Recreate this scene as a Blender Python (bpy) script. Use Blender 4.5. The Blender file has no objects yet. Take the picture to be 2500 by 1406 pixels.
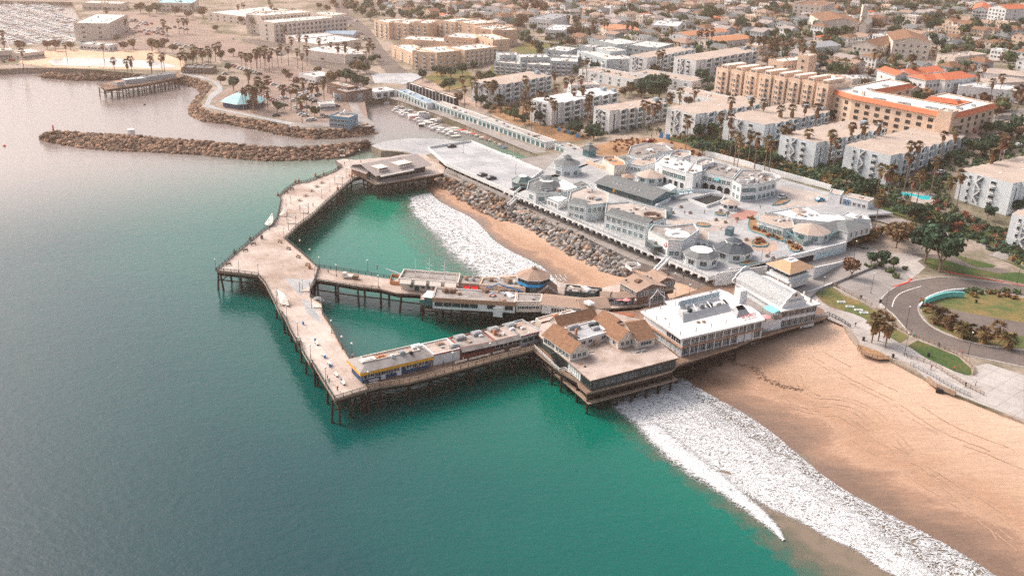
import bpy,bmesh,math,random
import numpy as np
from mathutils import Vector,Matrix,noise
from mathutils.geometry import delaunay_2d_cdt
rnd = random.Random(7)
SC = bpy.context.scene
COL = SC.collection
# ---------------------------------------------------------------- camera
FPX,CX,CY,CAMH = 2350.0,1250.0,703.0,120.0
_up = np.array([196.0,5767.0,FPX]); _up /= np.linalg.norm(_up)
_f = np.array([0,0,-1.0]); _y = _f - _up * _f.dot(_up); _y /= np.linalg.norm(_y)
_x = np.cross(_y,_up)
RC = np.array([_x,_y,_up])
cam_d = bpy.data.cameras.new('camera'); cam = bpy.data.objects.new('camera',cam_d); COL.objects.link(cam)
m3 = Matrix([list(RC[0]),list(RC[1]),list(RC[2])]).to_4x4(); m3.translation = (0,0,CAMH)
cam.matrix_world = m3
cam_d.sensor_width = 36.0; cam_d.lens = 36.0 * FPX / 2500.0; cam_d.clip_start = 1.0; cam_d.clip_end = 12000.0
SC.camera = cam
# ---------------------------------------------------------------- light
SUN_EL,SUN_AZ = math.radians(44),math.radians(-60)      # azimuth from +Y towards +X
world = bpy.data.worlds.new('World'); SC.world = world; world.use_nodes = True
wn = world.node_tree.nodes; wl = world.node_tree.links
sky = wn.new('ShaderNodeTexSky'); sky.sky_type = 'NISHITA'; sky.sun_disc = False
sky.sun_elevation = SUN_EL; sky.sun_rotation = SUN_AZ; sky.altitude = 0; sky.air_density = 1.0; sky.dust_density = 6.0; sky.ozone_density = 0.6
bg = wn['Background']; hsv = wn.new('ShaderNodeHueSaturation'); hsv.inputs['Saturation'].default_value = .55; wl.new(sky.outputs[0],hsv.inputs['Color']); wl.new(hsv.outputs[0],bg.inputs[0]); bg.inputs[1].default_value = 0.14
sun_d = bpy.data.lights.new('sun','SUN'); sun_d.energy = 1.2; sun_d.angle = math.radians(16); sun_d.color = (1.0,0.84,0.72)
sun = bpy.data.objects.new('sun',sun_d); COL.objects.link(sun)
sdir = Vector((math.sin(SUN_AZ) * math.cos(SUN_EL),math.cos(SUN_AZ) * math.cos(SUN_EL),math.sin(SUN_EL)))
sun.rotation_euler = sdir.to_track_quat('Z','Y').to_euler(); sun.location = sdir * 2000
SC.view_settings.view_transform = 'Standard'; SC.view_settings.look = 'None'
SC.view_settings.exposure = 0.84; SC.view_settings.gamma = 1.0; SC.view_settings.use_curve_mapping = False
SC.cycles.max_bounces = 6; SC.cycles.diffuse_bounces = 2; SC.cycles.glossy_bounces = 2; SC.cycles.transparent_max_bounces = 8
SC.cycles.volume_bounces = 0; SC.cycles.use_denoising = False
HAZE_D = 0.00024
def haze():
 m = bpy.data.materials.new('haze'); m.use_nodes = True; nt = m.node_tree; nt.nodes.remove(nt.nodes['Principled BSDF'])
 v = nt.nodes.new('ShaderNodeVolumePrincipled'); v.inputs['Density'].default_value = HAZE_D; v.inputs['Color'].default_value = (1.0,.71,.58,1); v.inputs['Anisotropy'].default_value = .60
 nt.links.new(v.outputs[0],nt.nodes['Material Output'].inputs['Volume'])
 x0,x1,y0,y1,z0,z1 = -1560,1560,-330,2760,-4.0,128.0
 me = bpy.data.meshes.new('haze'); me.from_pydata([(x,y,z) for z in (z0,z1) for y in (y0,y1) for x in (x0,x1)],[],[(0,2,3,1),(4,5,7,6),(0,1,5,4),(2,6,7,3),(0,4,6,2),(1,3,7,5)])
 me.materials.append(m); o = bpy.data.objects.new('haze',me); COL.objects.link(o); o['kind'] = 'stuff'; o['label'] = 'thin warm haze over the coast'
haze()
# ---------------------------------------------------------------- pixel -> place
ZF = {'A': (0,0,3.516),'B': (600,0,3.516),'C': (1200,0,3.516),'D': (1800,0,3.514),'E': (500,340,3.516),'F': (1040,340,3.516),
 'G': (1600,340,3.516),'H': (1900,540,3.057),'I': (500,620,3.516),'J': (1000,620,3.516),'K': (1400,620,3.516),'L': (1400,900,2.273),
 'M': (2020,180,5.021),'N': (2040,300,5.021),'O': (1620,60,5.021),'P': (1420,200,5.021),'Q': (1290,730,5.858),'R': (1540,650,5.0),'S': (960,630,4.63),'T': (1420,600,7.81),'U': (840,330,8.929),'': (0,0,1.0)}
def zc(k,pts):
 ox,oy,s = ZF[k]
 return [(ox + x / s,oy + y / s) for x,y in pts]
def W(px,py,z=0.0):
 d = RC @ np.array([px - CX,CY - py,-FPX]); t = (z - CAMH) / d[2]
 return Vector((d[0] * t,d[1] * t,z))
def Wl(pts,z=0.0,k=''):
 return [W(x,y,z) for x,y in zc(k,pts)]
def proj(p):
 d = np.array([p[0],p[1],p[2] - CAMH]) @ RC
 return (CX + FPX * d[0] / -d[2],CY - FPX * d[1] / -d[2])
E1 = Vector((0.588,-0.809)); N1 = Vector((0.809,0.588)); O1 = Vector((57.0,294.0))
def uv_of(x,y):
 dx,dy = x - O1.x,y - O1.y
 return dx * N1.x + dy * N1.y,dx * E1.x + dy * E1.y
def UV(u,v,z=0.0):
 return Vector((O1.x + N1.x * u + E1.x * v,O1.y + N1.y * u + E1.y * v,z))
def pwl(x,xs,ys):
 if x <= xs[0]: return ys[0]
 for i in range(1,len(xs)):
  if x <= xs[i]:
   return ys[i - 1] + (ys[i] - ys[i - 1]) * (x - xs[i - 1]) / (xs[i] - xs[i - 1])
 return ys[-1]
BASE = 3.5; SB = 5.6; WZ = 6.4; MZ = 10.0
def hgt(x,y):
 u,v = uv_of(x,y); v0 = v; u -= pwl(v,(-165,-150,-30,20,60),(20,0,0,45,62))
 h = pwl(u,(60,74,96,128,150,205,450,900,1500),(0,1.6,3.2,4.8,7.2,13,22,31,38))
 return pwl(v0,(-155,-145),(BASE,SB)) + h * pwl(v,(-650,-420,-300),(0.35,0.6,1.0))
def G(px,py):
 z = 6.0
 for _ in range(14):
  p = W(px,py,z); z2 = hgt(p.x,p.y); z = z + (z2 - z) * 0.7
 p = W(px,py,z); p.z = hgt(p.x,p.y); return p
def Gl(pts,k=''):
 return [G(x,y) for x,y in zc(k,pts)]
# ---------------------------------------------------------------- materials
def mat(name,col,rough=0.8,var=0.12,scale=0.3,bump=0.0,rv=0.0,spec=0.3,streak=None,metal=0.0):
 m = bpy.data.materials.new(name); m.use_nodes = True; nt = m.node_tree; N = nt.nodes; Lk = nt.links
 b = N['Principled BSDF']; b.inputs['Roughness'].default_value = rough; b.inputs['Specular IOR Level'].default_value = spec
 b.inputs['Metallic'].default_value = metal
 geo = N.new('ShaderNodeNewGeometry')
 no = N.new('ShaderNodeTexNoise'); no.inputs['Scale'].default_value = scale; no.inputs['Detail'].default_value = 6; no.inputs['Roughness'].default_value = 0.65
 mp = N.new('ShaderNodeMapping'); Lk.new(geo.outputs['Position'],mp.inputs[0]); Lk.new(mp.outputs[0],no.inputs[0])
 if streak: mp.inputs['Scale'].default_value = streak
 rp = N.new('ShaderNodeMapRange'); rp.inputs[1].default_value = 0.3; rp.inputs[2].default_value = 0.7
 rp.inputs[3].default_value = 1 - var; rp.inputs[4].default_value = 1 + var
 Lk.new(no.outputs[0],rp.inputs[0])
 mul = N.new('ShaderNodeVectorMath'); mul.operation = 'SCALE'; mul.inputs[0].default_value = col
 last = rp.outputs[0]
 if rv:
  oi = N.new('ShaderNodeObjectInfo'); r2 = N.new('ShaderNodeMapRange'); r2.inputs[3].default_value = 1 - rv; r2.inputs[4].default_value = 1 + rv
  Lk.new(oi.outputs['Random'],r2.inputs[0]); mm = N.new('ShaderNodeMath'); mm.operation = 'MULTIPLY'
  Lk.new(last,mm.inputs[0]); Lk.new(r2.outputs[0],mm.inputs[1]); last = mm.outputs[0]
 Lk.new(last,mul.inputs['Scale']); Lk.new(mul.outputs[0],b.inputs['Base Color'])
 if bump:
  bp = N.new('ShaderNodeBump'); bp.inputs['Strength'].default_value = bump; bp.inputs['Distance'].default_value = 0.2
  n2 = N.new('ShaderNodeTexNoise'); n2.inputs['Scale'].default_value = scale * 6; n2.inputs['Detail'].default_value = 4
  Lk.new(mp.outputs[0],n2.inputs[0]); Lk.new(n2.outputs[0],bp.inputs['Height']); Lk.new(bp.outputs[0],b.inputs['Normal'])
 m['base'] = 1
 return m
def two_tone(name,c1,c2,scale,lo=0.42,hi=0.58,rough=0.9,var=0.1,detail=8,streak=None,bump=0.0,joint=None):
 m = bpy.data.materials.new(name); m.use_nodes = True; nt = m.node_tree; N = nt.nodes; Lk = nt.links
 b = N['Principled BSDF']; b.inputs['Roughness'].default_value = rough; b.inputs['Specular IOR Level'].default_value = 0.2
 geo = N.new('ShaderNodeNewGeometry'); mp = N.new('ShaderNodeMapping'); Lk.new(geo.outputs['Position'],mp.inputs[0])
 if streak: mp.inputs['Scale'].default_value = streak[:3]; mp.inputs['Rotation'].default_value[2] = streak[3] if len(streak) > 3 else 0
 no = N.new('ShaderNodeTexNoise'); no.inputs['Scale'].default_value = scale; no.inputs['Detail'].default_value = detail; no.inputs['Roughness'].default_value = 0.62
 Lk.new(mp.outputs[0],no.inputs[0])
 r = N.new('ShaderNodeMapRange'); r.inputs[1].default_value = lo; r.inputs[2].default_value = hi; Lk.new(no.outputs[0],r.inputs[0])
 mx = N.new('ShaderNodeMix'); mx.data_type = 'RGBA'; mx.inputs[6].default_value = (*c1,1); mx.inputs[7].default_value = (*c2,1)
 Lk.new(r.outputs[0],mx.inputs[0])
 n2 = N.new('ShaderNodeTexNoise'); n2.inputs['Scale'].default_value = scale * 14; n2.inputs['Detail'].default_value = 3; Lk.new(geo.outputs['Position'],n2.inputs[0])
 r2 = N.new('ShaderNodeMapRange'); r2.inputs[1].default_value = 0.3; r2.inputs[2].default_value = 0.7; r2.inputs[3].default_value = 1 - var; r2.inputs[4].default_value = 1 + var
 Lk.new(n2.outputs[0],r2.inputs[0]); mul = N.new('ShaderNodeVectorMath'); mul.operation = 'SCALE'
 Lk.new(mx.outputs[2],mul.inputs[0]); Lk.new(r2.outputs[0],mul.inputs['Scale']); Lk.new(mul.outputs[0],b.inputs['Base Color'])
 if joint:
  jm = N.new('ShaderNodeMapping'); jm.inputs['Rotation'].default_value[2] = math.radians(joint[3]); Lk.new(geo.outputs['Position'],jm.inputs[0]); bt = N.new('ShaderNodeTexBrick'); Lk.new(jm.outputs[0],bt.inputs[0]); bt.offset = joint[4]
  bt.inputs['Color1'].default_value = (1,1,1,1); bt.inputs['Color2'].default_value = (.90,.90,.90,1); bt.inputs['Mortar'].default_value = (joint[5],joint[5],joint[5],1) if len(joint) > 5 else (.68,.66,.65,1); bt.inputs['Scale'].default_value = 1.0; bt.inputs['Brick Width'].default_value = joint[0]; bt.inputs['Row Height'].default_value = joint[1]; bt.inputs['Mortar Size'].default_value = joint[2]
  jx = N.new('ShaderNodeVectorMath'); jx.operation = 'MULTIPLY'; Lk.new(mul.outputs[0],jx.inputs[0]); Lk.new(bt.outputs['Color'],jx.inputs[1]); Lk.new(jx.outputs[0],b.inputs['Base Color'])
 if bump:
  bp = N.new('ShaderNodeBump'); bp.inputs['Strength'].default_value = bump; bp.inputs['Distance'].default_value = 0.3
  Lk.new(n2.outputs[0],bp.inputs['Height']); Lk.new(bp.outputs[0],b.inputs['Normal'])
 return m
M = {}
M['white'] = mat('white_paint',(.74,.74,.73),.6,.06,.25,rv=.04)
M['whiteroof'] = mat('white_roofing',(.70,.68,.66),.75,.14,.18)
M['cool'] = mat('pale_grey_blue_paint',(.66,.70,.72),.6,.06,.25,rv=.03)
M['mallwall'] = mat('pale_grey_siding',(.60,.64,.64),.7,.07,.3,rv=.05)
M['malltrim'] = mat('grey_teal_trim',(.13,.22,.24),.5,.1,.5)
M['cream'] = mat('cream_stucco',(.70,.61,.53),.8,.08,.2,rv=.06)
M['peach'] = mat('peach_stucco',(.72,.53,.40),.8,.07,.2,rv=.03)
M['buff'] = mat('buff_stucco',(.70,.50,.36),.8,.07,.2,rv=.03)
M['greywall'] = mat('blue_grey_siding',(.40,.45,.47),.7,.08,.3,rv=.08)
M['brownwall'] = mat('brown_timber_wall',(.22,.14,.10),.8,.15,.4)
M['redwall'] = mat('brick_red_wall',(.36,.12,.09),.8,.15,.4)
M['pinkroof'] = mat('pinkish_gravel_roofing',(.46,.37,.31),.9,.14,.12,bump=.3)
M['tanroof'] = mat('tan_shingle_roofing',(.36,.25,.19),.9,.12,.5,bump=.3)
M['brownroof'] = mat('brown_shingle_roofing',(.25,.135,.08),.9,.25,.9,bump=.4)
M['greyroof'] = mat('grey_shingle_roofing',(.17,.18,.18),.9,.2,.8,bump=.3,rv=.12)
M['dirtyroof'] = two_tone('weathered_grey_roofing',(.36,.33,.31),(.20,.17,.15),.25,.4,.65)
M['pierroof'] = two_tone('weathered_pink_roofing',(.50,.41,.36),(.27,.20,.16),.16,.4,.68)
M['redroof'] = mat('terracotta_tile_roof',(.56,.16,.075),.8,.18,.6,rv=.1)
M['orange'] = mat('orange_tiles',(.50,.23,.12),.8,.15,.6)
M['tealroof'] = mat('light_turquoise_roof',(.30,.55,.58),.6,.08,.3)
M['teal'] = mat('teal_paint',(.09,.36,.38),.5,.1,.5)
M['blue'] = mat('blue_paint',(.04,.21,.46),.5,.12,.5)
M['navy'] = mat('navy_paint',(.03,.09,.18),.5,.12,.5)
M['yellow'] = mat('yellow_trim',(.85,.42,.05),.6,.06,.5)
M['red'] = mat('red_paint',(.62,.04,.03),.5,.1,.6)
M['pinkc'] = mat('pink_canvas',(.80,.33,.32),.7,.06,.6)
M['canvas'] = mat('cream_canvas',(.76,.68,.60),.8,.06,.6)
M['deckc'] = two_tone('pier_deck_concrete',(.62,.52,.46),(.34,.25,.20),.07,.38,.66,.85,.07,streak=(1,1,1),joint=(7.5,2.2,.10,60,.5,.82))
M['deckw'] = two_tone('pier_deck_planks',(.33,.22,.16),(.22,.14,.10),.15,.35,.65,.9,.15,joint=(6,.9,.07,33,.5))
M['conc'] = two_tone('concrete',(.50,.46,.43),(.38,.34,.31),.08,.4,.65,.85,.08,joint=(5,5,.10,50,0))
M['plaza'] = two_tone('pale_plaza_paving',(.47,.465,.46),(.34,.35,.36),.09,.36,.68,.85,.08,joint=(4.5,4.5,.10,54,0))
M['walk'] = two_tone('grey_walkway_concrete',(.36,.33,.31),(.28,.25,.23),.10,.4,.65,.9,.08,joint=(6,6,.09,54,0))
M['parkdeck'] = two_tone('pale_parking_deck',(.50,.50,.51),(.36,.37,.38),.08,.42,.62,.85,.05,joint=(9,9,.14,54,0))
M['asphalt'] = two_tone('worn_asphalt',(.19,.155,.135),(.13,.11,.10),.06,.35,.65,.9,.1)
M['lot'] = two_tone('dusty_parking_asphalt',(.36,.27,.22),(.27,.20,.17),.03,.35,.65,.9,.07,joint=(5.5,40,.14,20,.3))
M['line'] = mat('white_road_paint',(.7,.68,.64),.7,.1,.5)
M['redcurb'] = mat('red_kerb_paint',(.60,.07,.05),.7,.1,.5)
M['grass'] = two_tone('dry_lawn',(.10,.13,.045),(.26,.17,.07),.10,.40,.62,.95,.25)
M['lawn'] = two_tone('green_lawn',(.06,.10,.03),(.14,.12,.045),.12,.45,.70,.95,.25)
M['scrub'] = two_tone('dry_scrub_soil',(.38,.22,.12),(.22,.13,.07),.09,.4,.6,.95,.3)
M['ground'] = two_tone('dusty_town_ground',(.36,.29,.24),(.17,.15,.10),.035,.42,.58,.95,.2)
M['glass'] = mat('dark_window_glass',(.035,.05,.055),.12,.3,1.0,rv=.5,spec=.6)
M['glassg'] = mat('green_window_glass',(.06,.15,.15),.12,.3,1.0,rv=.5,spec=.6)
M['dark'] = mat('dark_opening',(.03,.03,.03),.8,.2,1.0)
M['pile'] = mat('dark_pier_timber',(.055,.040,.032),.85,.3,.6,streak=(1,1,.3))
M['timber'] = mat('weathered_timber',(.33,.24,.18),.85,.2,.6)
M['metal'] = mat('grey_metal',(.34,.35,.36),.5,.1,.5)
M['dmetal'] = mat('dark_green_metal',(.05,.07,.07),.5,.1,.5)
def rockmat(name,c1,c2):
 m = bpy.data.materials.new(name); m.use_nodes = True; nt = m.node_tree; N = nt.nodes; Lk = nt.links; b = N['Principled BSDF']; b.inputs['Roughness'].default_value = .92
 geo = N.new('ShaderNodeNewGeometry'); oi = N.new('ShaderNodeObjectInfo'); ad = N.new('ShaderNodeMath'); ad.operation = 'ADD'; Lk.new(geo.outputs['Random Per Island'],ad.inputs[0]); Lk.new(oi.outputs['Random'],ad.inputs[1])
 fr = N.new('ShaderNodeMath'); fr.operation = 'FRACT'; Lk.new(ad.outputs[0],fr.inputs[0]); cr = N.new('ShaderNodeValToRGB'); e = cr.color_ramp.elements; e[0].color = (c1[0] * .35,c1[1] * .35,c1[2] * .35,1); e[1].color = (*c2,1); x = e.new(.5); x.color = (*c1,1); Lk.new(fr.outputs[0],cr.inputs[0])
 no = N.new('ShaderNodeTexNoise'); no.inputs['Scale'].default_value = 1.2; no.inputs['Detail'].default_value = 5; Lk.new(geo.outputs['Position'],no.inputs[0]); mr = N.new('ShaderNodeMapRange'); mr.inputs[3].default_value = .55; mr.inputs[4].default_value = 1.4; Lk.new(no.outputs[0],mr.inputs[0])
 s = N.new('ShaderNodeVectorMath'); s.operation = 'SCALE'; Lk.new(cr.outputs[0],s.inputs[0]); Lk.new(mr.outputs[0],s.inputs['Scale']); Lk.new(s.outputs[0],b.inputs['Base Color']); return m
M['rock'] = rockmat('brown_riprap_rock',(.19,.125,.085),(.46,.27,.17)); M['rockg'] = rockmat('grey_riprap_rock',(.24,.23,.22),(.50,.43,.38))
M['globe'] = mat('white_lamp_globe',(.85,.83,.78),.3,.02,.5)
M['trunk'] = mat('palm_trunk_bark',(.27,.19,.14),.95,.2,.8)
M['skin'] = mat('skin',(.50,.30,.22),.6,.05,1)
M['cloth'] = mat('dark_clothing',(.06,.06,.07),.8,.1,1,rv=.5)
M['clothr'] = mat('red_clothing',(.55,.06,.05),.8,.1,1)
M['clotht'] = mat('turquoise_clothing',(.05,.38,.38),.8,.1,1)
M['clothw'] = mat('white_clothing',(.7,.7,.68),.8,.1,1)
M['hair'] = mat('dark_hair',(.03,.02,.015),.7,.1,1)
M['hull'] = mat('white_gelcoat',(.78,.75,.72),.3,.04,.5,rv=.08)
M['hulld'] = mat('dark_hull_paint',(.05,.05,.07),.3,.04,.5)
M['bluec'] = mat('blue_boat_canvas',(.06,.22,.45),.7,.05,.5)
M['pool'] = mat('turquoise_pool_water',(.03,.52,.56),.1,.08,.5)
M['brick'] = mat('red_brick_paving',(.40,.21,.17),.85,.15,.5)
M['brownstone'] = mat('brown_fascia',(.42,.25,.17),.7,.1,.5)
M['carw'] = mat('white_car_paint',(.72,.72,.72),.25,.02,1)
M['carb'] = mat('light_blue_car_paint',(.10,.35,.55),.25,.02,1)
M['card'] = mat('dark_car_paint',(.05,.05,.06),.25,.02,1)
M['carg'] = mat('silver_car_paint',(.38,.38,.39),.25,.02,1)
M['carr'] = mat('red_car_paint',(.45,.05,.04),.25,.02,1)
M['tyre'] = mat('tyre_rubber',(.02,.02,.02),.9,.02,1)
M['signblue'] = mat('faded_blue_sign_paint',(.30,.48,.56),.7,.1,1)
M['tealc'] = mat('turquoise_canvas',(.25,.62,.62),.7,.05,1)
M['silver'] = mat('silver_shingles',(.42,.43,.43),.6,.25,1.6,bump=.5)
M['redb'] = mat('bright_red_canvas',(.85,.02,.03),.7,.05,1)
M['bluebright'] = mat('bright_blue_paint',(.03,.30,.62),.6,.06,.6)
M['pinkw'] = mat('pale_pink_canvas',(.85,.60,.60),.7,.05,1)
M['rust'] = mat('rusty_brown_steel',(.34,.12,.06),.8,.2,.8)
M['greyflat'] = mat('warm_grey_shingles',(.36,.31,.29),.9,.08,.6,bump=.3)
M['plaza2'] = two_tone('cream_paving',(.52,.45,.40),(.40,.35,.32),.09,joint=(3.5,3.5,.08,30,0))
M['glassroof'] = mat('dark_green_glass_roof',(.07,.12,.12),.2,.2,1.2)
M['darkshingle'] = mat('blue_black_shingles',(.09,.105,.12),.85,.2,.9,bump=.3)
M['orangedeck'] = mat('orange_timber_deck',(.50,.26,.14),.8,.1,.8)
M['glassscreen'] = mat('grey_green_screen',(.24,.30,.28),.3,.1,1)
M['tealtrim'] = mat('muted_teal_paint',(.16,.34,.37),.6,.1,1)
M['tanor'] = mat('orange_tan_shingles',(.52,.33,.20),.85,.12,.7,bump=.3)
M['mural'] = two_tone('pale_blue_mural',(.42,.58,.62),(.62,.70,.72),.35,.4,.6)
M['greyblue'] = mat('blue_grey_metal_cladding',(.36,.44,.50),.6,.06,.5)
M['blueroof'] = mat('blue_grey_roof',(.28,.38,.47),.6,.1,.4)
M['tealfascia'] = mat('pale_teal_fascia',(.34,.48,.46),.6,.06,.6)
M['bluewall'] = mat('faded_blue_wall',(.16,.33,.45),.7,.08,.5)
M['asphaltf'] = two_tone('pale_worn_street',(.30,.27,.25),(.22,.20,.18),.05)
M['tealp'] = mat('turquoise_wall_paint',(.16,.55,.50),.7,.15,.6)
M['lagoonw'] = mat('pale_lagoon_water',(.52,.52,.50),.15,.2,.05)
M['damps'] = mat('turned_damp_sand',(.41,.27,.185),.95,.15,.8)
M['stairgrey'] = mat('shaded_stairwell_wall',(.20,.23,.25),.8,.1,1)
def leafmat(name,c,v=.5):
 m = bpy.data.materials.new(name); m.use_nodes = True; nt = m.node_tree; N = nt.nodes; Lk = nt.links
 b = N['Principled BSDF']; b.inputs['Roughness'].default_value = .75; b.inputs['Specular IOR Level'].default_value = .25
 geo = N.new('ShaderNodeNewGeometry'); oi = N.new('ShaderNodeObjectInfo')
 r1 = N.new('ShaderNodeMapRange'); r1.inputs[3].default_value = 1 - v; r1.inputs[4].default_value = 1 + v; Lk.new(geo.outputs['Random Per Island'],r1.inputs[0])
 hs = N.new('ShaderNodeHueSaturation'); r2 = N.new('ShaderNodeMapRange'); r2.inputs[3].default_value = .465; r2.inputs[4].default_value = .525
 Lk.new(oi.outputs['Random'],r2.inputs[0]); Lk.new(r2.outputs[0],hs.inputs['Hue']); Lk.new(r1.outputs[0],hs.inputs['Value'])
 hs.inputs['Color'].default_value = (*c,1); Lk.new(hs.outputs[0],b.inputs['Base Color'])
 return m
M['leafd'] = leafmat('dark_green_foliage',(.045,.085,.045))
M['leafm'] = leafmat('olive_foliage',(.085,.115,.048))
M['leafb'] = leafmat('brown_green_foliage',(.17,.115,.055))
M['palmg'] = leafmat('palm_frond_green',(.16,.11,.05))
M['palmb'] = leafmat('dead_palm_skirt',(.30,.165,.085),.35)
M['bushr'] = leafmat('orange_brown_shrub',(.24,.13,.055),.45)
# ---------------------------------------------------------------- objects
WO = {}
def link(o): COL.objects.link(o); return o
def thing(name,label,cat,loc=(0,0,0),group=None,rz=0.0,kind=None):
 o = link(bpy.data.objects.new(name,None)); o.location = loc; o.rotation_euler = (0,0,rz); o.empty_display_size = .5
 if label: o['label'] = label
 if cat: o['category'] = cat
 if group: o['group'] = group
 if kind: o['kind'] = kind
 WO[o] = Vector(loc); return o
def tag(o,label,cat,group=None):
 o['label'] = label; o['category'] = cat
 if group: o['group'] = group
 return o
class MB:
 def __init__(s): s.v = []; s.f = []; s.m = []
 def face(s,pts,mi=0):
  n = len(s.v); s.v.extend([tuple(p) for p in pts]); s.f.append(tuple(range(n,n + len(pts)))); s.m.append(mi); return s
 def prism(s,pts,z0,z1,mi=0,mt=None,mb=None,bottom=False,cap=True):
  n = len(pts); k = len(s.v); a = 0
  for i in range(n):
   p,q = pts[i],pts[(i + 1) % n]; a += p[0] * q[1] - q[0] * p[1]
  if a < 0: pts = pts[::-1]
  zz0 = z0 if isinstance(z0,(list,tuple)) else [z0] * n
  s.v.extend([(p[0],p[1],zz0[i]) for i,p in enumerate(pts)]); s.v.extend([(p[0],p[1],z1) for p in pts])
  for i in range(n):
   j = (i + 1) % n; s.f.append((k + i,k + j,k + n + j,k + n + i)); s.m.append(mi)
  if cap: s.f.append(tuple(range(k + n,k + 2 * n))); s.m.append(mi if mt is None else mt)
  if bottom: s.f.append(tuple(range(k + n - 1,k - 1,-1))); s.m.append(mi if mb is None else mb)
  return s
 def ring(s,pts,t,z0,z1,mi=0):
  q = inset(pts,t); n = len(pts); p = ccw(pts)
  for i in range(n):
   j = (i + 1) % n; a,b,c,d = p[i],p[j],q[j],q[i]
   s.face([(a[0],a[1],z0),(b[0],b[1],z0),(b[0],b[1],z1),(a[0],a[1],z1)],mi)
   s.face([(a[0],a[1],z1),(b[0],b[1],z1),(c[0],c[1],z1),(d[0],d[1],z1)],mi)
   s.face([(c[0],c[1],z0),(d[0],d[1],z0),(d[0],d[1],z1),(c[0],c[1],z1)],mi)
  return s
 def box(s,c,d,ang=0.0,mi=0):
  ca,sa = math.cos(ang),math.sin(ang); hx,hy = d[0] / 2,d[1] / 2
  pts = [(c[0] + x * ca - y * sa,c[1] + x * sa + y * ca) for x,y in ((-hx,-hy),(hx,-hy),(hx,hy),(-hx,hy))]
  return s.prism(pts,c[2],c[2] + d[2],mi,bottom=True)
 def bar(s,p,q,w,h,mi=0):
  p,q = Vector(p),Vector(q); d = q - p
  if d.length < 1e-6: return s
  d.normalize(); up = Vector((0,0,1)) if abs(d.z) < .95 else Vector((1,0,0)); a = d.cross(up).normalized(); b = a.cross(d)
  a *= w / 2; b *= h / 2; k = len(s.v)
  for r in (p,q):
   for x,y in ((-1,-1),(1,-1),(1,1),(-1,1)): s.v.append(tuple(r + a * x + b * y))
  for i in range(4): j = (i + 1) % 4; s.f.append((k + i,k + j,k + 4 + j,k + 4 + i)); s.m.append(mi)
  s.f.append((k + 3,k + 2,k + 1,k)); s.f.append((k + 4,k + 5,k + 6,k + 7)); s.m += [mi,mi]; return s
 def tube(s,p,q,r0,r1,n=6,mi=0,cap=True):
  p,q = Vector(p),Vector(q); d = (q - p).normalized(); up = Vector((0,0,1)) if abs(d.z) < .95 else Vector((1,0,0))
  a = d.cross(up).normalized(); b = a.cross(d); k = len(s.v)
  for c,r in ((p,r0),(q,r1)):
   for i in range(n):
    t = 2 * math.pi * i / n; s.v.append(tuple(c + a * (r * math.cos(t)) + b * (r * math.sin(t))))
  for i in range(n): j = (i + 1) % n; s.f.append((k + i,k + j,k + n + j,k + n + i)); s.m.append(mi)
  if cap: s.f.append(tuple(range(k + n,k + 2 * n))); s.m.append(mi)
  return s
 def ball(s,c,r,mi=0,n=8,m=5,sz=1.0):
  k = len(s.v)
  for i in range(m + 1):
   t = math.pi * i / m
   for j in range(n):
    a = 2 * math.pi * j / n; s.v.append((c[0] + r * math.sin(t) * math.cos(a),c[1] + r * math.sin(t) * math.sin(a),c[2] + r * sz * math.cos(t)))
  for i in range(m):
   for j in range(n):
    j2 = (j + 1) % n; s.f.append((k + i * n + j,k + (i + 1) * n + j,k + (i + 1) * n + j2,k + i * n + j2)); s.m.append(mi)
  return s
 def mesh(s,name,mats,off=None):
  me = bpy.data.meshes.new(name)
  v = s.v if off is None else [(a - off[0],b - off[1],c - off[2]) for a,b,c in s.v]
  me.from_pydata(v,[],s.f);
  for m in (mats if isinstance(mats,(list,tuple)) else [mats]): me.materials.append(M[m] if isinstance(m,str) else m)
  if any(s.m): me.polygons.foreach_set('material_index',s.m)
  me.update(); return me
 def build(s,name,mats,parent=None,label=None,kind=None):
  if not s.v: return None
  off = WO.get(parent) if parent else None
  o = link(bpy.data.objects.new(name,s.mesh(name,mats,off)))
  if parent: o.parent = parent; WO[o] = WO[parent]
  if label: o['label'] = label
  if kind: o['kind'] = kind
  return o
def put(name,me,parent,loc,rz=0.0,sc=None,rot=None):
 """an object with a shared mesh; loc is a world place, the parent has no rotation"""
 o = link(bpy.data.objects.new(name,me)); base = WO.get(parent,Vector((0,0,0))) if parent else Vector((0,0,0))
 if parent: o.parent = parent
 o.location = (loc[0] - base[0],loc[1] - base[1],loc[2] - base[2]); o.rotation_euler = rot if rot else (0,0,rz)
 if sc: o.scale = sc
 return o
def area2(p): return sum(p[i][0] * p[(i + 1) % len(p)][1] - p[(i + 1) % len(p)][0] * p[i][1] for i in range(len(p)))
def ccw(p): return list(p) if area2(p) > 0 else list(p)[::-1]
def inset(pts,t):
 p = [Vector((q[0],q[1])) for q in ccw(pts)]; n = len(p); out = []
 for i in range(n):
  a,b,c = p[i - 1],p[i],p[(i + 1) % n]; d1 = (b - a).normalized(); d2 = (c - b).normalized()
  n1 = Vector((-d1.y,d1.x)); n2 = Vector((-d2.y,d2.x)); k = 1 + n1.dot(n2)
  out.append(b + (n1 + n2) * (t / max(k,.25)))
 return out
def rect(a,b,c,z,k=''):
 """true rectangle from three picture points at height z: edge a-b, depth towards c"""
 A,B,C = [Vector(q[:2]) for q in Wl([a,b,c],z,k)]; d = (B - A).normalized(); n = Vector((-d.y,d.x)); h = (C - B).dot(n)
 return [A,B,B + n * h,A + n * h]
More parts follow.
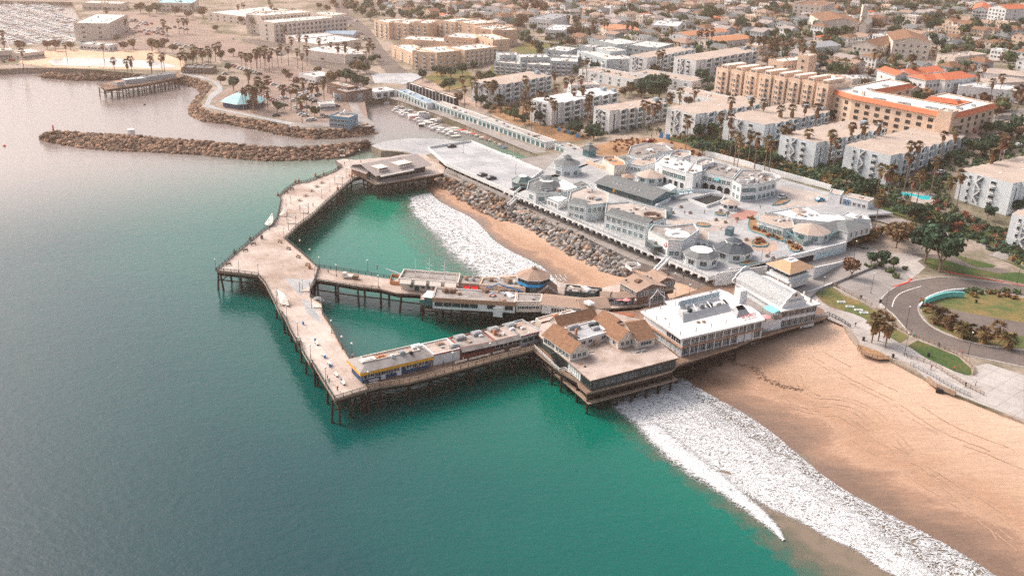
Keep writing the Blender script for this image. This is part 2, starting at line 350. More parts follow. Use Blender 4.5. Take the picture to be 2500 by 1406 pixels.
def inside(x,y,poly):
 c = False; j = len(poly) - 1
 for i in range(len(poly)):
  xi,yi,xj,yj = poly[i][0],poly[i][1],poly[j][0],poly[j][1]
  if (yi > y) != (yj > y) and x < (xj - xi) * (y - yi) / (yj - yi) + xi: c = not c
  j = i
 return c
def dens(pts,step):
 out = []
 for i in range(len(pts)):
  a,b = Vector(pts[i][:2]),Vector(pts[(i + 1) % len(pts)][:2]); n = max(1,int((b - a).length / step))
  out += [a + (b - a) * (k / n) for k in range(n)]
 return out
def sheet(name,pts,zf,m,step=25,dz=0.0,holes=(),skirt=None,kind='structure',parent=None):
 """a draped polygon: outline and a grid of inner points, triangulated"""
 z = zf if callable(zf) else (lambda x,y: zf)
 loops = [dens(pts,step)] + [dens(h,step) for h in holes]; vs = []; ed = []
 for lp in loops:
  k = len(vs); vs += [Vector((p[0],p[1])) for p in lp]; ed += [(k + i,k + (i + 1) % len(lp)) for i in range(len(lp))]
 if callable(zf):
  xs = [p[0] for p in loops[0]]; ys = [p[1] for p in loops[0]]
  x = min(xs) + step / 2
  while x < max(xs):
   y = min(ys) + step / 2
   while y < max(ys):
    q = Vector((x + rnd.uniform(-.05,.05) * step,y + rnd.uniform(-.05,.05) * step))
    if inside(q.x,q.y,loops[0]): vs.append(q)
    y += step
   x += step
 r = delaunay_2d_cdt(vs,ed,[],0,1e-4); ov,of = r[0],r[2]; fs = []
 for f in of:
  cx = sum(ov[i].x for i in f) / 3; cy = sum(ov[i].y for i in f) / 3
  if inside(cx,cy,loops[0]) and not any(inside(cx,cy,h) for h in loops[1:]): fs.append(f)
 mb = MB(); mb.v = [(p.x,p.y,z(p.x,p.y) + dz) for p in ov]; mb.f = [tuple(f) for f in fs]; mb.m = [0] * len(fs)
 if skirt is not None:
  for lp in loops:
   n = len(lp)
   for i in range(n):
    a,b = lp[i],lp[(i + 1) % n]; za,zb = z(a.x,a.y) + dz,z(b.x,b.y) + dz
    mb.face([(a.x,a.y,skirt),(b.x,b.y,skirt),(b.x,b.y,zb),(a.x,a.y,za)],0)
 o = mb.build(name,m,parent)
 if kind: o['kind'] = kind
 return o
def line_pts(pts,step):
 out = []; acc = 0
 for i in range(len(pts) - 1):
  a,b = Vector(pts[i]),Vector(pts[i + 1]); L = (b - a).length; n = max(1,round(L / step))
  out += [a + (b - a) * (k / n) for k in range(n)]
 out.append(Vector(pts[-1])); return out
def smooth(pts,n=4,closed=False):
 p = [Vector(q) for q in pts]; out = []; N = len(p)
 for i in range(N if closed else N - 1):
  if closed: a,b,c,d = p[i - 1],p[i],p[(i + 1) % N],p[(i + 2) % N]
  else: a,b,c,d = p[max(i - 1,0)],p[i],p[i + 1],p[min(i + 2,N - 1)]
  for k in range(n):
   t = k / n; out.append(0.5 * ((2 * b) + (c - a) * t + (2 * a - 5 * b + 4 * c - d) * t * t + (3 * b - a - 3 * c + d) * t ** 3))
 if not closed: out.append(p[-1])
 return out
def ribbon(pts,w,z=None,closed=False):
 """left and right offsets of a line"""
 p = [Vector(q) for q in pts]; n = len(p); L = []; R = []
 for i in range(n):
  if closed: d = p[(i + 1) % n] - p[i - 1]
  else: d = p[min(i + 1,n - 1)] - p[max(i - 1,0)]
  d = Vector((d.x,d.y)).normalized(); nn = Vector((-d.y,d.x,0)) * (w / 2); q = Vector((p[i].x,p[i].y,p[i].z if z is None else z))
  L.append(q + nn); R.append(q - nn)
 return L,R
def strip(mb,pts,w,h,mi=0,closed=False,z=None):
 """a kerb or wall: a ribbon with height"""
 L,R = ribbon(pts,w,z,closed); n = len(L)
 for i in range(n if closed else n - 1):
  j = (i + 1) % n; a,b,c,d = L[i],L[j],R[j],R[i]; up = Vector((0,0,h))
  mb.face([a + up,d + up,c + up,b + up],mi); mb.face([a,a + up,b + up,b],mi); mb.face([d,c,c + up,d + up],mi)
 if not closed:
  up = Vector((0,0,h)); mb.face([L[0],R[0],R[0] + up,L[0] + up],mi); mb.face([R[-1],L[-1],L[-1] + up,R[-1] + up],mi)
 return mb
def flatstrip(mb,pts,w,mi=0,z=None,closed=False):
 L,R = ribbon(pts,w,z,closed); n = len(L)
 for i in range(n if closed else n - 1): j = (i + 1) % n; mb.face([L[i],R[i],R[j],L[j]],mi)
 return mb
REG = []
def reg(o,phrase,p,key=None):
 x,y = proj(p); REG.append((o,phrase,x,y,key)); return o
# SEA
def nodes_of(name):
 m = bpy.data.materials.new(name); m.use_nodes = True; nt = m.node_tree
 return m,nt.nodes,nt.links,nt.nodes['Principled BSDF']
def u_node(N,Lk):
 geo = N.new('ShaderNodeNewGeometry'); sub = N.new('ShaderNodeVectorMath'); sub.operation = 'SUBTRACT'; sub.inputs[1].default_value = (O1.x,O1.y,0)
 dot = N.new('ShaderNodeVectorMath'); dot.operation = 'DOT_PRODUCT'; dot.inputs[1].default_value = (N1.x,N1.y,0)
 Lk.new(geo.outputs['Position'],sub.inputs[0]); Lk.new(sub.outputs[0],dot.inputs[0]); return geo,dot.outputs['Value']
def sea_material():
 m,N,Lk,b = nodes_of('sea_water'); geo,u = u_node(N,Lk)
 n0 = N.new('ShaderNodeTexNoise'); n0.inputs['Scale'].default_value = .012; n0.inputs['Detail'].default_value = 5; Lk.new(geo.outputs['Position'],n0.inputs[0])
 mm = N.new('ShaderNodeMath'); mm.operation = 'MULTIPLY_ADD'; mm.inputs[1].default_value = 60; Lk.new(n0.outputs[0],mm.inputs[0]); Lk.new(u,mm.inputs[2])
 mr = N.new('ShaderNodeMapRange'); mr.inputs[1].default_value = -190; mr.inputs[2].default_value = -10; Lk.new(mm.outputs[0],mr.inputs[0])
 cr = N.new('ShaderNodeValToRGB'); e = cr.color_ramp.elements
 e[0].position = 0; e[0].color = (.0,.022,.034,1); e[1].position = 1; e[1].color = (.0,.185,.112,1)
 for p,c in ((.35,(.0,.048,.055,1)),(.72,(.0,.115,.085,1))):
  x = e.new(p); x.color = c
 Lk.new(mr.outputs[0],cr.inputs[0])
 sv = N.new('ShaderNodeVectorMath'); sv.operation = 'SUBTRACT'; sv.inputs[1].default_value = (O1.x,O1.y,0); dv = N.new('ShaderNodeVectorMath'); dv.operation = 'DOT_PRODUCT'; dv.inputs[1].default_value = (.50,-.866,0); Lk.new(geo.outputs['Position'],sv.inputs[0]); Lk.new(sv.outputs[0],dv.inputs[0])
 m2 = N.new('ShaderNodeMapRange'); m2.interpolation_type = 'SMOOTHSTEP'; m2.inputs[1].default_value = -270; m2.inputs[2].default_value = -120; Lk.new(dv.outputs['Value'],m2.inputs[0]); mx = N.new('ShaderNodeMix'); mx.data_type = 'RGBA'; mx.inputs[6].default_value = (.26,.22,.205,1); Lk.new(m2.outputs[0],mx.inputs[0]); Lk.new(cr.outputs[0],mx.inputs[7]); Lk.new(mx.outputs[2],b.inputs['Base Color'])  # pinkish sky sheen on the harbour water, painted into its base colour
 b.inputs['Roughness'].default_value = .12; b.inputs['IOR'].default_value = 1.34; b.inputs['Specular IOR Level'].default_value = .5
 h = None
 for sc,st,w in ((.10,(1,1.9,1),.45),(.45,(1,1.6,1),.40),(1.6,(1,1.3,1),.14)):
  mp = N.new('ShaderNodeMapping'); mp.inputs['Scale'].default_value = st; mp.inputs['Rotation'].default_value[2] = .35 + sc; Lk.new(geo.outputs['Position'],mp.inputs[0])
  n = N.new('ShaderNodeTexNoise'); n.inputs['Scale'].default_value = sc; n.inputs['Detail'].default_value = 3; n.inputs['Distortion'].default_value = .4; Lk.new(mp.outputs[0],n.inputs[0])
  a = N.new('ShaderNodeMath'); a.operation = 'MULTIPLY'; a.inputs[1].default_value = w; Lk.new(n.outputs[0],a.inputs[0])
  if h is None: h = a.outputs[0]
  else:
   ad = N.new('ShaderNodeMath'); ad.operation = 'ADD'; Lk.new(h,ad.inputs[0]); Lk.new(a.outputs[0],ad.inputs[1]); h = ad.outputs[0]
 bp = N.new('ShaderNodeBump'); bp.inputs['Strength'].default_value = .25; bp.inputs['Distance'].default_value = 1.0; Lk.new(h,bp.inputs['Height']); Lk.new(bp.outputs[0],b.inputs['Normal'])
 return m
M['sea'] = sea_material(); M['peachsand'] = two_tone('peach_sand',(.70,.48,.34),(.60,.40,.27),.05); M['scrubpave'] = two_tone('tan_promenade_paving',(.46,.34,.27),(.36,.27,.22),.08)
mb = MB(); S = 40
xs = [-1500,-900,-600,-400,-250,-120,0,120,300,600,1500]; ys = [-300,0,100,200,300,400,550,800,1200,1800,2700]
mb.v = [(x,y,0) for y in ys for x in xs]; nx = len(xs)
mb.f = [(j * nx + i,j * nx + i + 1,(j + 1) * nx + i + 1,(j + 1) * nx + i) for j in range(len(ys) - 1) for i in range(nx - 1)]; mb.m = [0] * len(mb.f)
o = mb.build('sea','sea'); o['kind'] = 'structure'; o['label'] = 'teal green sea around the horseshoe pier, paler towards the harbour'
# LAND
coast = [UV(u,v) for v,u in ((500,4),(250,4),(110,3.5),(102,3),(93,2),(83,4),(72,5.5),(65,4),(58,8),(51,14),(43,14.5),(38,12),(10,0),(-20,-4),(-150,-4))]
coast += Wl([(1030,385),(985,372),(930,368),(905,356),(935,345),(1000,338),(1080,340),(1120,352)],3.5)
dk = Wl([(1045,363),(1150,347),(1325,420),(1255,475)],8.0)
coast += [dk[1] + Vector((3,-3,0)),dk[2] + E1.to_3d() * 10]
coast += Wl([(1368,408),(1300,373),(1200,331),(1100,292),(1000,254),(955,241),(930,238),(880,246),(868,252),(880,275),(905,305),(830,316),(760,318),(715,312),(650,298),(590,287),(520,278),(492,266),(488,252),(500,232),(516,215),(505,202),(470,190),(430,184),(330,180),(250,172),(180,168),(60,166),(0,170),(-600,172)],3.5)
coast += [Vector((-1400,700,0)),Vector((-1400,2600,0)),Vector((1450,2600,0)),Vector((1450,500,0)),Vector((1000,-100,0))]
marina_hole = Wl([(-420,122),(235,104),(176,6),(-420,-6)],3.5)
land = sheet('ground',coast,hgt,'ground',28,0,[marina_hole],skirt=-2.5)
land['label'] = 'dusty ground under the town, harbour and plaza'
# BEACHES
def loft(name,rows,m,kind='structure',label=None,parent=None,amp=0.0):
 """rows: equal-length lists of points; UV x along, y across"""
 nr,nc = len(rows),len(rows[0]); mb = MB(); uvs = []
 for r in range(nr):
  for c in range(nc):
   p = rows[r][c]; dz = amp * noise.noise(Vector((p[0] * .12,p[1] * .12,0))) + amp * .4 * noise.noise(Vector((p[0] * .5,p[1] * .5,3))) if amp else 0
   mb.v.append((p[0],p[1],p[2] + dz))
 for r in range(nr - 1):
  for c in range(nc - 1):
   mb.f.append((r * nc + c,r * nc + c + 1,(r + 1) * nc + c + 1,(r + 1) * nc + c)); mb.m.append(0)
 o = mb.build(name,m,parent); me = o.data; ul = me.uv_layers.new(name='UVMap')
 co = np.zeros(len(me.loops),dtype=np.int32); me.loops.foreach_get('vertex_index',co)
 uv = np.stack([(co % nc) / (nc - 1),(co // nc) / (nr - 1)],1).astype(np.float32); ul.data.foreach_set('uv',uv.ravel())
 if kind: o['kind'] = kind
 if label: o['label'] = label
 me.polygons.foreach_set('use_smooth',[True] * len(me.polygons)); return o
def interp_rows(lines,n):
 out = []
 for i in range(len(lines) - 1):
  for k in range(n): out.append([a + (b - a) * (k / n) for a,b in zip(lines[i],lines[i + 1])])
 out.append(lines[-1]); return out
def water_u(v): return pwl(v,(-150,-120,-100,-45,0,40,130,260,520),(-13,-17,-19,-26,-37,-42,-52,-60,-66)) + 1.6 * math.sin(v * .11) + 1.1 * math.sin(v * .043 + 1)
def sand_material():
 m,N,Lk,b = nodes_of('beach_sand'); uv = N.new('ShaderNodeUVMap'); sp = N.new('ShaderNodeSeparateXYZ'); Lk.new(uv.outputs[0],sp.inputs[0])
 geo = N.new('ShaderNodeNewGeometry')
 mp = N.new('ShaderNodeMapping'); mp.inputs['Rotation'].default_value[2] = math.radians(54); mp.inputs['Scale'].default_value = (.45,1,1)
 mp2 = N.new('ShaderNodeMapping'); mp2.vector_type = 'POINT'; Lk.new(geo.outputs['Position'],mp.inputs[0]);
 n1 = N.new('ShaderNodeTexNoise'); n1.inputs['Scale'].default_value = .09; n1.inputs['Detail'].default_value = 8; n1.inputs['Roughness'].default_value = .62; n1.inputs['Distortion'].default_value = .5; Lk.new(mp.outputs[0],n1.inputs[0])
 a = N.new('ShaderNodeMath'); a.operation = 'MULTIPLY_ADD'; a.inputs[1].default_value = .42; Lk.new(n1.outputs[0],a.inputs[0]); Lk.new(sp.outputs[1],a.inputs[2])
 cr = N.new('ShaderNodeValToRGB'); e = cr.color_ramp.elements; e[0].position = .12; e[0].color = (.56,.395,.295,1); e[1].position = 1; e[1].color = (.20,.125,.085,1)
 for p,c in ((.40,(.52,.35,.25,1)),(.60,(.46,.295,.20,1)),(.76,(.38,.225,.145,1)),(.84,(.42,.26,.175,1)),(.89,(.30,.18,.12,1))):
  x = e.new(p); x.color = c
 Lk.new(a.outputs[0],cr.inputs[0])
 mp3 = N.new('ShaderNodeMapping'); mp3.inputs['Rotation'].default_value[2] = math.radians(60); mp3.inputs['Scale'].default_value = (.10,.9,1); Lk.new(geo.outputs['Position'],mp3.inputs[0])
 n2 = N.new('ShaderNodeTexNoise'); n2.inputs['Scale'].default_value = .8; n2.inputs['Detail'].default_value = 5; n2.inputs['Distortion'].default_value = 2.6; Lk.new(mp3.outputs[0],n2.inputs[0])
 r2 = N.new('ShaderNodeMapRange'); r2.inputs[1].default_value = .35; r2.inputs[2].default_value = .65; r2.inputs[3].default_value = .90; r2.inputs[4].default_value = 1.06; Lk.new(n2.outputs[0],r2.inputs[0])
 n3 = N.new('ShaderNodeTexNoise'); n3.inputs['Scale'].default_value = 1.4; n3.inputs['Detail'].default_value = 4; Lk.new(geo.outputs['Position'],n3.inputs[0])
 r3 = N.new('ShaderNodeMapRange'); r3.inputs[1].default_value = .3; r3.inputs[2].default_value = .7; r3.inputs[3].default_value = .90; r3.inputs[4].default_value = 1.08; Lk.new(n3.outputs[0],r3.inputs[0])
 mu = N.new('ShaderNodeMath'); mu.operation = 'MULTIPLY'; Lk.new(r2.outputs[0],mu.inputs[0]); Lk.new(r3.outputs[0],mu.inputs[1])
 s = N.new('ShaderNodeVectorMath'); s.operation = 'SCALE'; Lk.new(cr.outputs[0],s.inputs[0]); Lk.new(mu.outputs[0],s.inputs['Scale']); Lk.new(s.outputs[0],b.inputs['Base Color'])
 rr = N.new('ShaderNodeMapRange'); rr.inputs[1].default_value = .90; rr.inputs[2].default_value = 1.0; rr.inputs[3].default_value = .9; rr.inputs[4].default_value = .25; Lk.new(a.outputs[0],rr.inputs[0]); Lk.new(rr.outputs[0],b.inputs['Roughness'])
 bp = N.new('ShaderNodeBump'); bp.inputs['Strength'].default_value = .5; bp.inputs['Distance'].default_value = .25; Lk.new(n2.outputs[0],bp.inputs['Height']); Lk.new(bp.outputs[0],b.inputs['Normal'])
 return m
M['sand'] = sand_material()
vs_ = [-150 + i * 2.5 for i in range(int(520 / 2.5))]
top_u = lambda v: pwl(v,(-150,-20,0,20,38,43,51,58,65,72,83,93,102,110,400),(-1,-1,0,8,13,15.5,15,9,5.5,7,5.5,3.5,4.5,5,5.5))
rowA = [UV(top_u(v),v,pwl(v,(-20,20),(3.4,5.0))) for v in vs_]
rowB = [UV((water_u(v) * .55 + top_u(v) * .45),v,pwl(v,(-20,20),(1.5,2.2))) for v in vs_]
rowC = [UV(water_u(v),v,0.02) for v in vs_]
rowD = [UV(water_u(v) - 14,v,-1.2) for v in vs_]
loft('beach',[r for r in interp_rows([rowA,rowB],9)[:-1]] + interp_rows([rowB,rowC],8)[:-1] + interp_rows([rowC,rowD],3),'sand',label='pinkish tan sand beach with raked tracks',amp=.22)
def sandz(x,y):
 u,v = uv_of(x,y); a,w = top_u(v),water_u(v); b = w * .55 + a * .45
 z = pwl(u,(w,b,a),(.02,pwl(v,(-20,20),(1.5,2.2)),pwl(v,(-20,20),(3.4,5.0)))); return z + .22 * noise.noise(Vector((x * .12,y * .12,0))) + .088 * noise.noise(Vector((x * .5,y * .5,3)))
tk = MB(); tr_ = random.Random(5)
for base,offs in ((((1060,10),(1100,90),(1200,165),(1330,215),(1480,240),(1560,300)),(0,1.7,4,5.7,8,9.5)),(((1480,240),(1640,340),(1850,470),(2100,620),(2400,800),(2500,900)),(0,1.7,-5)),(((1300,-60),(1500,60),(1750,190),(2000,350),(2500,560)),(0,1.7,6)),(((1750,330),(1900,480),(2150,700),(2480,960)),(0,1.7))):
 ln = line_pts(smooth(Wl(base,3.2,'L'),6),1.2)
 for d_ in offs:
  L_,_ = ribbon(ln,abs(d_) * 2 + .01) if d_ >= 0 else ribbon(ln,2 * abs(d_))[::-1]; L_ = [Vector((p.x + tr_.uniform(-.15,.15),p.y + tr_.uniform(-.15,.15),sandz(p.x,p.y) + .05)) for p in L_]; k = 0
  while k < len(L_) - 4: n_ = tr_.randint(5,22); flatstrip(tk,L_[k:k + n_],.34); k += n_ + tr_.randint(0,5)
o = tk.build('tyre_tracks','damps'); o['kind'] = 'structure'; o['label'] = 'curving tyre tracks in the beach sand'
# ---- foam
def foam_material(name,lo,hi,scale=.5,edge0=.06,edge1=.08,solid=0.0,brown=False,inv=False):
 m,N,Lk,b = nodes_of(name); uv = N.new('ShaderNodeUVMap'); sp = N.new('ShaderNodeSeparateXYZ'); Lk.new(uv.outputs[0],sp.inputs[0]); geo = N.new('ShaderNodeNewGeometry')
 mp = N.new('ShaderNodeMapping'); mp.inputs['Rotation'].default_value[2] = math.radians(54); mp.inputs['Scale'].default_value = (.62,1,1); Lk.new(geo.outputs['Position'],mp.inputs[0])
 wv = N.new('ShaderNodeTexNoise'); wv.inputs['Scale'].default_value = .35; wv.inputs['Detail'].default_value = 4; Lk.new(mp.outputs[0],wv.inputs[0])
 mixv = N.new('ShaderNodeVectorMath'); mixv.operation = 'MULTIPLY_ADD'; mixv.inputs[1].default_value = (5,5,0); Lk.new(wv.outputs['Color'],mixv.inputs[0]); Lk.new(mp.outputs[0],mixv.inputs[2])
 vo = N.new('ShaderNodeTexVoronoi'); vo.feature = 'DISTANCE_TO_EDGE'; vo.inputs['Scale'].default_value = scale; Lk.new(mixv.outputs[0],vo.inputs[0])
 n1 = N.new('ShaderNodeTexNoise'); n1.inputs['Scale'].default_value = scale * 1.5; n1.inputs['Detail'].default_value = 8; n1.inputs['Roughness'].default_value = .7; n1.inputs['Distortion'].default_value = 1.5; Lk.new(mp.outputs[0],n1.inputs[0])
 r = N.new('ShaderNodeMapRange'); r.inputs[1].default_value = 0; r.inputs[2].default_value = .45; r.inputs[3].default_value = .35; r.inputs[4].default_value = -.25; Lk.new(vo.outputs['Distance'],r.inputs[0])
 ad = N.new('ShaderNodeMath'); ad.operation = 'ADD'; Lk.new(r.outputs[0],ad.inputs[0]); Lk.new(n1.outputs[0],ad.inputs[1])
 cr = N.new('ShaderNodeFloatCurve') if False else None
 e0 = N.new('ShaderNodeMapRange'); e0.inputs[1].default_value = 0; e0.inputs[2].default_value = edge0; e0.inputs[3].default_value = -.7; e0.inputs[4].default_value = solid; Lk.new(sp.outputs[1],e0.inputs[0])
 e1 = N.new('ShaderNodeMapRange'); e1.inputs[1].default_value = 1 - edge1; e1.inputs[2].default_value = 1; e1.inputs[3].default_value = 0; e1.inputs[4].default_value = -.9; Lk.new(sp.outputs[1],e1.inputs[0])
 a2 = N.new('ShaderNodeMath'); a2.operation = 'ADD'; Lk.new(ad.outputs[0],a2.inputs[0]); Lk.new(e0.outputs[0],a2.inputs[1])
 a3 = N.new('ShaderNodeMath'); a3.operation = 'ADD'; Lk.new(a2.outputs[0],a3.inputs[0]); Lk.new(e1.outputs[0],a3.inputs[1])
 ex0 = N.new('ShaderNodeMapRange'); ex0.inputs[1].default_value = 0; ex0.inputs[2].default_value = .03; ex0.inputs[3].default_value = -1; Lk.new(sp.outputs[0],ex0.inputs[0])
 ex0.inputs[4].default_value = 0
 a4 = N.new('ShaderNodeMath'); a4.operation = 'ADD'; Lk.new(a3.outputs[0],a4.inputs[0]); Lk.new(ex0.outputs[0],a4.inputs[1])
 al = N.new('ShaderNodeMapRange'); al.inputs[1].default_value = lo; al.inputs[2].default_value = hi; Lk.new(a4.outputs[0],al.inputs[0])
 cm = N.new('ShaderNodeMapRange'); cm.inputs[1].default_value = lo; cm.inputs[2].default_value = hi + .35; cm.inputs[3].default_value = .40; cm.inputs[4].default_value = .88; Lk.new(a4.outputs[0],cm.inputs[0]); cc = N.new('ShaderNodeCombineColor'); [Lk.new(cm.outputs[0],cc.inputs[i]) for i in range(3)]; Lk.new(cc.outputs[0],b.inputs['Base Color']); b.inputs['Roughness'].default_value = .6
 bp = N.new('ShaderNodeBump'); bp.inputs['Strength'].default_value = .7; bp.inputs['Distance'].default_value = .5; Lk.new(ad.outputs[0],bp.inputs['Height']); Lk.new(bp.outputs[0],b.inputs['Normal'])
 Lk.new(al.outputs[0],b.inputs['Alpha']); return m
M['foam'] = foam_material('surf_foam',.30,.78,1.7,.12,.10,.10)
M['foamthin'] = foam_material('thin_surf_foam',.38,.80,.9,.35,.1,.06)
M['foamswirl'] = foam_material('swirling_foam',.62,.72,.35,.4,.3,.02)
M['foamlace'] = foam_material('lacy_swash_foam',.46,.78,1.5,.25,.05,.0)
M['crest'] = foam_material('breaking_wave_foam',.12,.60,1.6,.35,.3,.12)
def silt_material(name,c,e0,e1,amax):
 m,N,Lk,b = nodes_of(name); uv = N.new('ShaderNodeUVMap'); sp = N.new('ShaderNodeSeparateXYZ'); Lk.new(uv.outputs[0],sp.inputs[0])
 geo = N.new('ShaderNodeNewGeometry'); n = N.new('ShaderNodeTexNoise'); n.inputs['Scale'].default_value = .25; n.inputs['Detail'].default_value = 6; Lk.new(geo.outputs['Position'],n.inputs[0])
 a = N.new('ShaderNodeMapRange'); a.inputs[1].default_value = 0; a.inputs[2].default_value = e0; Lk.new(sp.outputs[1],a.inputs[0])
 nn = N.new('ShaderNodeMath'); nn.operation = 'MULTIPLY_ADD'; nn.inputs[1].default_value = 1.1; nn.inputs[2].default_value = -.55; Lk.new(n.outputs[0],nn.inputs[0])
 s = N.new('ShaderNodeMath'); s.operation = 'ADD'; s.use_clamp = True; Lk.new(a.outputs[0],s.inputs[0]); Lk.new(nn.outputs[0],s.inputs[1])
 c0 = N.new('ShaderNodeMapRange'); c0.inputs[1].default_value = 0; c0.inputs[2].default_value = e1; Lk.new(sp.outputs[0],c0.inputs[0])
 c1 = N.new('ShaderNodeMath'); c1.operation = 'MULTIPLY'; Lk.new(s.outputs[0],c1.inputs[0]); Lk.new(c0.outputs[0],c1.inputs[1])
 c2 = N.new('ShaderNodeMath'); c2.operation = 'MULTIPLY'; c2.inputs[1].default_value = amax; Lk.new(c1.outputs[0],c2.inputs[0]); Lk.new(c2.outputs[0],b.inputs['Alpha'])
 b.inputs['Base Color'].default_value = (*c,1); b.inputs['Roughness'].default_value = .2; b.inputs['IOR'].default_value = 1.33
 bp = N.new('ShaderNodeBump'); bp.inputs['Strength'].default_value = .4; Lk.new(n.outputs[0],bp.inputs['Height']); Lk.new(bp.outputs[0],b.inputs['Normal']); return m
M['silt'] = silt_material('sandy_shallow_water',(.22,.17,.125),.35,.12,.95)
M['silt2'] = silt_material('milky_shallow_water',(.16,.19,.15),.5,.10,.8)
def band(vs,us,z,wob=0.0,seed=0,step=2.0):
 v = vs[0]; out = []
 while v <= vs[-1]:
  uu = pwl(v,vs,us) + wob * (noise.noise(Vector((v * .16,seed,0))) + .5 * noise.noise(Vector((v * .5,seed,4)))); out.append(UV(uu,v,z)); v += step
 return out
SV = (36,46,62,79,92,106,119,140,200,300)
outer = band(SV,(-69,-72,-74.5,-75,-72.5,-69.5,-68,-69,-73,-80),.10,1.3,1)
inner = band(SV,(-43,-44.5,-48,-50.5,-52,-54.5,-57,-60,-67,-74),.12,1.6,2)
swash = [UV(water_u(v) + .9,v,.16) for v in [36 + 2.0 * i for i in range(len(outer))]]
loft('shallow_water',interp_rows([band(SV,(-74,-76,-79,-80,-81,-83,-86,-92,-104,-120),.03),[UV(water_u(v) + 2.5,v,.035) for v in [36 + 2.0 * i for i in range(len(outer))]]],6),'silt',label='grey brown sandy shallows below the surf')
loft('surf',interp_rows([outer,inner],14),'foam',label='broad band of churning white surf beside the beach',amp=.12)
loft('swash',interp_rows([band(SV,(-50,-52,-56,-58,-60,-61,-62,-64,-71,-78),.14),swash],8),'foamlace',label='thin lacy swash running up the sand')
wv_rows = []
WV = (56,62,70,79,87,95,101,106)
for t,dz in ((-2.2,.05),(-1.0,.3),(0,.5),(1.2,.42),(2.6,.2),(4.0,.12)):
 wv_rows.append(band(WV,tuple(u + t * w for u,w in zip((-70,-71.5,-73,-73.5,-73.8,-74.5,-75.5,-77),(1.2,1.5,1.7,1.6,1.2,.9,.6,.2))),dz,.5,5,1.0))
loft('breaking_wave',wv_rows,'crest',label='low breaking wave curling at the outer edge of the surf')
loft('pile_foam',interp_rows([band((-2,10,24,38),(-78,-84,-80,-76),.12,2.5,21),band((-2,10,24,38),(-50,-52,-50,-46),.14,2,22)],6),'foamswirl',label='thin swirls of foam around the restaurant piles')
HV = (-143,-130,-119,-106,-86,-74,-60,-45,-30)
ho = band(HV,(-24,-33,-38,-42,-47,-52,-55,-58,-62),.10,1.5,7)
hc = band(HV,(-16,-19,-22,-22.5,-24,-26.5,-24,-26,-30),.12,1.2,8)
hs = [UV(water_u(v) + .6,v,.14) for v in [-143 + 2.0 * i for i in range(len(ho))]]
loft('shallow_water',interp_rows([band(HV,(-28,-38,-44,-50,-56,-60,-62,-64,-66),.03),[UV(water_u(v) + 2,v,.035) for v in [-143 + 2.0 * i for i in range(len(ho))]]],6),'silt2',label='milky shallows inside the horseshoe pier')
loft('surf',interp_rows([ho,hc],10),'foamthin',label='lacy foam trailing behind the wave inside the horseshoe pier')
loft('surf',interp_rows([band(HV,(-19,-22,-26,-27,-29,-32,-32,-35,-38),.14,1,11),hs],8),'foam',label='white breaking wave on the small beach inside the horseshoe pier',amp=.1)
# GROUND COVER
def flat(name,k,pts,m,z=None,dz=.006,label=None,kind='structure'):
 if z is None: z = SB if k == 'H' else BASE
 o = sheet(name,Wl(pts,z,k),z,m,200,dz,kind=kind)
 if label: o['label'] = label
 return o
def drape(name,k,pts,m,dz=.12,step=9,label=None,kind='structure'):
 o = sheet(name,Gl(pts,k),hgt,m,step,dz,kind=kind)
 if label: o['label'] = label
 return o
flat('parking_lot','',[(560,215),(640,175),(420,100),(500,80),(640,110),(800,165),(930,225),(890,245),(900,300),(830,305),(720,298),(600,275),(530,262),(515,235)],'lot',dz=.05,label='pale harbour car park behind the riprap')
flat('parking_lot','',[(280,30),(540,45),(660,110),(420,105),(400,130),(250,120)],'lot',dz=.04,label='far car park beside the big marina')
flat('promenade','',[(498,262),(508,236),(532,216),(520,200),(478,189),(430,182),(435,178),(490,186),(540,205),(545,222),(520,240),(512,256),(545,268),(640,286),(730,303),(715,307),(600,283)],'plaza',dz=.10,label='curved pale path along the harbour riprap')
flat('sand','',[(60,135),(130,122),(380,125),(450,150),(450,172),(300,170),(120,165),(45,155)],'peachsand' if 'peachsand' in M else 'canvas',dz=.06,label='pale sand around the lagoon')
flat('lagoon','',[(115,150),(160,142),(280,143),(390,152),(440,164),(380,168),(240,163),(130,160)],'lagoonw',dz=.10,label='pale swimming lagoon beyond the far pier')
flat('quay','',[(700,312),(905,310),(915,303),(888,283),(872,255),(885,243),(940,238),(985,250),(1100,292),(1290,370),(1385,408),(1400,398),(1130,288),(975,232),(860,235),(850,250),(866,290),(830,300),(710,302)],'walk',dz=.12,label='grey concrete quay around the boat basin')
flat('plaza','',[(905,356),(935,346),(1000,338),(1085,340),(1150,352),(1085,364),(1030,383),(985,370),(930,366)],'plaza',dz=.05,label='pale plaza at the root of the breakwater')
drape('road','',[(805,-30),(845,-30),(850,30),(905,75),(935,120),(975,160),(1010,190),(965,195),(930,165),(905,130),(890,90),(850,60),(820,30)],'asphalt',.25,12,label='grey road climbing away between the hotel and the buff flats')
drape('road','',[(640,75),(760,120),(860,160),(960,190),(925,215),(830,180),(720,145),(590,98)],'asphalt',.2,12,label='harbour road lined with palms')
drape('plaza','',[(905,182),(1005,180),(1035,188),(1000,205),(960,210),(915,205)],'parkdeck',.35,8,label='pale blue paved junction above the boat basin')
drape('promenade','',[(990,205),(1040,195),(1130,232),(1240,285),(1345,330),(1440,372),(1500,392),(1440,395),(1330,345),(1200,290),(1090,245)],'scrubpave' if 'scrubpave' in M else 'conc',.2,8,label='upper promenade between the long boardwalk building and the bluff')
drape('parkland','',[(1035,190),(1090,165),(1180,185),(1240,130),(1300,95),(1400,100),(1420,130),(1250,190),(1130,215),(1090,225)],'grass',.2,10,label='grass park beside the buff flats')
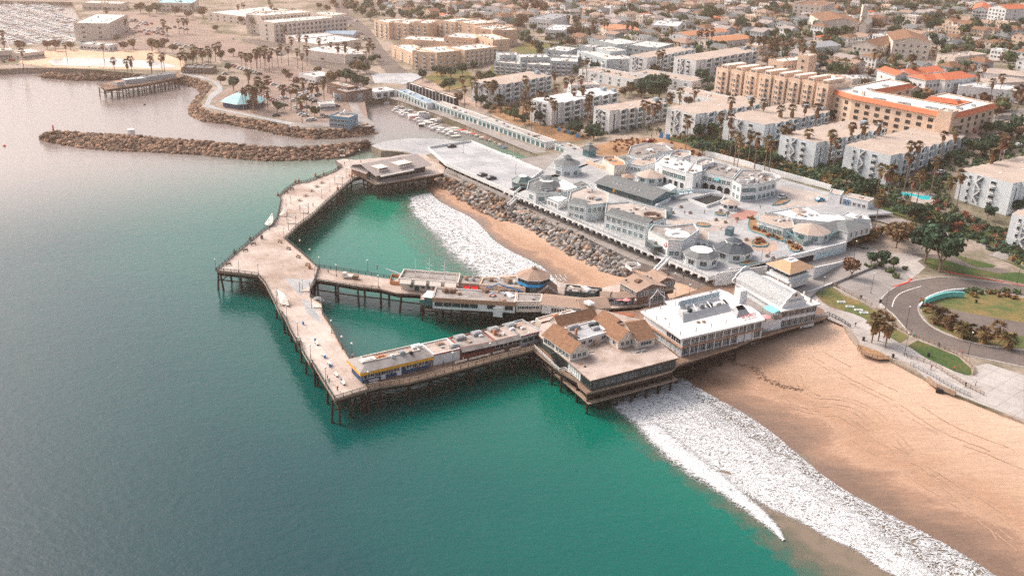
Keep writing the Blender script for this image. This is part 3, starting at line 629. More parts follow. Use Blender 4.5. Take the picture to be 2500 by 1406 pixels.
drape('bluff','',[(1180,255),(1290,268),(1400,320),(1500,345),(1620,340),(1700,362),(1715,400),(1600,385),(1480,388),(1330,335),(1200,280)],'scrub',.3,8,label='bare orange brown bluff below the white flats')
drape('undergrowth','',[(1700,362),(1620,338),(1700,330),(1860,360),(2060,420),(2190,470),(2330,540),(2500,600),(2500,660),(2330,575),(2200,530),(2060,480),(1880,420),(1740,378)],'lawn',.3,8,label='dark planted slope below the white flats')
drape('road','',[(1735,392),(2010,478),(2140,520),(2330,575),(2560,650),(2560,672),(2320,592),(2130,538),(1990,492),(1740,412)],'walk',.34,8,label='lane and retaining edge behind the mall')
flat('path','H',[(690,0),(830,0),(1040,60),(1330,100),(1600,240),(1834,310),(1834,345),(1560,275),(1330,205),(1280,230),(1050,170),(900,195),(780,190),(700,120)],'walk',dz=.03,label='grey path curving above the loop road')
plz = flat('plaza','H',[(0,470),(270,380),(520,290),(600,180),(780,190),(900,195),(1080,280),(1050,300),(1100,345),(1000,430),(985,460),(860,490),(790,540),(762,600),(790,650),(720,650),(600,590),(400,490),(280,545),(320,600),(390,650),(600,700),(770,810),(930,920),(1050,960),(1130,1010),(1300,1110),(1440,1160),(1500,1130),(1470,1080),(1560,1060),(1834,1150),(1834,1480),(1500,1360),(1330,1290),(1180,1240),(985,1065),(880,1030),(740,1030),(640,990),(605,900),(540,800),(370,730),(340,690)],'conc',dz=.02,label='pale concrete promenade between the loop road and the beach')
flat('plaza','H',[(0,440),(120,380),(480,300),(620,250),(760,270),(900,330),(990,430),(860,490),(790,540),(762,610),(740,640),(600,580),(400,475),(220,540),(60,470)],'walk',dz=.035,label='grey paved forecourt beside the white restaurant')
loop_o = zc('H',[(1834,480),(1560,450),(1260,420),(1110,430),(960,460),(860,500),(785,560),(765,610),(800,650),(860,700),(930,780),(1010,860),(1180,930),(1400,1000),(1600,1040),(1834,1090)])
loop_i = zc('H',[(1834,965),(1560,930),(1350,880),(1200,820),(1110,760),(1055,690),(1050,630),(1110,580),(1250,540),(1400,510),(1834,560)])
flat('road','',loop_o + [(2700,950),(2700,800)] + loop_i,'asphalt',z=SB,dz=.05,label='looping road around the sunken planted island')
flat('road','H',[(900,195),(1050,170),(1280,230),(1330,260),(1420,310),(1640,350),(1760,350),(1700,390),(1500,385),(1250,370),(1100,345),(1040,300),(1080,280),(985,240)],'asphalt',dz=.045,label='grey service lane beside the big dark trees')
flat('lawn','H',[(1060,290),(1120,275),(1250,290),(1400,340),(1640,390),(1834,380),(1834,465),(1560,415),(1330,385),(1130,350)],'lawn',dz=.06,label='green verge under the big dark trees')
flat('lawn','H',[(1290,245),(1400,245),(1560,280),(1640,320),(1600,350),(1480,345),(1380,300)],'lawn',dz=.07,label='oval lawn in the bend of the service lane')
flat('lawn','H',[(270,540),(400,490),(480,550),(600,600),(760,690),(800,760),(960,850),(970,870),(910,910),(800,850),(720,760),(560,690),(400,640),(330,600)],'grass',dz=.05,label='long dry lawn beside the white restaurant')
flat('lawn','H',[(965,930),(1040,890),(1200,950),(1340,1010),(1440,1100),(1440,1145),(1400,1150),(1290,1110),(1100,1020)],'lawn',dz=.05,label='green lawn island beside the beach promenade')
isl = flat('planted_island','H',[(1834,950),(1560,920),(1360,870),(1210,810),(1130,755),(1075,690),(1070,635),(1130,600),(1400,530),(1834,575)],'grass',dz=.07,label='planted island inside the loop road')
flat('road','H',[(1110,640),(1180,620),(1250,650),(1440,690),(1834,760),(1834,860),(1560,830),(1330,780),(1220,720)],'asphalt',dz=.09,label='sunken ramp running under the turquoise arch')
flat('lawn','H',[(590,915),(700,955),(760,975),(850,1030),(740,1030),(640,995),(600,960)],'scrub',dz=.05,label='sandy planter with three palms beside the beach')
# PIER
PZ = 6.6
def rocks_mesh(seed,r=1.0):
 bm = bmesh.new(); bmesh.ops.create_icosphere(bm,subdivisions=1,radius=r)
 rr = random.Random(seed); k = [rr.uniform(.65,1.25) for _ in range(3)]
 for v in bm.verts:
  v.co = Vector((v.co.x * k[0],v.co.y * k[1],v.co.z * k[2] * .8)) * rr.uniform(.8,1.2)
 me = bpy.data.meshes.new('rock'); bm.to_mesh(me); bm.free(); return me
ROCKS = [rocks_mesh(i) for i in range(6)]
ROCKS_G = []
for i,me in enumerate(ROCKS):
 g = me.copy(); me.materials.append(M['rock']); g.materials.append(M['rockg']); ROCKS_G.append(g)
def riprap(parent,top,bot,n,size,grey=0.0,single=300,core=True,seed=1,jit=.5):
 """boulders between a top line and a bottom line; the nearest ones as parts, the rest joined"""
 rr = random.Random(seed); T = line_pts(top,3.0); n_t = len(T)
 def at(line,t):
  ls = [0]
  for i in range(len(line) - 1): ls.append(ls[-1] + (line[i + 1] - line[i]).length)
  d = t * ls[-1]
  for i in range(len(line) - 1):
   if d <= ls[i + 1] or i == len(line) - 2: return line[i] + (line[i + 1] - line[i]) * ((d - ls[i]) / max(1e-6,ls[i + 1] - ls[i]))
 top = [Vector(p) for p in top]; bot = [Vector(p) for p in bot]; pl = []
 for i in range(n):
  t = rr.random(); s = rr.random(); a,b = at(top,t),at(bot,t); p = a + (b - a) * s
  p += Vector((rr.uniform(-jit,jit),rr.uniform(-jit,jit),rr.uniform(-.3,.5))); sz = size * rr.uniform(.55,1.3)
  pl.append((p,sz,rr.random() < grey + (.35 if grey and t > .4 else 0),rr.uniform(0,6.28),rr.uniform(-.6,.6)))
 pl.sort(key=lambda q: -q[1] / (q[0] - Vector((0,0,CAMH))).length)
 for p,sz,g,r1,r2 in pl[:single]:
  put('rock',rr.choice(ROCKS_G if g else ROCKS),parent,p,sc=(sz,sz,sz),rot=(r2,r2 * .5,r1))
 for g in (False,True):
  V = []; F = []; k = 0
  rest = [q for q in pl[single:] if q[2] == g]
  if not rest: continue
  base = [np.array([tuple(v.co) for v in me.vertices]) for me in ROCKS]; fc = np.array([tuple(pp.vertices) for pp in ROCKS[0].polygons])
  for p,sz,_,r1,r2 in rest:
   b = base[rr.randrange(6)] * sz; ca,sa = math.cos(r1),math.sin(r1); R = np.array([[ca,-sa,0],[sa,ca,0],[0,0,1]])
   cb,sb = math.cos(r2),math.sin(r2); R = R @ np.array([[1,0,0],[0,cb,-sb],[0,sb,cb]])
   V.append(b @ R.T + np.array(p)); F.append(fc + k); k += len(b)
  V = np.concatenate(V) - np.array(WO[parent]); F = np.concatenate(F)
  me = bpy.data.meshes.new('rocks'); me.from_pydata(V.tolist(),[],F.tolist()); me.materials.append(M['rockg' if g else 'rock'])
  o = link(bpy.data.objects.new('rocks',me)); o.parent = parent; o['kind'] = 'stuff'
 if core:
  mb = MB(); m = 24
  for i in range(m):
   a,b,c,d = at(top,i / m),at(top,(i + 1) / m),at(bot,(i + 1) / m),at(bot,i / m); z = Vector((0,0,-.8)); mb.face([a + z,b + z,c + z,d + z])
  mb.build('core','rock',parent)
# ---- breakwater
bN = [Vector((p.x,p.y,3.6)) for p in Wl([(118,330),(133,322),(200,327),(313,333),(455,345),(557,352),(642,361),(727,363),(813,357),(898,346)],3.6)]
bS = [Vector((p.x,p.y,-.2)) for p in Wl([(96,338),(119,347),(199,362),(285,369),(370,372),(484,378),(557,386),(640,393),(750,393),(840,386)],0)]
bNN = [a + (a - b).normalized() * 7 for a,b in zip([Vector((p.x,p.y,0)) for p in bN],[Vector((p.x,p.y,0)) for p in bS])]
bC = [a + (Vector((b.x,b.y,3.6)) - a).normalized() * 3 for a,b in zip(bN,bS)]
bk = thing('breakwater','long curved rubble breakwater of brown boulders reaching out to sea','breakwater',tuple(bN[4]))
for nm,t_,b_,n_,sg in (('a',bC,bS,1900,260),('b',bN,bC,420,40),('c',bN,bNN,500,0)): riprap(bk,t_,b_,n_,1.1,single=sg,seed=hash(nm) % 97 if False else ord(nm))
# ---- harbour riprap
h_top = Wl([(905,305),(830,316),(760,318),(715,312),(650,298),(590,287),(520,278),(492,266),(488,252),(500,232),(516,215),(505,202),(470,190),(430,184)],3.4)
h_bot = ribbon(h_top,13)[0]; h_bot = ribbon(h_top,13)[1] if inside(h_bot[4].x,h_bot[4].y,coast) else h_bot; h_bot = [Vector((p.x,p.y,-.3)) for p in h_bot]
hb = thing('rock_embankment','boulder embankment curving around the harbour car park','embankment',tuple(h_top[3])); riprap(hb,h_top,h_bot,1900,1.0,single=160,seed=5)
g_top = Wl([(430,186),(330,184),(250,188),(180,186),(110,182)],2.5); g_bot = Wl([(420,192),(330,194),(250,197),(180,199),(92,189)],-.2); g_bot2 = Wl([(425,180),(330,176),(250,180),(180,180),(105,179)],-.2)
hb = thing('rock_groyne','small rock groyne beside the far timber pier','breakwater',tuple(g_top[3])); riprap(hb,g_top,g_bot,450,.9,single=60,seed=6); riprap(hb,g_top,g_bot2,160,.9,single=0,seed=16)
g_top = Wl([(280,168),(180,166),(100,162),(0,160),(-100,160)],3); g_bot = Wl([(280,176),(180,173),(100,171),(0,173),(-100,174)],-.2)
hb = thing('rock_embankment','low boulder embankment in front of the lagoon sand','embankment',tuple(g_top[2])); riprap(hb,g_top,g_bot,500,.9,single=60,seed=8)
# ---- mall revetment
m_top = Wl([(100,330),(330,370),(480,440),(650,520),(850,600),(1000,680),(1200,770),(1400,880),(1600,970),(1730,1060),(1740,1100)],6.2,'F')
m_bot = Wl([(120,400),(300,530),(450,610),(620,690),(800,750),(1000,860),(1200,990),(1400,1090),(1560,1180),(1700,1200),(1720,1190)],1.2,'F')
mr = thing('rock_embankment','grey and brown boulders heaped below the walkway of the mall','embankment',tuple(m_top[5])); riprap(mr,m_top,m_bot,1500,.98,grey=.45,single=300,seed=9)
# ---- pier decks (outlines read from the picture at deck height)
def railing_mesh(mb,pts,h=1.1,step=2.4,rails=3,mi=0,th=.09):
 for i in range(len(pts) - 1):
  a,b = Vector(pts[i]),Vector(pts[i + 1]); n = max(1,round((b - a).length / step))
  for k in range(n + (i == len(pts) - 2)):
   p = a + (b - a) * (k / n); mb.bar(p,p + Vector((0,0,h)),th * 1.5,th * 1.5,mi)
  for r in range(rails):
   z = Vector((0,0,h * (r + 1) / rails)); mb.bar(a + z,b + z,th,th if r < rails - 1 else th * 1.4,mi)
 return mb
PILE = MB().tube((0,0,-9),(0,0,0),.36,.32,7).mesh('pile','pile')
def deck(parent,pts,m,z=PZ,th=.55,name='deck'):
 p = ccw([Vector((q.x,q.y)) for q in pts]); mb = MB(); mb.prism(p,z - th,z,1,0,1,bottom=True)
 mb.build(name,[m,'timber'],parent)
 q = inset(p,.7); b = MB(); b.ring([(v.x,v.y) for v in q],.5,z - th - 1.2,z - th,0); b.face([(v.x,v.y,z - th - .02) for v in p[::-1]]); b.build('edge_beam','pile',parent); return p
def piles(parent,pts,step,z=PZ,rake=0.0,off=1.0,rr=random.Random(3)):
 br_ = MB(); pp = [Vector((p[0],p[1],z - 3.4)) for p in pts]; [br_.bar(a,b,.2,.35) for a,b in zip(pp,pp[1:])]; br_.build('brace','pile',parent)
 for p in line_pts(pts,step):
  L = 2.0; rx = rr.uniform(-rake,rake); ry = rr.uniform(-rake,rake)
  put('pile',PILE,parent,(p[0],p[1],z - .5),sc=(1,1,1.0),rot=(rx,ry,0))
pier = thing('horseshoe_pier','horseshoe shaped fishing pier with pale concrete deck on timber piles','pier',tuple(W(700,640,PZ)))
arm_n = zc('E',[(1190,170),(1120,185),(1125,210),(1180,240),(1105,285),(1020,318),(880,372),(775,385),(690,445),(640,500),(655,520),(640,600),(620,690),(590,735),(510,785),(395,880),(250,1000),(100,1132),(290,1152),(460,1172)]) + \
 zc('I',[(520,260),(585,388),(640,512),(668,520),(700,580),(730,650),(785,750),(825,752),(835,835),(900,945),(925,940),(1015,1090),(1115,1252),(1265,1205),(1400,1165),(1385,1130),(1240,900),(1150,760),(1090,640),(1010,520),(1000,430),(905,375),(905,305),(945,235)]) + \
 zc('E',[(975,1112),(835,985),(690,865),(700,845),(800,745),(910,668),(1040,545),(1115,480),(1200,405),(1285,335),(1340,318),(1470,388),(2050,292),(2065,240),(1880,130),(1500,160),(1300,180)])
dpts = deck(pier,Wl(arm_n,PZ),'deckc')
pb = MB(); q = Wl([(685,210),(880,220),(940,215),(905,270),(850,300),(830,360),(790,330),(740,280)],PZ + .006,'I'); pb.face([v for v in ccw(q)] if False else [Vector((v[0],v[1],PZ + .006)) for v in ccw(q)]); pb.build('repair_slab','plaza',pier)
pb = MB(); q = Wl([(830,390),(890,400),(960,500),(1010,600),(940,560),(870,500)],PZ + .006,'I'); pb.face([Vector((v[0],v[1],PZ + .006)) for v in ccw(q)]); pb.build('repair_slab','plaza',pier)
outer_line = Wl(arm_n[2:33],PZ)
lines_out = [Wl(arm_n[1:18],PZ),Wl(arm_n[17:33],PZ),Wl(arm_n[32:36],PZ)]
inner_line = Wl(arm_n[43:56],PZ); inner2 = Wl(arm_n[35:44],PZ)
cen = Vector((-45,290,0))
for ln in lines_out + [inner2,inner_line]:
 railing_mesh(MB(),[Vector((p.x,p.y,PZ)) for p in ln],th=.10).build('railing','dmetal',pier)
kb = MB()
for ln in lines_out + [inner2,inner_line]: strip(kb,[Vector((p.x,p.y,PZ)) for p in ln],.35,.22)
kb.build('kerb','timber',pier)
def off_line(pts,d):  # shift a line sideways
 L,R = ribbon(pts,abs(d) * 2); return L if d > 0 else R
rrp = random.Random(12)
def line_offset(pts,d): return off_line([Vector((p.x,p.y,PZ)) for p in pts],d)
for ln,s in ((lines_out[0],9),(lines_out[1],8.5),(lines_out[2],6),(inner_line,8),(inner2,8)):
 for d in (1.2,-1.2):
  pts = line_offset(ln,d)
  if inside(pts[len(pts) // 2].x,pts[len(pts) // 2].y,dpts) : piles(pier,pts,s,rake=.10,rr=rrp); break
for a,b in (((-75,330),(-58,300)),((-72,380),(-62,400)),((-70,350),(-50,330)),((-65,270),(-50,250)),((-55,240),(-40,225)),((-80,290),(-60,285))):
 for k in range(4):
  x = a[0] + (b[0] - a[0]) * k / 3; y = a[1] + (b[1] - a[1]) * k / 3
  if inside(x,y,dpts): put('pile',PILE,pier,(x,y,PZ - .5))
mid = zc('I',[(935,150),(975,118),(1130,140),(1380,180),(1590,215)]) + zc('J',[(650,200),(930,170),(1330,250),(1650,290),(1780,260),(2200,330),(2250,420),(1700,470),(1480,520),(1130,480),(920,470),(790,490),(600,460),(90,420),(100,330)]) + zc('I',[(1860,345),(1650,335),(1510,300),(1300,275),(1130,245),(945,215)])
mp_ = thing('middle_pier','middle pier crossing to the plaza with shops and restaurants on it','pier',tuple(W(1200,700,PZ)))
mpts = deck(mp_,Wl(mid,PZ - .06),'deckc',z=PZ - .06)
low = Wl([(940,235),(1130,265),(1300,290),(1500,310),(1860,360)],PZ,'I') + Wl([(95,425),(600,470),(800,495),(1130,500),(1450,520)],PZ,'J')[0:]
upp = Wl([(975,118),(1130,140),(1380,180),(1590,215)],PZ,'I')
for ln in (low[:4],upp): railing_mesh(MB(),[Vector((p.x,p.y,PZ)) for p in ln]).build('railing','dmetal',mp_)
piles(mp_,[Vector((p.x,p.y,PZ)) + Vector((.2,1.4,0)) for p in low[:5]],6,rake=.18,rr=rrp); piles(mp_,[Vector((p.x,p.y,PZ)) - Vector((.2,1.4,0)) for p in upp],8,rr=rrp)
piles(mp_,[Vector((p.x,p.y,PZ)) + Vector((.2,2.4,0)) for p in low[5:]],4.5,rr=rrp); piles(mp_,[Vector((p.x,p.y,PZ)) + Vector((.2,7.4,0)) for p in low[5:]],6,rr=rrp)
gw = Wl([(105,455),(240,482),(370,470),(480,500),(620,490),(750,510)],4.2,'J'); g = MB(); strip(g,[Vector((p.x,p.y,4.2)) for p in gw],1.2,.25); g.build('gangway','timber',mp_)
fr = zc('I',[(1385,1130),(1400,1165),(1500,1138)]) + zc('J',[(0,1100),(370,1005),(700,915),(1065,822),(1300,1010),(1440,1090),(1450,1130),(1525,1190),(2040,1060),(2250,1000)]) + zc('K',[(900,945),(1400,790),(1520,735),(2170,545),(2150,480),(1500,100)]) + zc('K',[(1130,280),(800,400),(560,480),(320,500),(200,450)]) + zc('J',[(1620,450),(1420,480),(1130,560),(900,600),(380,710),(0,800)]) + zc('I',[(1290,885),(1230,885)])
fp = thing('front_pier','straight front pier carrying the shop sheds and two large restaurants','pier',tuple(W(1200,860,PZ)))
deck(fp,Wl(fr,PZ - .03),'deckw',z=PZ - .03)
fl = Wl([(1400,1165),(1500,1138)],PZ,'I') + Wl([(0,1100),(370,1005),(700,915),(1065,822)],PZ,'J')
railing_mesh(MB(),[Vector((p.x,p.y,PZ)) for p in fl],1.15,2.6,3,th=.14).build('railing','timber',fp)
for d,s in ((1.0,6.5),(6.0,6.5),(11.0,8)): piles(fp,[Vector((p.x - .3 * d * .5,p.y + d,PZ)) for p in fl],s,rake=.06,rr=rrp)
fo = Wl([(1065,822),(1300,1010),(1440,1090),(1525,1190),(2040,1060),(2250,1000)],PZ,'J') + Wl([(900,945),(1400,790)],PZ,'K')
piles(fp,[Vector((p.x + .3,p.y + 1.3,PZ)) for p in fo],5.0,rr=rrp); piles(fp,[Vector((p.x - 2,p.y + 7,PZ)) for p in fo[3:]],6.0,rr=rrp); piles(fp,[Vector((p.x - 4,p.y + 13,PZ)) for p in fo[3:]],6.0,rr=rrp)
piles(fp,[Vector((p.x + 3,p.y + 5,PZ)) for p in fo[:4]],6.0,rr=rrp)
piles(pier,[Vector((p.x + .6,p.y + 2,PZ)) for p in Wl([(1470,388),(2050,292)],PZ,'E')],7,rr=rrp); piles(pier,[Vector((p.x - 1.6,p.y + 9,PZ)) for p in Wl([(1400,350),(2050,260)],PZ,'E')],7,rr=rrp)
# BUILDING KIT
_wm = {}
def winmesh(w,h,style='p',frame='white',glass='glass'):
 k = (round(w,2),round(h,2),style,frame,glass)
 if k in _wm: return _wm[k]
 mb = MB(); f = .09 if w < 2.5 else .12; x0,x1 = -w / 2,w / 2
 def fr(xa,xb,za,zb,y0=.04,y1=-.09): mb.prism([(xa,y1),(xb,y1),(xb,y0),(xa,y0)],za,zb,0,bottom=True)
 if style != 'o':
  fr(x0 - f,x0,-f,h + f); fr(x1,x1 + f,-f,h + f); fr(x0,x1,-f,0); fr(x0,x1,h,h + f)
 n = {'p': 2,'g': 2,'t': max(2,round(w / .9)),'o': 1,'s': 1,'v': 1,'d': 1}[style]
 for i in range(1,n): x = x0 + w * i / n; fr(x - .04,x + .04,0,h,.02,-.06)
 if style in ('g',): fr(x0,x1,h / 2 - .04,h / 2 + .04,.02,-.05)
 if style == 't' and h > 2: fr(x0,x1,h * .72,h * .72 + .07,.02,-.05)
 mb.face([(x0,-.02,0),(x1,-.02,0),(x1,-.02,h),(x0,-.02,h)],1)
 me = mb.mesh('window',[frame,glass]); _wm[k] = me; return me
def wins(parent,a,b,zs,n,w,h,style='p',frame='white',glass='glass',cen=None,margin=.5,name='window',skip=(),proud=.03):
 """rows of windows on the wall a-b, facing away from cen"""
 a,b = Vector(a[:2]),Vector(b[:2]); d = b - a; L = d.length; d.normalize(); nn = Vector((d.y,-d.x))
 if cen is not None and (a - Vector(cen[:2])).dot(nn) < 0: nn = -nn
 rz = math.atan2(nn.y,nn.x) + math.pi / 2; me = winmesh(w,h,style,frame,glass)
 for zi,z in enumerate(zs):
  for i in range(n):
   if (zi,i) in skip or i in skip: continue
   t = margin + (L - 2 * margin) * (i + .5) / n; p = a + d * t + nn * proud; put(name,me,parent,(p.x,p.y,z),rz)
def centroid(p): return sum((Vector(q[:2]) for q in p),Vector((0,0))) / len(p)
def flatb(name,label,cat,pts,z0,z1,wall,roof,par=.5,group=None,wins_=None,parent=None,over=0.0):
 """flat-roofed block: walls, roof and a raised parapet"""
 c = centroid(pts); root = parent or thing(name,label,cat,(c.x,c.y,z0),group)
 pts = [Vector(q[:2]) for q in ccw(pts)]
 mb = MB(); mb.prism(pts,z0,z1 - .02,0,cap=False); mb.ring(pts,.3,z1 - .02,z1 + par,0) if par > 0 else None; mb.build('wall',wall,root)
 q = inset(pts,.3 if par > 0 else -over); r = MB(); r.face([(v.x,v.y,z1) for v in q]) if par > 0 else r.prism(q,z1 - .02,z1 + .28,0,bottom=True); r.build('roof',roof,root)
 if par > 0:
  ar = abs(area2(pts)) / 2; r_ = random.Random(int(ar * 7) + len(pts))
  for _ in range(min(9,int(ar / 38)) if ar > 45 else 0):
   a,b = r_.choice(q),r_.choice(q); p = c.lerp(Vector(a).lerp(Vector(b),r_.random()),r_.uniform(.15,.75)); s_ = r_.uniform(.7,1.5); m_ = MB(); m_.box((p.x,p.y,z1),(s_ * r_.uniform(.8,1.9),s_,r_.uniform(.3,.9)),r_.choice((.6,2.2))); m_.build('roof_unit',r_.choice(('metal','white','metal','tanroof')),root)
 return root,pts,c
def gableb(root,r4,zb,ze,h,wall,roof,ridge='ab',over=.45,hip=0.0,trim=None):
 a,b,c,d = [Vector(q[:2]) for q in r4]
 if ridge != 'ab': a,b,c,d = b,c,d,a
 m1,m2 = (a + d) / 2,(b + c) / 2; ax = (m2 - m1).normalized(); R1,R2 = m1 + ax * ((d - a).length * hip),m2 - ax * ((d - a).length * hip)
 if zb is not None:
  w = MB(); w.prism([a,b,c,d],zb,ze,0,cap=False)
  if hip == 0:
   for p,q,r in ((d,a,m1),(b,c,m2)): w.face([(p.x,p.y,ze),(q.x,q.y,ze),(r.x,r.y,ze + h)])
  w.build('wall',wall,root)
 n = (d - a).normalized(); drop = over * h / ((d - a).length / 2)
 A,B,C,D = a - n * over - ax * over,b - n * over + ax * over,c + n * over + ax * over,d + n * over - ax * over
 if hip == 0: P1,P2 = R1 - ax * over,R2 + ax * over
 else: P1,P2 = R1,R2
 z,zt,th = ze - drop + .12,ze + h + .12,.16; m = MB()
 V = lambda p,zz: (p.x,p.y,zz)
 for fa in ([V(A,z),V(B,z),V(P2,zt),V(P1,zt)],[V(C,z),V(D,z),V(P1,zt),V(P2,zt)]): m.face(fa)
 if hip: m.face([V(D,z),V(A,z),V(P1,zt)]); m.face([V(B,z),V(C,z),V(P2,zt)])
 else:
  for p,q,r in ((D,A,P1),(B,C,P2)):
   m.face([V(p,z - th),V(r,zt - th),V(r,zt),V(p,z)],1); m.face([V(r,zt - th),V(q,z - th),V(q,z),V(r,zt)],1)
 for p,q in ((A,B),(C,D)) + (((B,C),(D,A)) if hip else ()): m.face([V(p,z - th),V(q,z - th),V(q,z),V(p,z)],1)
 m.build('roof',[roof,trim or wall],root); return (a,b,c,d)
def ngon(c,r,n=8,rot=None):
 rot = math.pi / n if rot is None else rot
 return [Vector((c[0] + r * math.cos(rot + 2 * math.pi * i / n),c[1] + r * math.sin(rot + 2 * math.pi * i / n))) for i in range(n)]
def pyr(root,pts,z,h,roof,top=0.0,over=.5,name='roof',trim=None):
 """pyramid or truncated roof over a polygon"""
 p = inset(pts,-over); c = centroid(p); m = MB(); n = len(p)
 for i in range(n):
  a,b = p[i],p[(i + 1) % n]; ta,tb = c + (a - c) * top,c + (b - c) * top
  m.face([(a.x,a.y,z),(b.x,b.y,z),(tb.x,tb.y,z + h),(ta.x,ta.y,z + h)] if top else [(a.x,a.y,z),(b.x,b.y,z),(c.x,c.y,z + h)])
  m.face([(a.x,a.y,z - .2),(b.x,b.y,z - .2),(b.x,b.y,z),(a.x,a.y,z)],1)
 if top: m.face([tuple(c + (q - c) * top) + (z + h,) for q in p],1)
 m.face([(q.x,q.y,z - .2) for q in p[::-1]],1)
 return m.build(name,[roof,trim or 'white'],root)
def units(root,k,z,lst,m='metal',name='roof_unit',ang=None):
 """roof equipment boxes: (x, y, w, d, h) in picture points"""
 for q in lst:
  p = W(*zc(k,[q[:2]])[0],z); a = math.atan2(E1.y,E1.x) if ang is None else ang
  b = MB(); b.box((p.x,p.y,z),q[2:5],a); b.box((p.x,p.y,z + q[4]),(q[2] * .6,q[3] * .6,.15),a,0); b.build(name,q[5] if len(q) > 5 else m,root)
def awning(root,a,b,z,d,drop,m,cen,name='awning'):
 a,b = Vector(a[:2]),Vector(b[:2]); n = Vector((b.y - a.y,a.x - b.x)).normalized()
 if (a - Vector(cen[:2])).dot(n) < 0: n = -n
 mb = MB(); A,B = a + n * d,b + n * d
 mb.face([(a.x,a.y,z),(b.x,b.y,z),(B.x,B.y,z - drop),(A.x,A.y,z - drop)]); mb.face([(A.x,A.y,z - drop),(B.x,B.y,z - drop),(B.x,B.y,z - drop - .3),(A.x,A.y,z - drop - .3)])
 mb.face([(a.x,a.y,z),(A.x,A.y,z - drop),(A.x,A.y,z - drop - .3),(a.x,a.y,z - .3)]); mb.face([(b.x,b.y,z),(B.x,B.y,z - drop),(B.x,B.y,z - drop - .3),(b.x,b.y,z - .3)])
 return mb.build(name,m,root)
def text(parent,s,loc,rz,size,m,tilt=math.pi / 2,name='lettering',ext=.05,sx=1.0,align='CENTER'):
 cu = bpy.data.curves.new('lettering','FONT'); cu.body = s; cu.size = size; cu.extrude = ext; cu.align_x = align; cu.align_y = 'CENTER'; cu.materials.append(M[m])
 t_ = link(bpy.data.objects.new('tmp',cu)); bpy.context.view_layer.update()
 me = bpy.data.meshes.new_from_object(t_.evaluated_get(bpy.context.evaluated_depsgraph_get())); bpy.data.objects.remove(t_)
 o = link(bpy.data.objects.new(name,me)); base = WO.get(parent,Vector((0,0,0)))
 if parent: o.parent = parent
 o.location = Vector(loc) - base; o.rotation_euler = (tilt,0,rz); o.scale = (sx,1,1); return o
# PIER BUILDINGS
# --- long shed with the yellow fascia
def rotdir(a,b): return math.atan2(b.y - a.y,b.x - a.x)
z1 = PZ + 3.0
r4 = rect((1335,1040),(1965,893),(1238,915),z1,'I'); c = centroid(r4)
sh = thing('pier_shop','long navy blue pier shop with yellow fascia and shingled mansard roof','shop',(c.x,c.y,PZ))
inr = inset(r4,.9); MB().prism(inr,PZ,z1,0,cap=False).build('wall','navy',sh)
p = ccw(r4); q = inset(r4,2.6); m_ = MB()
for i in range(4):
 a,b,cc,dd = p[i],p[(i + 1) % 4],q[(i + 1) % 4],q[i]; m_.face([(a.x,a.y,z1 + .45),(b.x,b.y,z1 + .45),(cc.x,cc.y,z1 + 1.7),(dd.x,dd.y,z1 + 1.7)])
m_.build('mansard_roof','dirtyroof',sh); f = MB(); f.ring(r4,.25,z1 - .35,z1 + .45); f.build('fascia','yellow',sh)
MB().face([(v.x,v.y,z1 + 1.45) for v in q]).build('flat_roof','pierroof',sh); MB().ring(q,.22,z1 + 1.4,z1 + 1.9).build('parapet','cream',sh)
MB().face([(v.x,v.y,z1 - .3) for v in p]).build('soffit','navy',sh)
wins(sh,inr[0],inr[1],[PZ + 1.3],5,1.6,1.1,'t',cen=c);
for i in range(4):
 a,b = inr[i],inr[(i + 1) % 4]
 if (b - a).length > 15 and (a + b).y / 2 < c.y: wins(sh,a,b,[PZ + 1.2],12,1.7,1.2,'t',cen=c,skip=(3,6,7))
 if (b - a).length > 15 and (a + b).y / 2 < c.y: wins(sh,a,b,[PZ + .1],12,1.1,2.2,'d',cen=c,skip=(0,1,2,4,5,7,8,9,10,11),glass='white',name='door')
units(sh,'I',z1 + 1.5,[(1400,915,4,2,.5,'cream'),(1510,885,2.6,1,.4,'orange'),(1610,885,.9,.9,.7,'white'),(1690,860,1.4,1.4,.9),(1815,800,2.6,1.6,.6,'white'),(1770,855,.8,.8,.5,'dark')],ang=math.radians(33))
# --- next sheds
def shed(name,label,a,b,c_,k,wall,roof,zt,front=None,nwin=0,trim='redwall',slope=0.0,style='t',ww=1.8):
 r = rect(a,b,c_,zt,k); c = centroid(r); root,pts,c = flatb(name,label,'shop',r,PZ,zt,wall,roof,.3)
 A,B = r[0],r[1]
 if (A - c).length: pass
 m = MB(); n = Vector((B.y - A.y,A.x - B.x)).normalized()
 if (A - c).dot(n) < 0: n = -n
 if slope:
  O = n * 1.3; m.face([(A.x,A.y,zt + .35),(B.x,B.y,zt + .35),(B.x + O.x,B.y + O.y,zt - .45),(A.x + O.x,A.y + O.y,zt - .45)],0); m.build('eave',[slope],root)
 t = MB(); o_ = n * .08; t.bar((A.x + o_.x,A.y + o_.y,zt + .1),(B.x + o_.x,B.y + o_.y,zt + .1),.12,.35); t.build('trim',trim,root)
 if nwin: wins(root,A,B,[PZ + 1.0],nwin,ww,1.3,style,cen=c,frame='redwall' if wall == 'redwall' else 'white')
 return root,r,c
s2 = shed('pier_shop','white pier shop with maroon roof edge next to the navy shop',(205,870),(432,818),(150,765),'J','white','pierroof',PZ + 3.0)
s3 = shed('pier_shop','long brown pier shop with white window bays in the middle of the front pier',(435,815),(735,752),(390,712),'J','redwall','dirtyroof',PZ + 3.0,nwin=6,slope='dirtyroof')
s4 = shed('pier_shop','pier shop with grey shuttered front and brown eave',(738,752),(950,700),(700,640),'J','brownwall','pierroof',PZ + 3.0,nwin=5,slope='dirtyroof',style='s',ww=2.4)
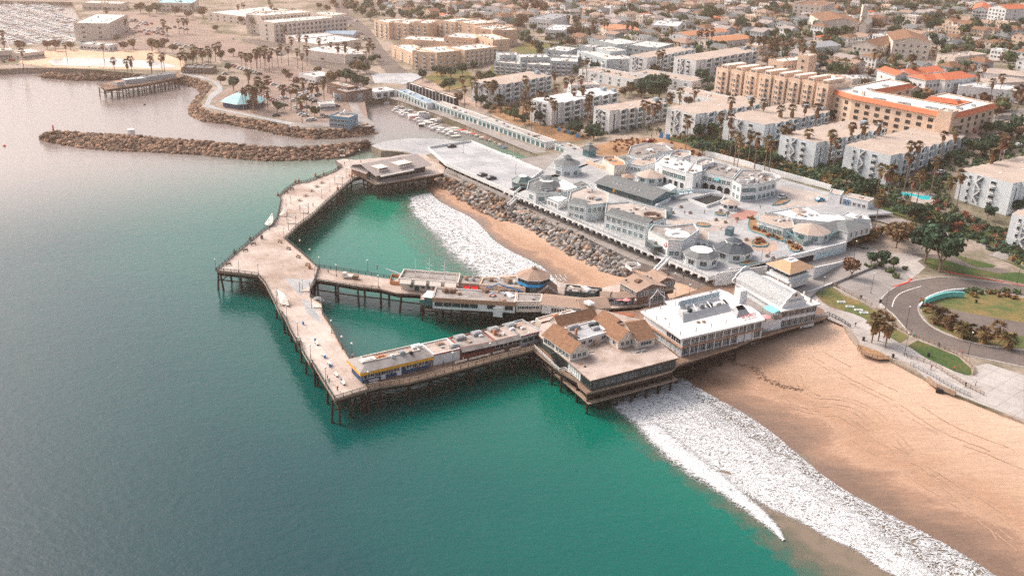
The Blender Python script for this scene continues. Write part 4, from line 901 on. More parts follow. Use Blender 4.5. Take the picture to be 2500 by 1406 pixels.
s5 = shed('pier_shop','small grey shuttered pier kiosk against the brown roofed restaurant',(955,712),(1130,665),(870,590),'J','greywall','pierroof',PZ + 3.0,nwin=3,style='s',ww=2.2)
s6 = shed('pier_shop','narrow pale roofed pier shop behind the brown roofed restaurant',(1130,590),(1435,510),(1020,575),'J','cream','pierroof',PZ + 3.1)
units(s2[0],'J',PZ + 3.1,[(385,800,2.6,1.2,.8),(260,770,2,1.6,.3,'tanroof')],ang=math.radians(33))
units(s3[0],'J',PZ + 3.1,[(430,725,3,2,.8),(575,690,2.8,1.8,.8),(610,705,1.2,.8,.3,'white')],ang=math.radians(33))
units(s4[0],'J',PZ + 3.1,[(720,655,3,1.8,.8),(730,690,.9,.9,1.3,'orange'),(880,650,1.4,.9,.5,'white'),(810,690,.7,.7,.5,'white')],ang=math.radians(33))
units(s5[0],'J',PZ + 3.1,[(870,620,2.8,1.8,.8),(970,640,1.4,.8,.4,'white'),(1060,590,1.2,.7,.4,'white')],ang=math.radians(33))
units(s6[0],'J',PZ + 3.2,[(1250,535,1.6,1,.5,'orange'),(1300,525,1.2,.8,.4,'white'),(1390,510,3.5,1,.3,'white')],ang=math.radians(33))
# --- brown roofed restaurant
LR = PZ + 3.2; UE = LR + 2.5
low4 = Wl([(890,1168),(2150,838),(1800,560),(1640,300),(960,130),(180,360),(150,520),(420,770)],LR,'Q')
c = centroid(low4); old = thing('restaurant','old two storey restaurant with brown shingled gables on a wide weathered flat roof','restaurant',(c.x,c.y,PZ))
lp = [Vector(v[:2]) for v in low4]; inl = inset(lp,.5)
MB().prism(inl,PZ - .05,LR - .35,0,cap=False).build('wall','dmetal',old); m_ = MB(); m_.prism(ccw(lp),LR - .35,LR,0,1,bottom=True); m_.build('flat_roof',['brownwall','pierroof'],old)
A,B,D = inl[[i for i in range(len(inl))][0]],None,None
def nearest(pl,w): return min(range(len(pl)),key=lambda i: (pl[i] - Vector(w[:2])).length)
i0,i1,i7 = nearest(inl,low4[0]),nearest(inl,low4[1]),nearest(inl,low4[7])
wins(old,inl[i0],inl[i1],[PZ + .5],14,1.7,1.7,'s',frame='dmetal',cen=c)
wins(old,inl[i7],inl[i0],[PZ + .4],14,.7,2.0,'s',frame='white',glass='white',cen=c,skip=(0,1,2,3,10,11,12,13),name='shutter')
wins(old,inl[i7],inl[i0],[PZ + .5],14,.8,1.7,'s',frame='dmetal',cen=c,skip=(4,5,6,7,8,9))
crt = [Vector(v[:2]) for v in Wl([(500,425),(940,310),(1145,470),(720,590)],UE,'Q')]
MB().prism(ccw(crt),LR,UE - .3,0,cap=False).build('wall','cream',old); MB().face([(v.x,v.y,UE - .1) for v in ccw(crt)]).build('flat_roof','parkdeck',old); MB().ring(crt,.3,UE - .3,UE + .15).build('parapet','white',old)
cc = centroid(crt); wins(old,crt[3],crt[2],[LR + .9],4,1.3,1.0,'p',cen=cc,skip=(2,))
Qr = lambda a,b,c_,z=None: rect(a,b,c_,UE if z is None else z,'Q')
G3 = gableb(old,Qr((440,378),(975,250),(330,292)),LR,UE,1.8,'cream','brownroof')
G2 = gableb(old,Qr((215,512),(400,628),(480,400)),LR,UE,2.4,'cream','brownroof')
G1 = gableb(old,Qr((600,768),(858,700),(415,612)),LR,UE,2.2,'cream','brownroof',ridge='bc')
G4 = gableb(old,Qr((940,292),(1140,430),(1200,225)),LR,UE,2.2,'cream','brownroof')
G6 = gableb(old,Qr((1560,592),(1810,542),(1370,330)),LR,UE,2.6,'cream','brownroof',hip=0)
G5 = gableb(old,Qr((1290,592),(1545,530),(1140,452)),LR,UE,2.3,'cream','brownroof',ridge='bc')
wr = Qr((600,768),(858,700),(415,612)); cw = centroid(wr); wins(old,wr[0],wr[1],[LR + .7],3,1.0,1.1,'p',cen=cw); wins(old,wr[0],wr[3],[LR + .7],4,.9,1.2,'p',cen=cw)
wr = Qr((215,512),(400,628),(480,400)); cw = centroid(wr); wins(old,wr[0],wr[1],[LR + .6],3,1.4,1.3,'p',cen=cw)
wr = Qr((1290,592),(1545,530),(1140,452)); cw = centroid(wr); wins(old,wr[0],wr[1],[LR + .7],3,1.0,1.1,'p',cen=cw); wins(old,wr[0],wr[3],[LR + .7],2,.9,1.1,'p',cen=cw)
wr = Qr((1560,592),(1810,542),(1370,330)); cw = centroid(wr); wins(old,wr[0],wr[1],[LR + .8],1,3.4,1.0,'t',cen=cw)
units(old,'Q',UE,[(650,420,3.4,1.2,.9),(680,500,.6,.6,1.4,'orange'),(900,385,1.4,1,.6,'dmetal'),(970,365,1.2,1,.6,'dmetal'),(960,430,2.2,1.3,.6)],ang=math.radians(28))
units(old,'Q',LR,[(970,660,1.4,1.1,1.1,'timber'),(1650,745,1.6,.8,.4),(1560,765,1.3,.5,.3),(1600,690,1.2,.5,.12,'white'),(750,925,1.2,.8,.08,'orange'),(810,970,.6,.3,.2,'dark'),(900,760,3,.3,.1,'conc'),(880,800,2.4,.3,.1,'white')],ang=math.radians(28))
wk = Wl([(80,690),(440,1040),(520,1025),(700,1150),(640,1180),(440,1090),(60,720)],PZ,'Q')
st = MB(); a0,a1 = W(*zc('Q',[(350,760)])[0],LR),W(*zc('Q',[(460,1010)])[0],PZ)
for i in range(13):
 p = a0 + (a1 - a0) * (i / 13); st.box((p.x,p.y,p.z - .25),(1.6,.55,.12),math.radians(20))
st.bar(a0 + Vector((.8,.3,.9)),a1 + Vector((.8,.3,.9)),.12,.12); st.bar(a0 + Vector((-.8,-.3,.9)),a1 + Vector((-.8,-.3,.9)),.12,.12); st.build('stair','dmetal',old)
wkp = Wl([(80,700),(440,1040),(520,1025),(700,1150)],PZ,'Q'); railing_mesh(MB(),wkp,1.0,2.5,2,th=.12).build('railing','white',old)
fb = Wl([(835,1270),(1100,1220),(1450,1130),(2000,985)],PZ - .5,'Q'); g = MB(); strip(g,[Vector((p.x,p.y,PZ - .7)) for p in fb],1.4,.2); g.build('catwalk','timber',old)
for a,b in zip(Wl([(700,1230),(1100,1230),(1500,1150),(1900,1060)],2.0,'Q'),Wl([(900,1290),(1400,1180),(1800,1080),(2100,1040)],5.4,'Q')):
 bb = MB(); bb.bar(a,b,.22,.22); bb.build('brace','pile',old)
ui = inset(lp,2.0); m_ = MB(); m_.ring(ui,.5,3.0,PZ - 1.5); m_.build('understructure','pile',old); m_ = MB(); m_.ring(inset(lp,-.3),1.3,3.3,3.5); m_.build('lower_catwalk','timber',old)
for i in range(len(ui)):
 a,b = ui[i],ui[(i + 1) % len(ui)]
 for k in range(int((b - a).length / 4)): p = a.lerp(b,(k + .5) / max(1,int((b - a).length / 4))); put('pile',PILE,old,(p.x,p.y,PZ - .6))
# --- white restaurant
RZ = PZ + 5.6; MZ2 = PZ + 2.8
A_ = [Vector(v[:2]) for v in Wl([(120,550),(620,890),(1640,655),(1560,560),(1190,320),(1080,282),(420,430),(465,465)],RZ,'R')]
c = centroid(A_); wh = thing('restaurant','large white flat roofed restaurant with rooftop sign wall and rows of dark windows','restaurant',(c.x,c.y,PZ))
ia = inset(A_,.8); MB().prism(ia,PZ - .05,RZ - .3,0,cap=False).build('wall','cool',wh); m_ = MB(); m_.prism(ccw(A_),RZ - .4,RZ,0,bottom=True); m_.build('roof','whiteroof',wh)
MB().ring(A_,.2,RZ,RZ + .12).build('roof_edge','white',wh); MB().ring(inset(A_,.1),.8,MZ2 - .15,MZ2 + .2).build('floor_beam','brownstone',wh)
j0,j1,j2 = nearest(ia,A_[0]),nearest(ia,A_[1]),nearest(ia,A_[2])
wins(wh,ia[j1],ia[j2],[PZ + .3,PZ + 3.3],13,2.3,2.0,'t',cen=c,skip=((0,9),(0,10),(0,11)),margin=.3)
wins(wh,ia[j0],ia[j1],[PZ + 3.3],8,1.9,1.9,'t',cen=c,skip=(0,1,2,3,4),margin=.3); wins(wh,ia[j0],ia[j1],[PZ + .3],8,2.0,2.0,'s',glass='cool',cen=c,skip=(7,),margin=.3)
for t in range(11):
 p = ia[j1] + (ia[j2] - ia[j1]) * (t / 10); n = Vector((ia[j2].y - ia[j1].y,ia[j1].x - ia[j2].x)).normalized() * .35
 if (ia[j1] - c).dot(n) < 0: n = -n
 b = MB(); b.bar((p.x + n.x,p.y + n.y,PZ),(p.x + n.x,p.y + n.y,RZ - .4),.3,.3); b.build('post','white',wh)
w4 = [Vector(v[:2]) for v in Wl([(640,695),(1225,552),(1150,440),(560,560)],RZ,'R')]; wi = [Vector(v[:2]) for v in Wl([(640,590),(1190,450),(1130,395),(600,500)],RZ + 1.6,'R')]
m_ = MB()
for i,j in ((0,1),(1,2),(3,0)): m_.face([(w4[i].x,w4[i].y,RZ),(w4[j].x,w4[j].y,RZ),(wi[j].x,wi[j].y,RZ + 1.6),(wi[i].x,wi[i].y,RZ + 1.6)])
for i,j in ((0,1),(1,2),(3,0)): m_.face([(wi[j].x,wi[j].y,RZ + 1.6),(wi[i].x,wi[i].y,RZ + 1.6),(wi[i].x,wi[i].y,RZ + .1),(wi[j].x,wi[j].y,RZ + .1)],1)
m_.build('mansard',['shg','dark'] if 'shg' in M else ['metal','dark'],wh)
MB().face([(v.x,v.y,RZ + .02) for v in ccw(wi)]).build('well_floor','metal',wh)
sA,sB = W(*zc('R',[(600,520)])[0],RZ),W(*zc('R',[(1085,398)])[0],RZ); sd = (sB - sA).normalized(); sn = Vector((sd.y,-sd.x,0)); sl = sn * -.5
m_ = MB(); m_.face([sA,sB,sB + sl + Vector((0,0,2.2)),sA + sl + Vector((0,0,2.2))]); sk = sn * -.25
m_.face([sB + sk,sA + sk,sA + sl + sk + Vector((0,0,2.2)),sB + sl + sk + Vector((0,0,2.2))]); m_.face([sA + sl + Vector((0,0,2.2)),sB + sl + Vector((0,0,2.2)),sB + sl + sk + Vector((0,0,2.2)),sA + sl + sk + Vector((0,0,2.2))])
for P_ in (sA,sB): m_.face([P_,P_ + sl + Vector((0,0,2.2)),P_ + sl + sk + Vector((0,0,2.2)),P_ + sk])
m_.build('sign_wall','white',wh); sm = (sA + sB) / 2 + sl * .62 + sn * .06 + Vector((0,0,1.35))
text(wh,'REDONDO LANDING',sm,math.atan2(sd.y,sd.x),1.75,'signblue',tilt=math.pi / 2 - .22,sx=1.0)
for t in (.3,.62,.93):
 p = wi[0] + (wi[1] - wi[0]) * t; q = wi[3] + (wi[2] - wi[3]) * t; b = MB(); b.bar((p.x,p.y,RZ + 1.6),(q.x,q.y,RZ + 1.7),.25,.25); b.build('beam','white',wh)
units(wh,'R',RZ + .05,[(720,555,1.2,.8,.8,'dmetal'),(860,505,1.6,1,1.0),(960,490,1.4,1.2,.9,'dmetal'),(1060,470,1.8,1,.7,'white'),(690,520,1,1,1.1)],ang=math.radians(28))
units(wh,'R',RZ,[(1330,430,2.6,2.6,3.8,'white'),(820,690,.9,.7,.4,'tanroof'),(890,685,.9,.7,.4,'tanroof'),(975,325,.7,.6,.4,'metal'),(1050,320,.7,.6,.4,'metal'),(420,640,.8,.6,.1,'metal'),(880,360,.6,.5,.2,'tanroof')],ang=math.radians(28))
m2 = [Vector(v[:2]) for v in Wl([(1290,635),(1450,585),(1370,500),(1230,530)],RZ,'R')]; mi2 = [centroid(m2) + (v - centroid(m2)) * .6 for v in m2]; m_ = MB()
for i in range(4): j = (i + 1) % 4; m_.face([(m2[i].x,m2[i].y,RZ),(m2[j].x,m2[j].y,RZ),(mi2[j].x,mi2[j].y,RZ + 1.4),(mi2[i].x,mi2[i].y,RZ + 1.4)])
for i in range(4): j = (i + 1) % 4; m_.face([(mi2[i].x,mi2[i].y,RZ + 1.4),(mi2[j].x,mi2[j].y,RZ + 1.4),(mi2[j].x,mi2[j].y,RZ + .1),(mi2[i].x,mi2[i].y,RZ + .1)],1)
m_.build('mansard',['metal','dark'],wh)
e0,e1 = W(*zc('R',[(1355,655)])[0],RZ),W(*zc('R',[(1525,612)])[0],RZ); ed_ = (e1 - e0)
b = MB(); b.bar(e0 + Vector((0,0,.35)),e1 + Vector((0,0,.35)),.12,.12); b.build('sign_rail','metal',wh)
text(wh,'EL TORITO',(e0 + e1) / 2 + Vector((0,0,.85)),math.atan2(ed_.y,ed_.x),1.15,'red',sx=.92)
for x,y in ((175,565),(315,655),(465,740),(605,840),(795,795),(980,745),(1160,700),(360,520),(540,480)):
 p = W(*zc('R',[(x,y)])[0],RZ); b = MB(); b.tube(p,p + Vector((0,0,1.0)),.14,.12,6); b.tube(p + Vector((0,0,1.0)),p + Vector((0,0,1.15)),.2,.2,6); b.build('vent_pipe','metal',wh)
B_ = [Vector(v[:2]) for v in Wl([(1840,550),(2320,458),(1700,128),(1345,62),(1250,185)],RZ,'R')]; cb = centroid(B_)
wb = thing('restaurant','white restaurant wing with long silver shingled vault between two curved white gables','restaurant',(cb.x,cb.y,PZ))
ib = inset(B_,.7); MB().prism(ib,SB - .6,RZ - .4,0,cap=False).build('wall','cool',wb); m_ = MB(); m_.prism(ccw(B_),RZ - .4,RZ,0,bottom=True); m_.build('roof','whiteroof',wb)
k0,k1 = nearest(ib,B_[0]),nearest(ib,B_[1]); wins(wb,ib[k0],ib[k1],[PZ + 3.2,PZ + .2],6,2.4,2.0,'t',cen=cb,margin=.3)
v0,v1 = W(*zc('R',[(1855,510)])[0],RZ),W(*zc('R',[(1262,195)])[0],RZ); vd = (v1 - v0).normalized(); vn = Vector((-vd.y,vd.x,0))
if (cb.to_3d() - v0).dot(vn) < 0: vn = -vn
vw = 8.0; m_ = MB(); prof = [(0,0),(.35,1.3),(1.4,2.6),(3.0,3.4),(4.2,3.6),(5.4,3.4),(7,2.4),(8.0,0)]
L_ = (v1 - v0).length
for i in range(len(prof) - 1):
 (a,za),(b,zb_) = prof[i],prof[i + 1]
 for k in range(24):
  s0,s1 = v0 + vd * (L_ * k / 24),v0 + vd * (L_ * (k + 1) / 24); lift = .06 * (k % 2)
  m_.face([s0 + vn * a + Vector((0,0,za)),s1 + vn * a + Vector((0,0,za + lift)),s1 + vn * b + Vector((0,0,zb_ + lift)),s0 + vn * b + Vector((0,0,zb_))])
m_.build('vault','silver',wb)
for nm,P0,off in (('n',v0,-1),('f',v1,1)):
 m_ = MB(); pr = [(-.6,0),(-.6,1.0),(.3,1.6),(.7,2.6),(1.9,3.2),(2.6,4.2),(4.0,4.7),(5.4,4.2),(6.1,3.2),(7.3,2.6),(7.7,1.6),(8.6,1.0),(8.6,0)]
 f0 = [P0 + vn * a + Vector((0,0,z)) for a,z in pr]; f1 = [q + vd * off * .4 for q in f0]; m_.face(f0); m_.face(f1[::-1])
 for i in range(len(pr)): j = (i + 1) % len(pr); m_.face([f0[i],f0[j],f1[j],f1[i]])
 m_.build('curved_gable','white',wb)
gp = v0 - vd * .45 + vn * 4; text(wb,'LANDING',gp + Vector((0,0,2.0)),math.atan2(vn.y,vn.x),1.1,'signblue'); b = MB(); b.tube(gp + Vector((0,0,3.6)),gp - vd * .12 + Vector((0,0,3.6)),.45,.45,10); b.build('round_vent','brownwall',wb)
x0 = v0 + vn * 9.5; units(wb,'R',RZ,[(1720,235,2.2,2.2,.9,'white'),(1800,180,.5,.5,.9,'cream'),(1950,260,.5,.5,.9,'cream'),(2025,350,.5,.5,.9,'cream'),(2115,345,.5,.5,.9,'cream'),(2195,440,.4,.4,1.1,'timber'),(1860,280,5,1,.5),(2280,430,.7,.5,.5,'cream')])
T_ = [Vector(v[:2]) for v in Wl([(1595,690),(1845,640),(1850,520),(1400,330),(1390,460),(1590,640)],MZ2 + .3,'R')];
tm = MB(); tm.prism(ccw(T_),PZ,MZ2 + .3,0,1); tm.build('terrace',['cool','walk'],wh)
railing_mesh(MB(),Wl([(1595,690),(1845,640)],MZ2 + .3,'R'),1.0,1.5,2,th=.12).build('railing','timber',wh)
can = thing('canopy','turquoise square shade canopy on the restaurant terrace','canopy',tuple(W(*zc('R',[(1700,560)])[0],MZ2 + .3)))
cp = Wl([(1690,465),(1815,540),(1735,575),(1610,510)],RZ - .1,'R'); m_ = MB(); m_.face(cp); m_.face([p - Vector((0,0,.1)) for p in cp[::-1]])
m_.build('canvas','tealc',can)
for p in cp: put('pole',MB().tube((0,0,-2.3),(0,0,0),.06,.06,5).mesh('pole','metal'),can,p)
bw = Wl([(1460,925),(2000,740),(2395,632)],4.9,'R'); m_ = MB(); strip(m_,[Vector((p.x,p.y,4.4)) for p in bw],.5,1.9); o = m_.build('beach_wall','white'); tag(o,'low white wall where the beach meets the white restaurants','wall')
fen = Wl([(1500,850),(2000,700),(2390,600)],SB + .8,'R'); o = railing_mesh(MB(),[Vector((p.x,p.y,6.3)) for p in fen],1.0,2.4,3,th=.1).build('railing','metal'); tag(o,'grey rail along the ground floor terrace of the white restaurants','railing')
# MIDDLE PIER
PM = PZ - .06
zs = PM + 3.2
h4 = [Vector(v[:2]) for v in Wl([(60,250),(735,300),(760,195),(120,145)],zs,'S')]; c = centroid(h4)
ship = thing('ship_shop','cream ship shaped restaurant with three white masts and a bowsprit','restaurant',(c.x,c.y,PM))
hi = inset(h4,.6); MB().prism(hi,PM,zs - .1,0,cap=False).build('hull_wall','cream',ship); MB().face([(v.x,v.y,zs) for v in ccw(h4)]).build('deck_roof','dirtyroof',ship); MB().ring(h4,.25,zs - .5,zs + .7).build('bulwark','canvas',ship)
a,b = h4[0],h4[1]; d = (b - a); n = Vector((d.y,-d.x)).normalized()
if (a - c).dot(n) < 0: n = -n
for k in range(4):
 p,q = a + d * (k / 4 + .03),a + d * ((k + 1) / 4 - .03); awning(ship,p,q,zs + .5,1.3,1.0,'canvas',c)
k0,k1 = nearest(hi,h4[0]),nearest(hi,h4[1]); wins(ship,hi[k0],hi[k1],[PM + .9],9,.8,.9,'p',frame='dmetal',glass='glassg',cen=c,skip=(0,2,7)); wins(ship,hi[k0],hi[k1],[PM + .1],9,1.2,2.0,'d',frame='dmetal',glass='glassg',cen=c,skip=(0,1,3,4,5,6,8),name='door')
for x,y,hh in ((252,205,5.6),(410,218,6.2),(580,232,5.8)):
 p = W(*zc('S',[(x,y)])[0],zs); m_ = MB(); m_.tube(p,p + Vector((0,0,hh)),.2,.13,6)
 if hh > 5.7:
  for zz,L in ((.45,1.3),(.68,1.0)): m_.bar(p + Vector((-L,.9 * L,hh * zz)),p + Vector((L,-.9 * L,hh * zz)),.07,.07)
 m_.build('mast','white',ship)
p = W(*zc('S',[(110,190)])[0],zs + .3); q = p + Vector((-5.4,1.2,1.4)); MB().tube(p,q,.2,.12,6).build('bowsprit','white',ship)
o = thing('planter_wall','orange brown enclosure at the bow of the ship shaped restaurant','wall',tuple(W(*zc('S',[(30,270)])[0],PM)))
e_ = [Vector(v[:2]) for v in Wl([(-40,300),(70,310),(70,225),(-20,215)],PM,'S')]; MB().ring(e_,.15,PM,PM + 1.2).build('wall','orange',o)
def simple(name,label,cat,k,pts,z0,z1,wall,roof,par=.4,nw=0,edge=(0,1),style='t',ww=1.4,wh=1.3,zw=None,**kw):
 P_ = [Vector(v[:2]) for v in Wl(pts,z1,k)]; root,q,c = flatb(name,label,cat,P_,z0,z1,wall,roof,par)
 if nw: wins(root,P_[edge[0]],P_[edge[1]],zw or [z0 + 1.0],nw,ww,wh,style,cen=c,**kw)
 return root,P_,c
r,P_,c = simple('pier_shop','low pier shop with two red awnings beside the ship shaped restaurant','shop','S',[(740,295),(975,310),(1000,225),(770,210)],PM,zs - .3,'timber','dirtyroof',nw=4)
for t in (.38,.78):
 a,b = P_[0] + (P_[1] - P_[0]) * (t - .16),P_[0] + (P_[1] - P_[0]) * (t + .16); awning(r,a,b,zs - .6,1.6,.9,'redb',c)
units(r,'S',zs,[(820,235,1.4,1,.7,'tanroof'),(900,245,1.2,.9,.6)])
r,P_,c = simple('pier_restaurant','peach walled pier restaurant with blue framed gable beside the blue tower','restaurant','S',[(975,310),(1495,345),(1400,215),(1010,235)],PM,zs - .2,'peach','dirtyroof',nw=6,zw=[PM + .9])
units(r,'S',zs,[(1090,250,1.6,1.2,.8,'tanroof'),(1295,265,2.6,1.6,1.1,'tanroof'),(1370,280,1.2,1,.6,'canvas'),(1180,230,3,.3,.5,'white')])
a,b = P_[0],P_[1]; m_ = MB(); mid_ = a + (b - a) * .42; n = Vector((b.y - a.y,a.x - b.x)).normalized(); n = n if (a - c).dot(n) > 0 else -n
A_,B_,C_ = a + (b - a) * .1 + n * .8,mid_ + n * .8,b - (b - a) * .05 + n * .8
for p,q in ((A_,B_),(B_,C_)):
 zp,zq = (zs - .9,zs + 1.0) if p is A_ else (zs + 1.0,zs - .9); m_.bar((p.x,p.y,zp),(q.x,q.y,zq),.25,.3)
m_.build('blue_gable_frame','blue',r)
for t in (.75,.8,.85,.9,.95): p = a + (b - a) * t + n * 1.1; MB().bar((p.x,p.y,PM),(p.x,p.y,PM + 1.4),.2,.2).build('post','dark',r)
zc8 = PM + 6.0; oc = W(*zc('S',[(1590,188)])[0],zc8); tw = thing('octagon_tower','octagonal restaurant tower with blue band and broad tan pyramid roof','restaurant',(oc.x,oc.y,PM))
MB().prism(ngon(oc,2.9),PM,PM + 3.2,0,cap=False).build('stem','glassg',tw)
for i,v in enumerate(ngon(oc,2.95)): MB().bar((v.x,v.y,PM),(v.x,v.y,PM + 3),.15,.15).build('mullion','dmetal',tw)
m_ = MB(); lo,mi_,hi2 = ngon(oc,3.3),ngon(oc,5.2),ngon(oc,5.2)
for i in range(8): j = (i + 1) % 8; m_.face([(lo[i].x,lo[i].y,PM + 2.7),(lo[j].x,lo[j].y,PM + 2.7),(mi_[j].x,mi_[j].y,PM + 3.7),(mi_[i].x,mi_[i].y,PM + 3.7)]); m_.face([(mi_[i].x,mi_[i].y,PM + 3.7),(mi_[j].x,mi_[j].y,PM + 3.7),(hi2[j].x,hi2[j].y,PM + 4.6),(hi2[i].x,hi2[i].y,PM + 4.6)])
m_.build('blue_band','bluebright',tw); MB().prism(ngon(oc,4.8),PM + 4.5,zc8,0,cap=False).build('glass_band','glass',tw)
for v in ngon(oc,4.85) + ngon(oc,4.5,8,0): MB().bar((v.x,v.y,PM + 4.5),(v.x,v.y,zc8),.12,.12).build('mullion','dmetal',tw)
pyr(tw,ngon(oc,4.9),zc8,2.1,'tanroof',.14,.5); m_ = MB(); m_.prism(ngon(oc,.8),zc8 + 2.0,zc8 + 2.6,0); m_.build('roof_cap','tanroof',tw); m_ = MB(); m_.ball((oc.x,oc.y,zc8 + 2.8),.4,n=8); m_.build('finial','white',tw)
pr = [Vector(v[:2]) for v in Wl([(1640,400),(1850,400),(1830,330),(1690,320)],PM + 2.6,'S')]; g_ = thing('entrance_gable','brown gabled entrance with blue edges beside the blue tower','entrance',tuple(centroid(pr)) + (PM,))
gableb(g_,rect((1640,395),(1850,400),(1690,300),PM + 2.4,'S'),PM,PM + 2.4,2.2,'brownwall','brownwall',ridge='bc',trim='bluebright')
m_ = MB()
for x in range(6): p = W(*zc('S',[(1800 + x * 26,330 - (x % 2) * 60)])[0],PM); m_.bar(p,p + Vector((0,0,2.6)),.12,.12); q = W(*zc('S',[(1826 + x * 26,300)])[0],PM); m_.bar(p + Vector((0,0,2.6)),q + Vector((0,0,2.2)),.1,.1); m_.bar(p + Vector((0,0,1.2)),q + Vector((0,0,1.2)),.1,.1)
tag(m_.build('climbing_frame','white'),'white pipe frame beside the blue tower','frame')
r,P_,c = simple('pier_restaurant','dark walled pier restaurant with cluttered grey roof beside the small beach','restaurant','S',[(1935,385),(2270,412),(2360,350),(1950,310)],PM,PM + 2.9,'dmetal','dirtyroof',nw=7,style='s',frame='dmetal',glass='glassg')
units(r,'S',PM + 3,[(2110,375,1,.8,.5,'tanroof'),(2195,365,2,1.6,.6,'white'),(2270,375,.7,.6,.4,'tanroof'),(2000,375,.8,.8,.5,'brownwall'),(2130,330,4,.3,.3,'canvas'),(2020,335,2,.5,.3,'canvas')])
zl = PM + 3.1
def longshop(label,pts,wall,roof,nw,**kw): return simple('pier_restaurant',label,'restaurant','S',pts,PM,zl,wall,roof,.35,nw,**kw)
r,P_,c = longshop('long white restaurant with brown fascia and green glass balcony on the middle pier',[(445,460),(1378,512),(1398,402),(480,338)],'white','dirtyroof',9,ww=2.2,wh=1.0,frame='dmetal',skip=(5,7))
f = MB(); f.ring(inset(P_,-.15),.2,zl - .9,zl + .45); f.build('fascia','brownstone',r); units(r,'S',zl,[(590,385,1.6,1.6,1.1,'brownwall'),(650,388,1.6,1.6,1.0,'brownwall'),(690,388,1.2,1.6,.9,'brownwall'),(1030,375,3,1.4,.9,'brownwall'),(1210,385,2,1.6,.9,'brownwall'),(1310,425,3.6,1.6,.5,'white'),(1090,437,.7,.6,.5,'orange'),(1150,435,.6,.5,.5,'red')])
cn = rect((325,440),(445,455),(360,365),zl - .3,'S'); m_ = MB(); m_.prism(ccw(cn),zl - .4,zl - .2,0,bottom=True); m_.build('side_roof','whiteroof',r); MB().prism(inset(cn,.5),PM,zl - .4,0,cap=False).build('side_wall','glassg',r)
bp_ = Wl([(300,505),(330,430)],PM,'S') + []; bl = Wl([(300,508),(700,530),(1125,570),(1380,590)],PM,'S')
m_ = MB()
for i in range(len(bl) - 1): p,q = bl[i],bl[i + 1]; m_.bar(p + Vector((0,-.1,.5)),q + Vector((0,-.1,.5)),.06,1.0)
m_.build('balcony_glass','glassg',r); railing_mesh(MB(),[p + Vector((0,-.2,0)) for p in bl],1.15,2.4,1,th=.1).build('railing','timber',r)
kk = Wl([(1130,590),(1235,600),(1235,530),(1140,520)],PM + .8,'S'); m_ = MB(); m_.prism(ccw([Vector(v[:2]) for v in kk]),PM - 1.2,PM + 1.6,0,bottom=True); m_.build('white_bay','white',r)
r,P_,c = longshop('low grey roofed link with a row of square windows on the middle pier',[(1390,500),(1670,500),(1690,415),(1400,405)],'cream','dirtyroof',6,ww=.9,wh=.9,style='p')
r4 = rect((1680,515),(2140,565),(1690,405),zl - .1,'S'); c = centroid(r4); tr = thing('pier_restaurant','tan roofed white restaurant where the middle pier meets the plaza','restaurant',(c.x,c.y,PM))
gableb(tr,r4,PM,zl - .1,1.0,'white','tanroof',over=.5); wins(tr,r4[0],r4[1],[PM + .7],14,.65,1.3,'s',cen=c,skip=(0,1,2));
r5 = rect((2140,575),(2440,550),(2200,450),zl - .1,'S'); gableb(tr,r5,PM,zl - .1,1.5,'cream','tanroof',ridge='ab',over=.5); units(tr,'S',zl + 1,[(2215,520,2.6,2.0,.7,'white')])
rl = Wl([(1390,585),(1700,600),(2080,615)],PM,'S'); railing_mesh(MB(),rl,1.0,2.4,2,th=.12).build('railing','timber',tr)
# CAFE AND PLAZA AT THE PIER ROOT
slab = sheet('plaza',[UV(-4.5,-150),UV(-4.5,-20),UV(-3,-12),UV(0,12),UV(12,36),UV(30,30),UV(75,25),UV(95,-20),UV(78,-150)],WZ,'walk',60,0,skirt=2.0); slab['label'] = 'grey brown walkway and ground level under and beside the mall'
bm_ = MB()
for v in range(-110,-10,11):   # joints in the walkway
 p,q = UV(-4,v + 1.5,WZ + .006),UV(3,v - 1,WZ + .006); flatstrip(bm_,[p,q],.18)
o = bm_.build('walkway_joint','dark'); o['kind'] = 'structure'
zt = WZ + 5.2
cf = rect((1060,870),(1585,765),(1000,832),zt - .9,'T'); cf = rect((1060,870),(1585,765),(720,690),zt - .4,'T'); c = centroid(cf)
cafe = thing('cafe','two storey brown cafe with white window frames at the root of the middle pier','cafe',(c.x,c.y,WZ))
gableb(cafe,cf,WZ,zt - .4,1.6,'brownwall','tanroof',ridge='bc',over=.5,trim='white')
wins(cafe,cf[0],cf[1],[WZ + .5],5,1.5,1.6,'g',cen=c,skip=(0,1)); wins(cafe,cf[0],cf[1],[WZ + 2.9],8,1.0,1.5,'g',cen=c); wins(cafe,cf[0],cf[3],[WZ + 2.9],6,1.2,1.3,'g',cen=c); wins(cafe,cf[0],cf[3],[WZ + .6],6,.7,.7,'p',cen=c,skip=(2,3,4,5))
units(cafe,'T',zt + .4,[(1080,700,2.0,1.6,.9,'brownwall'),(850,670,.5,.5,.4,'dmetal')],ang=.6)
c2 = rect((1440,700),(1775,640),(1200,560),zt - .6,'T'); c = centroid(c2); cafe2 = thing('cafe','orange tan roofed cafe wing with white framed corner windows beside the walkway','cafe',(c.x,c.y,WZ))
gableb(cafe2,c2,WZ,zt - .6,1.3,'brownwall','tanroof',ridge='bc',over=.5,trim='white'); wins(cafe2,c2[0],c2[1],[WZ + 2.6],5,.9,1.5,'g',cen=c,skip=(0,1))
units(cafe2,'T',zt,[(1240,590,.9,.6,.4),(1310,620,.9,.6,.4),(1650,565,.5,.5,.5,'dmetal')],ang=.6)
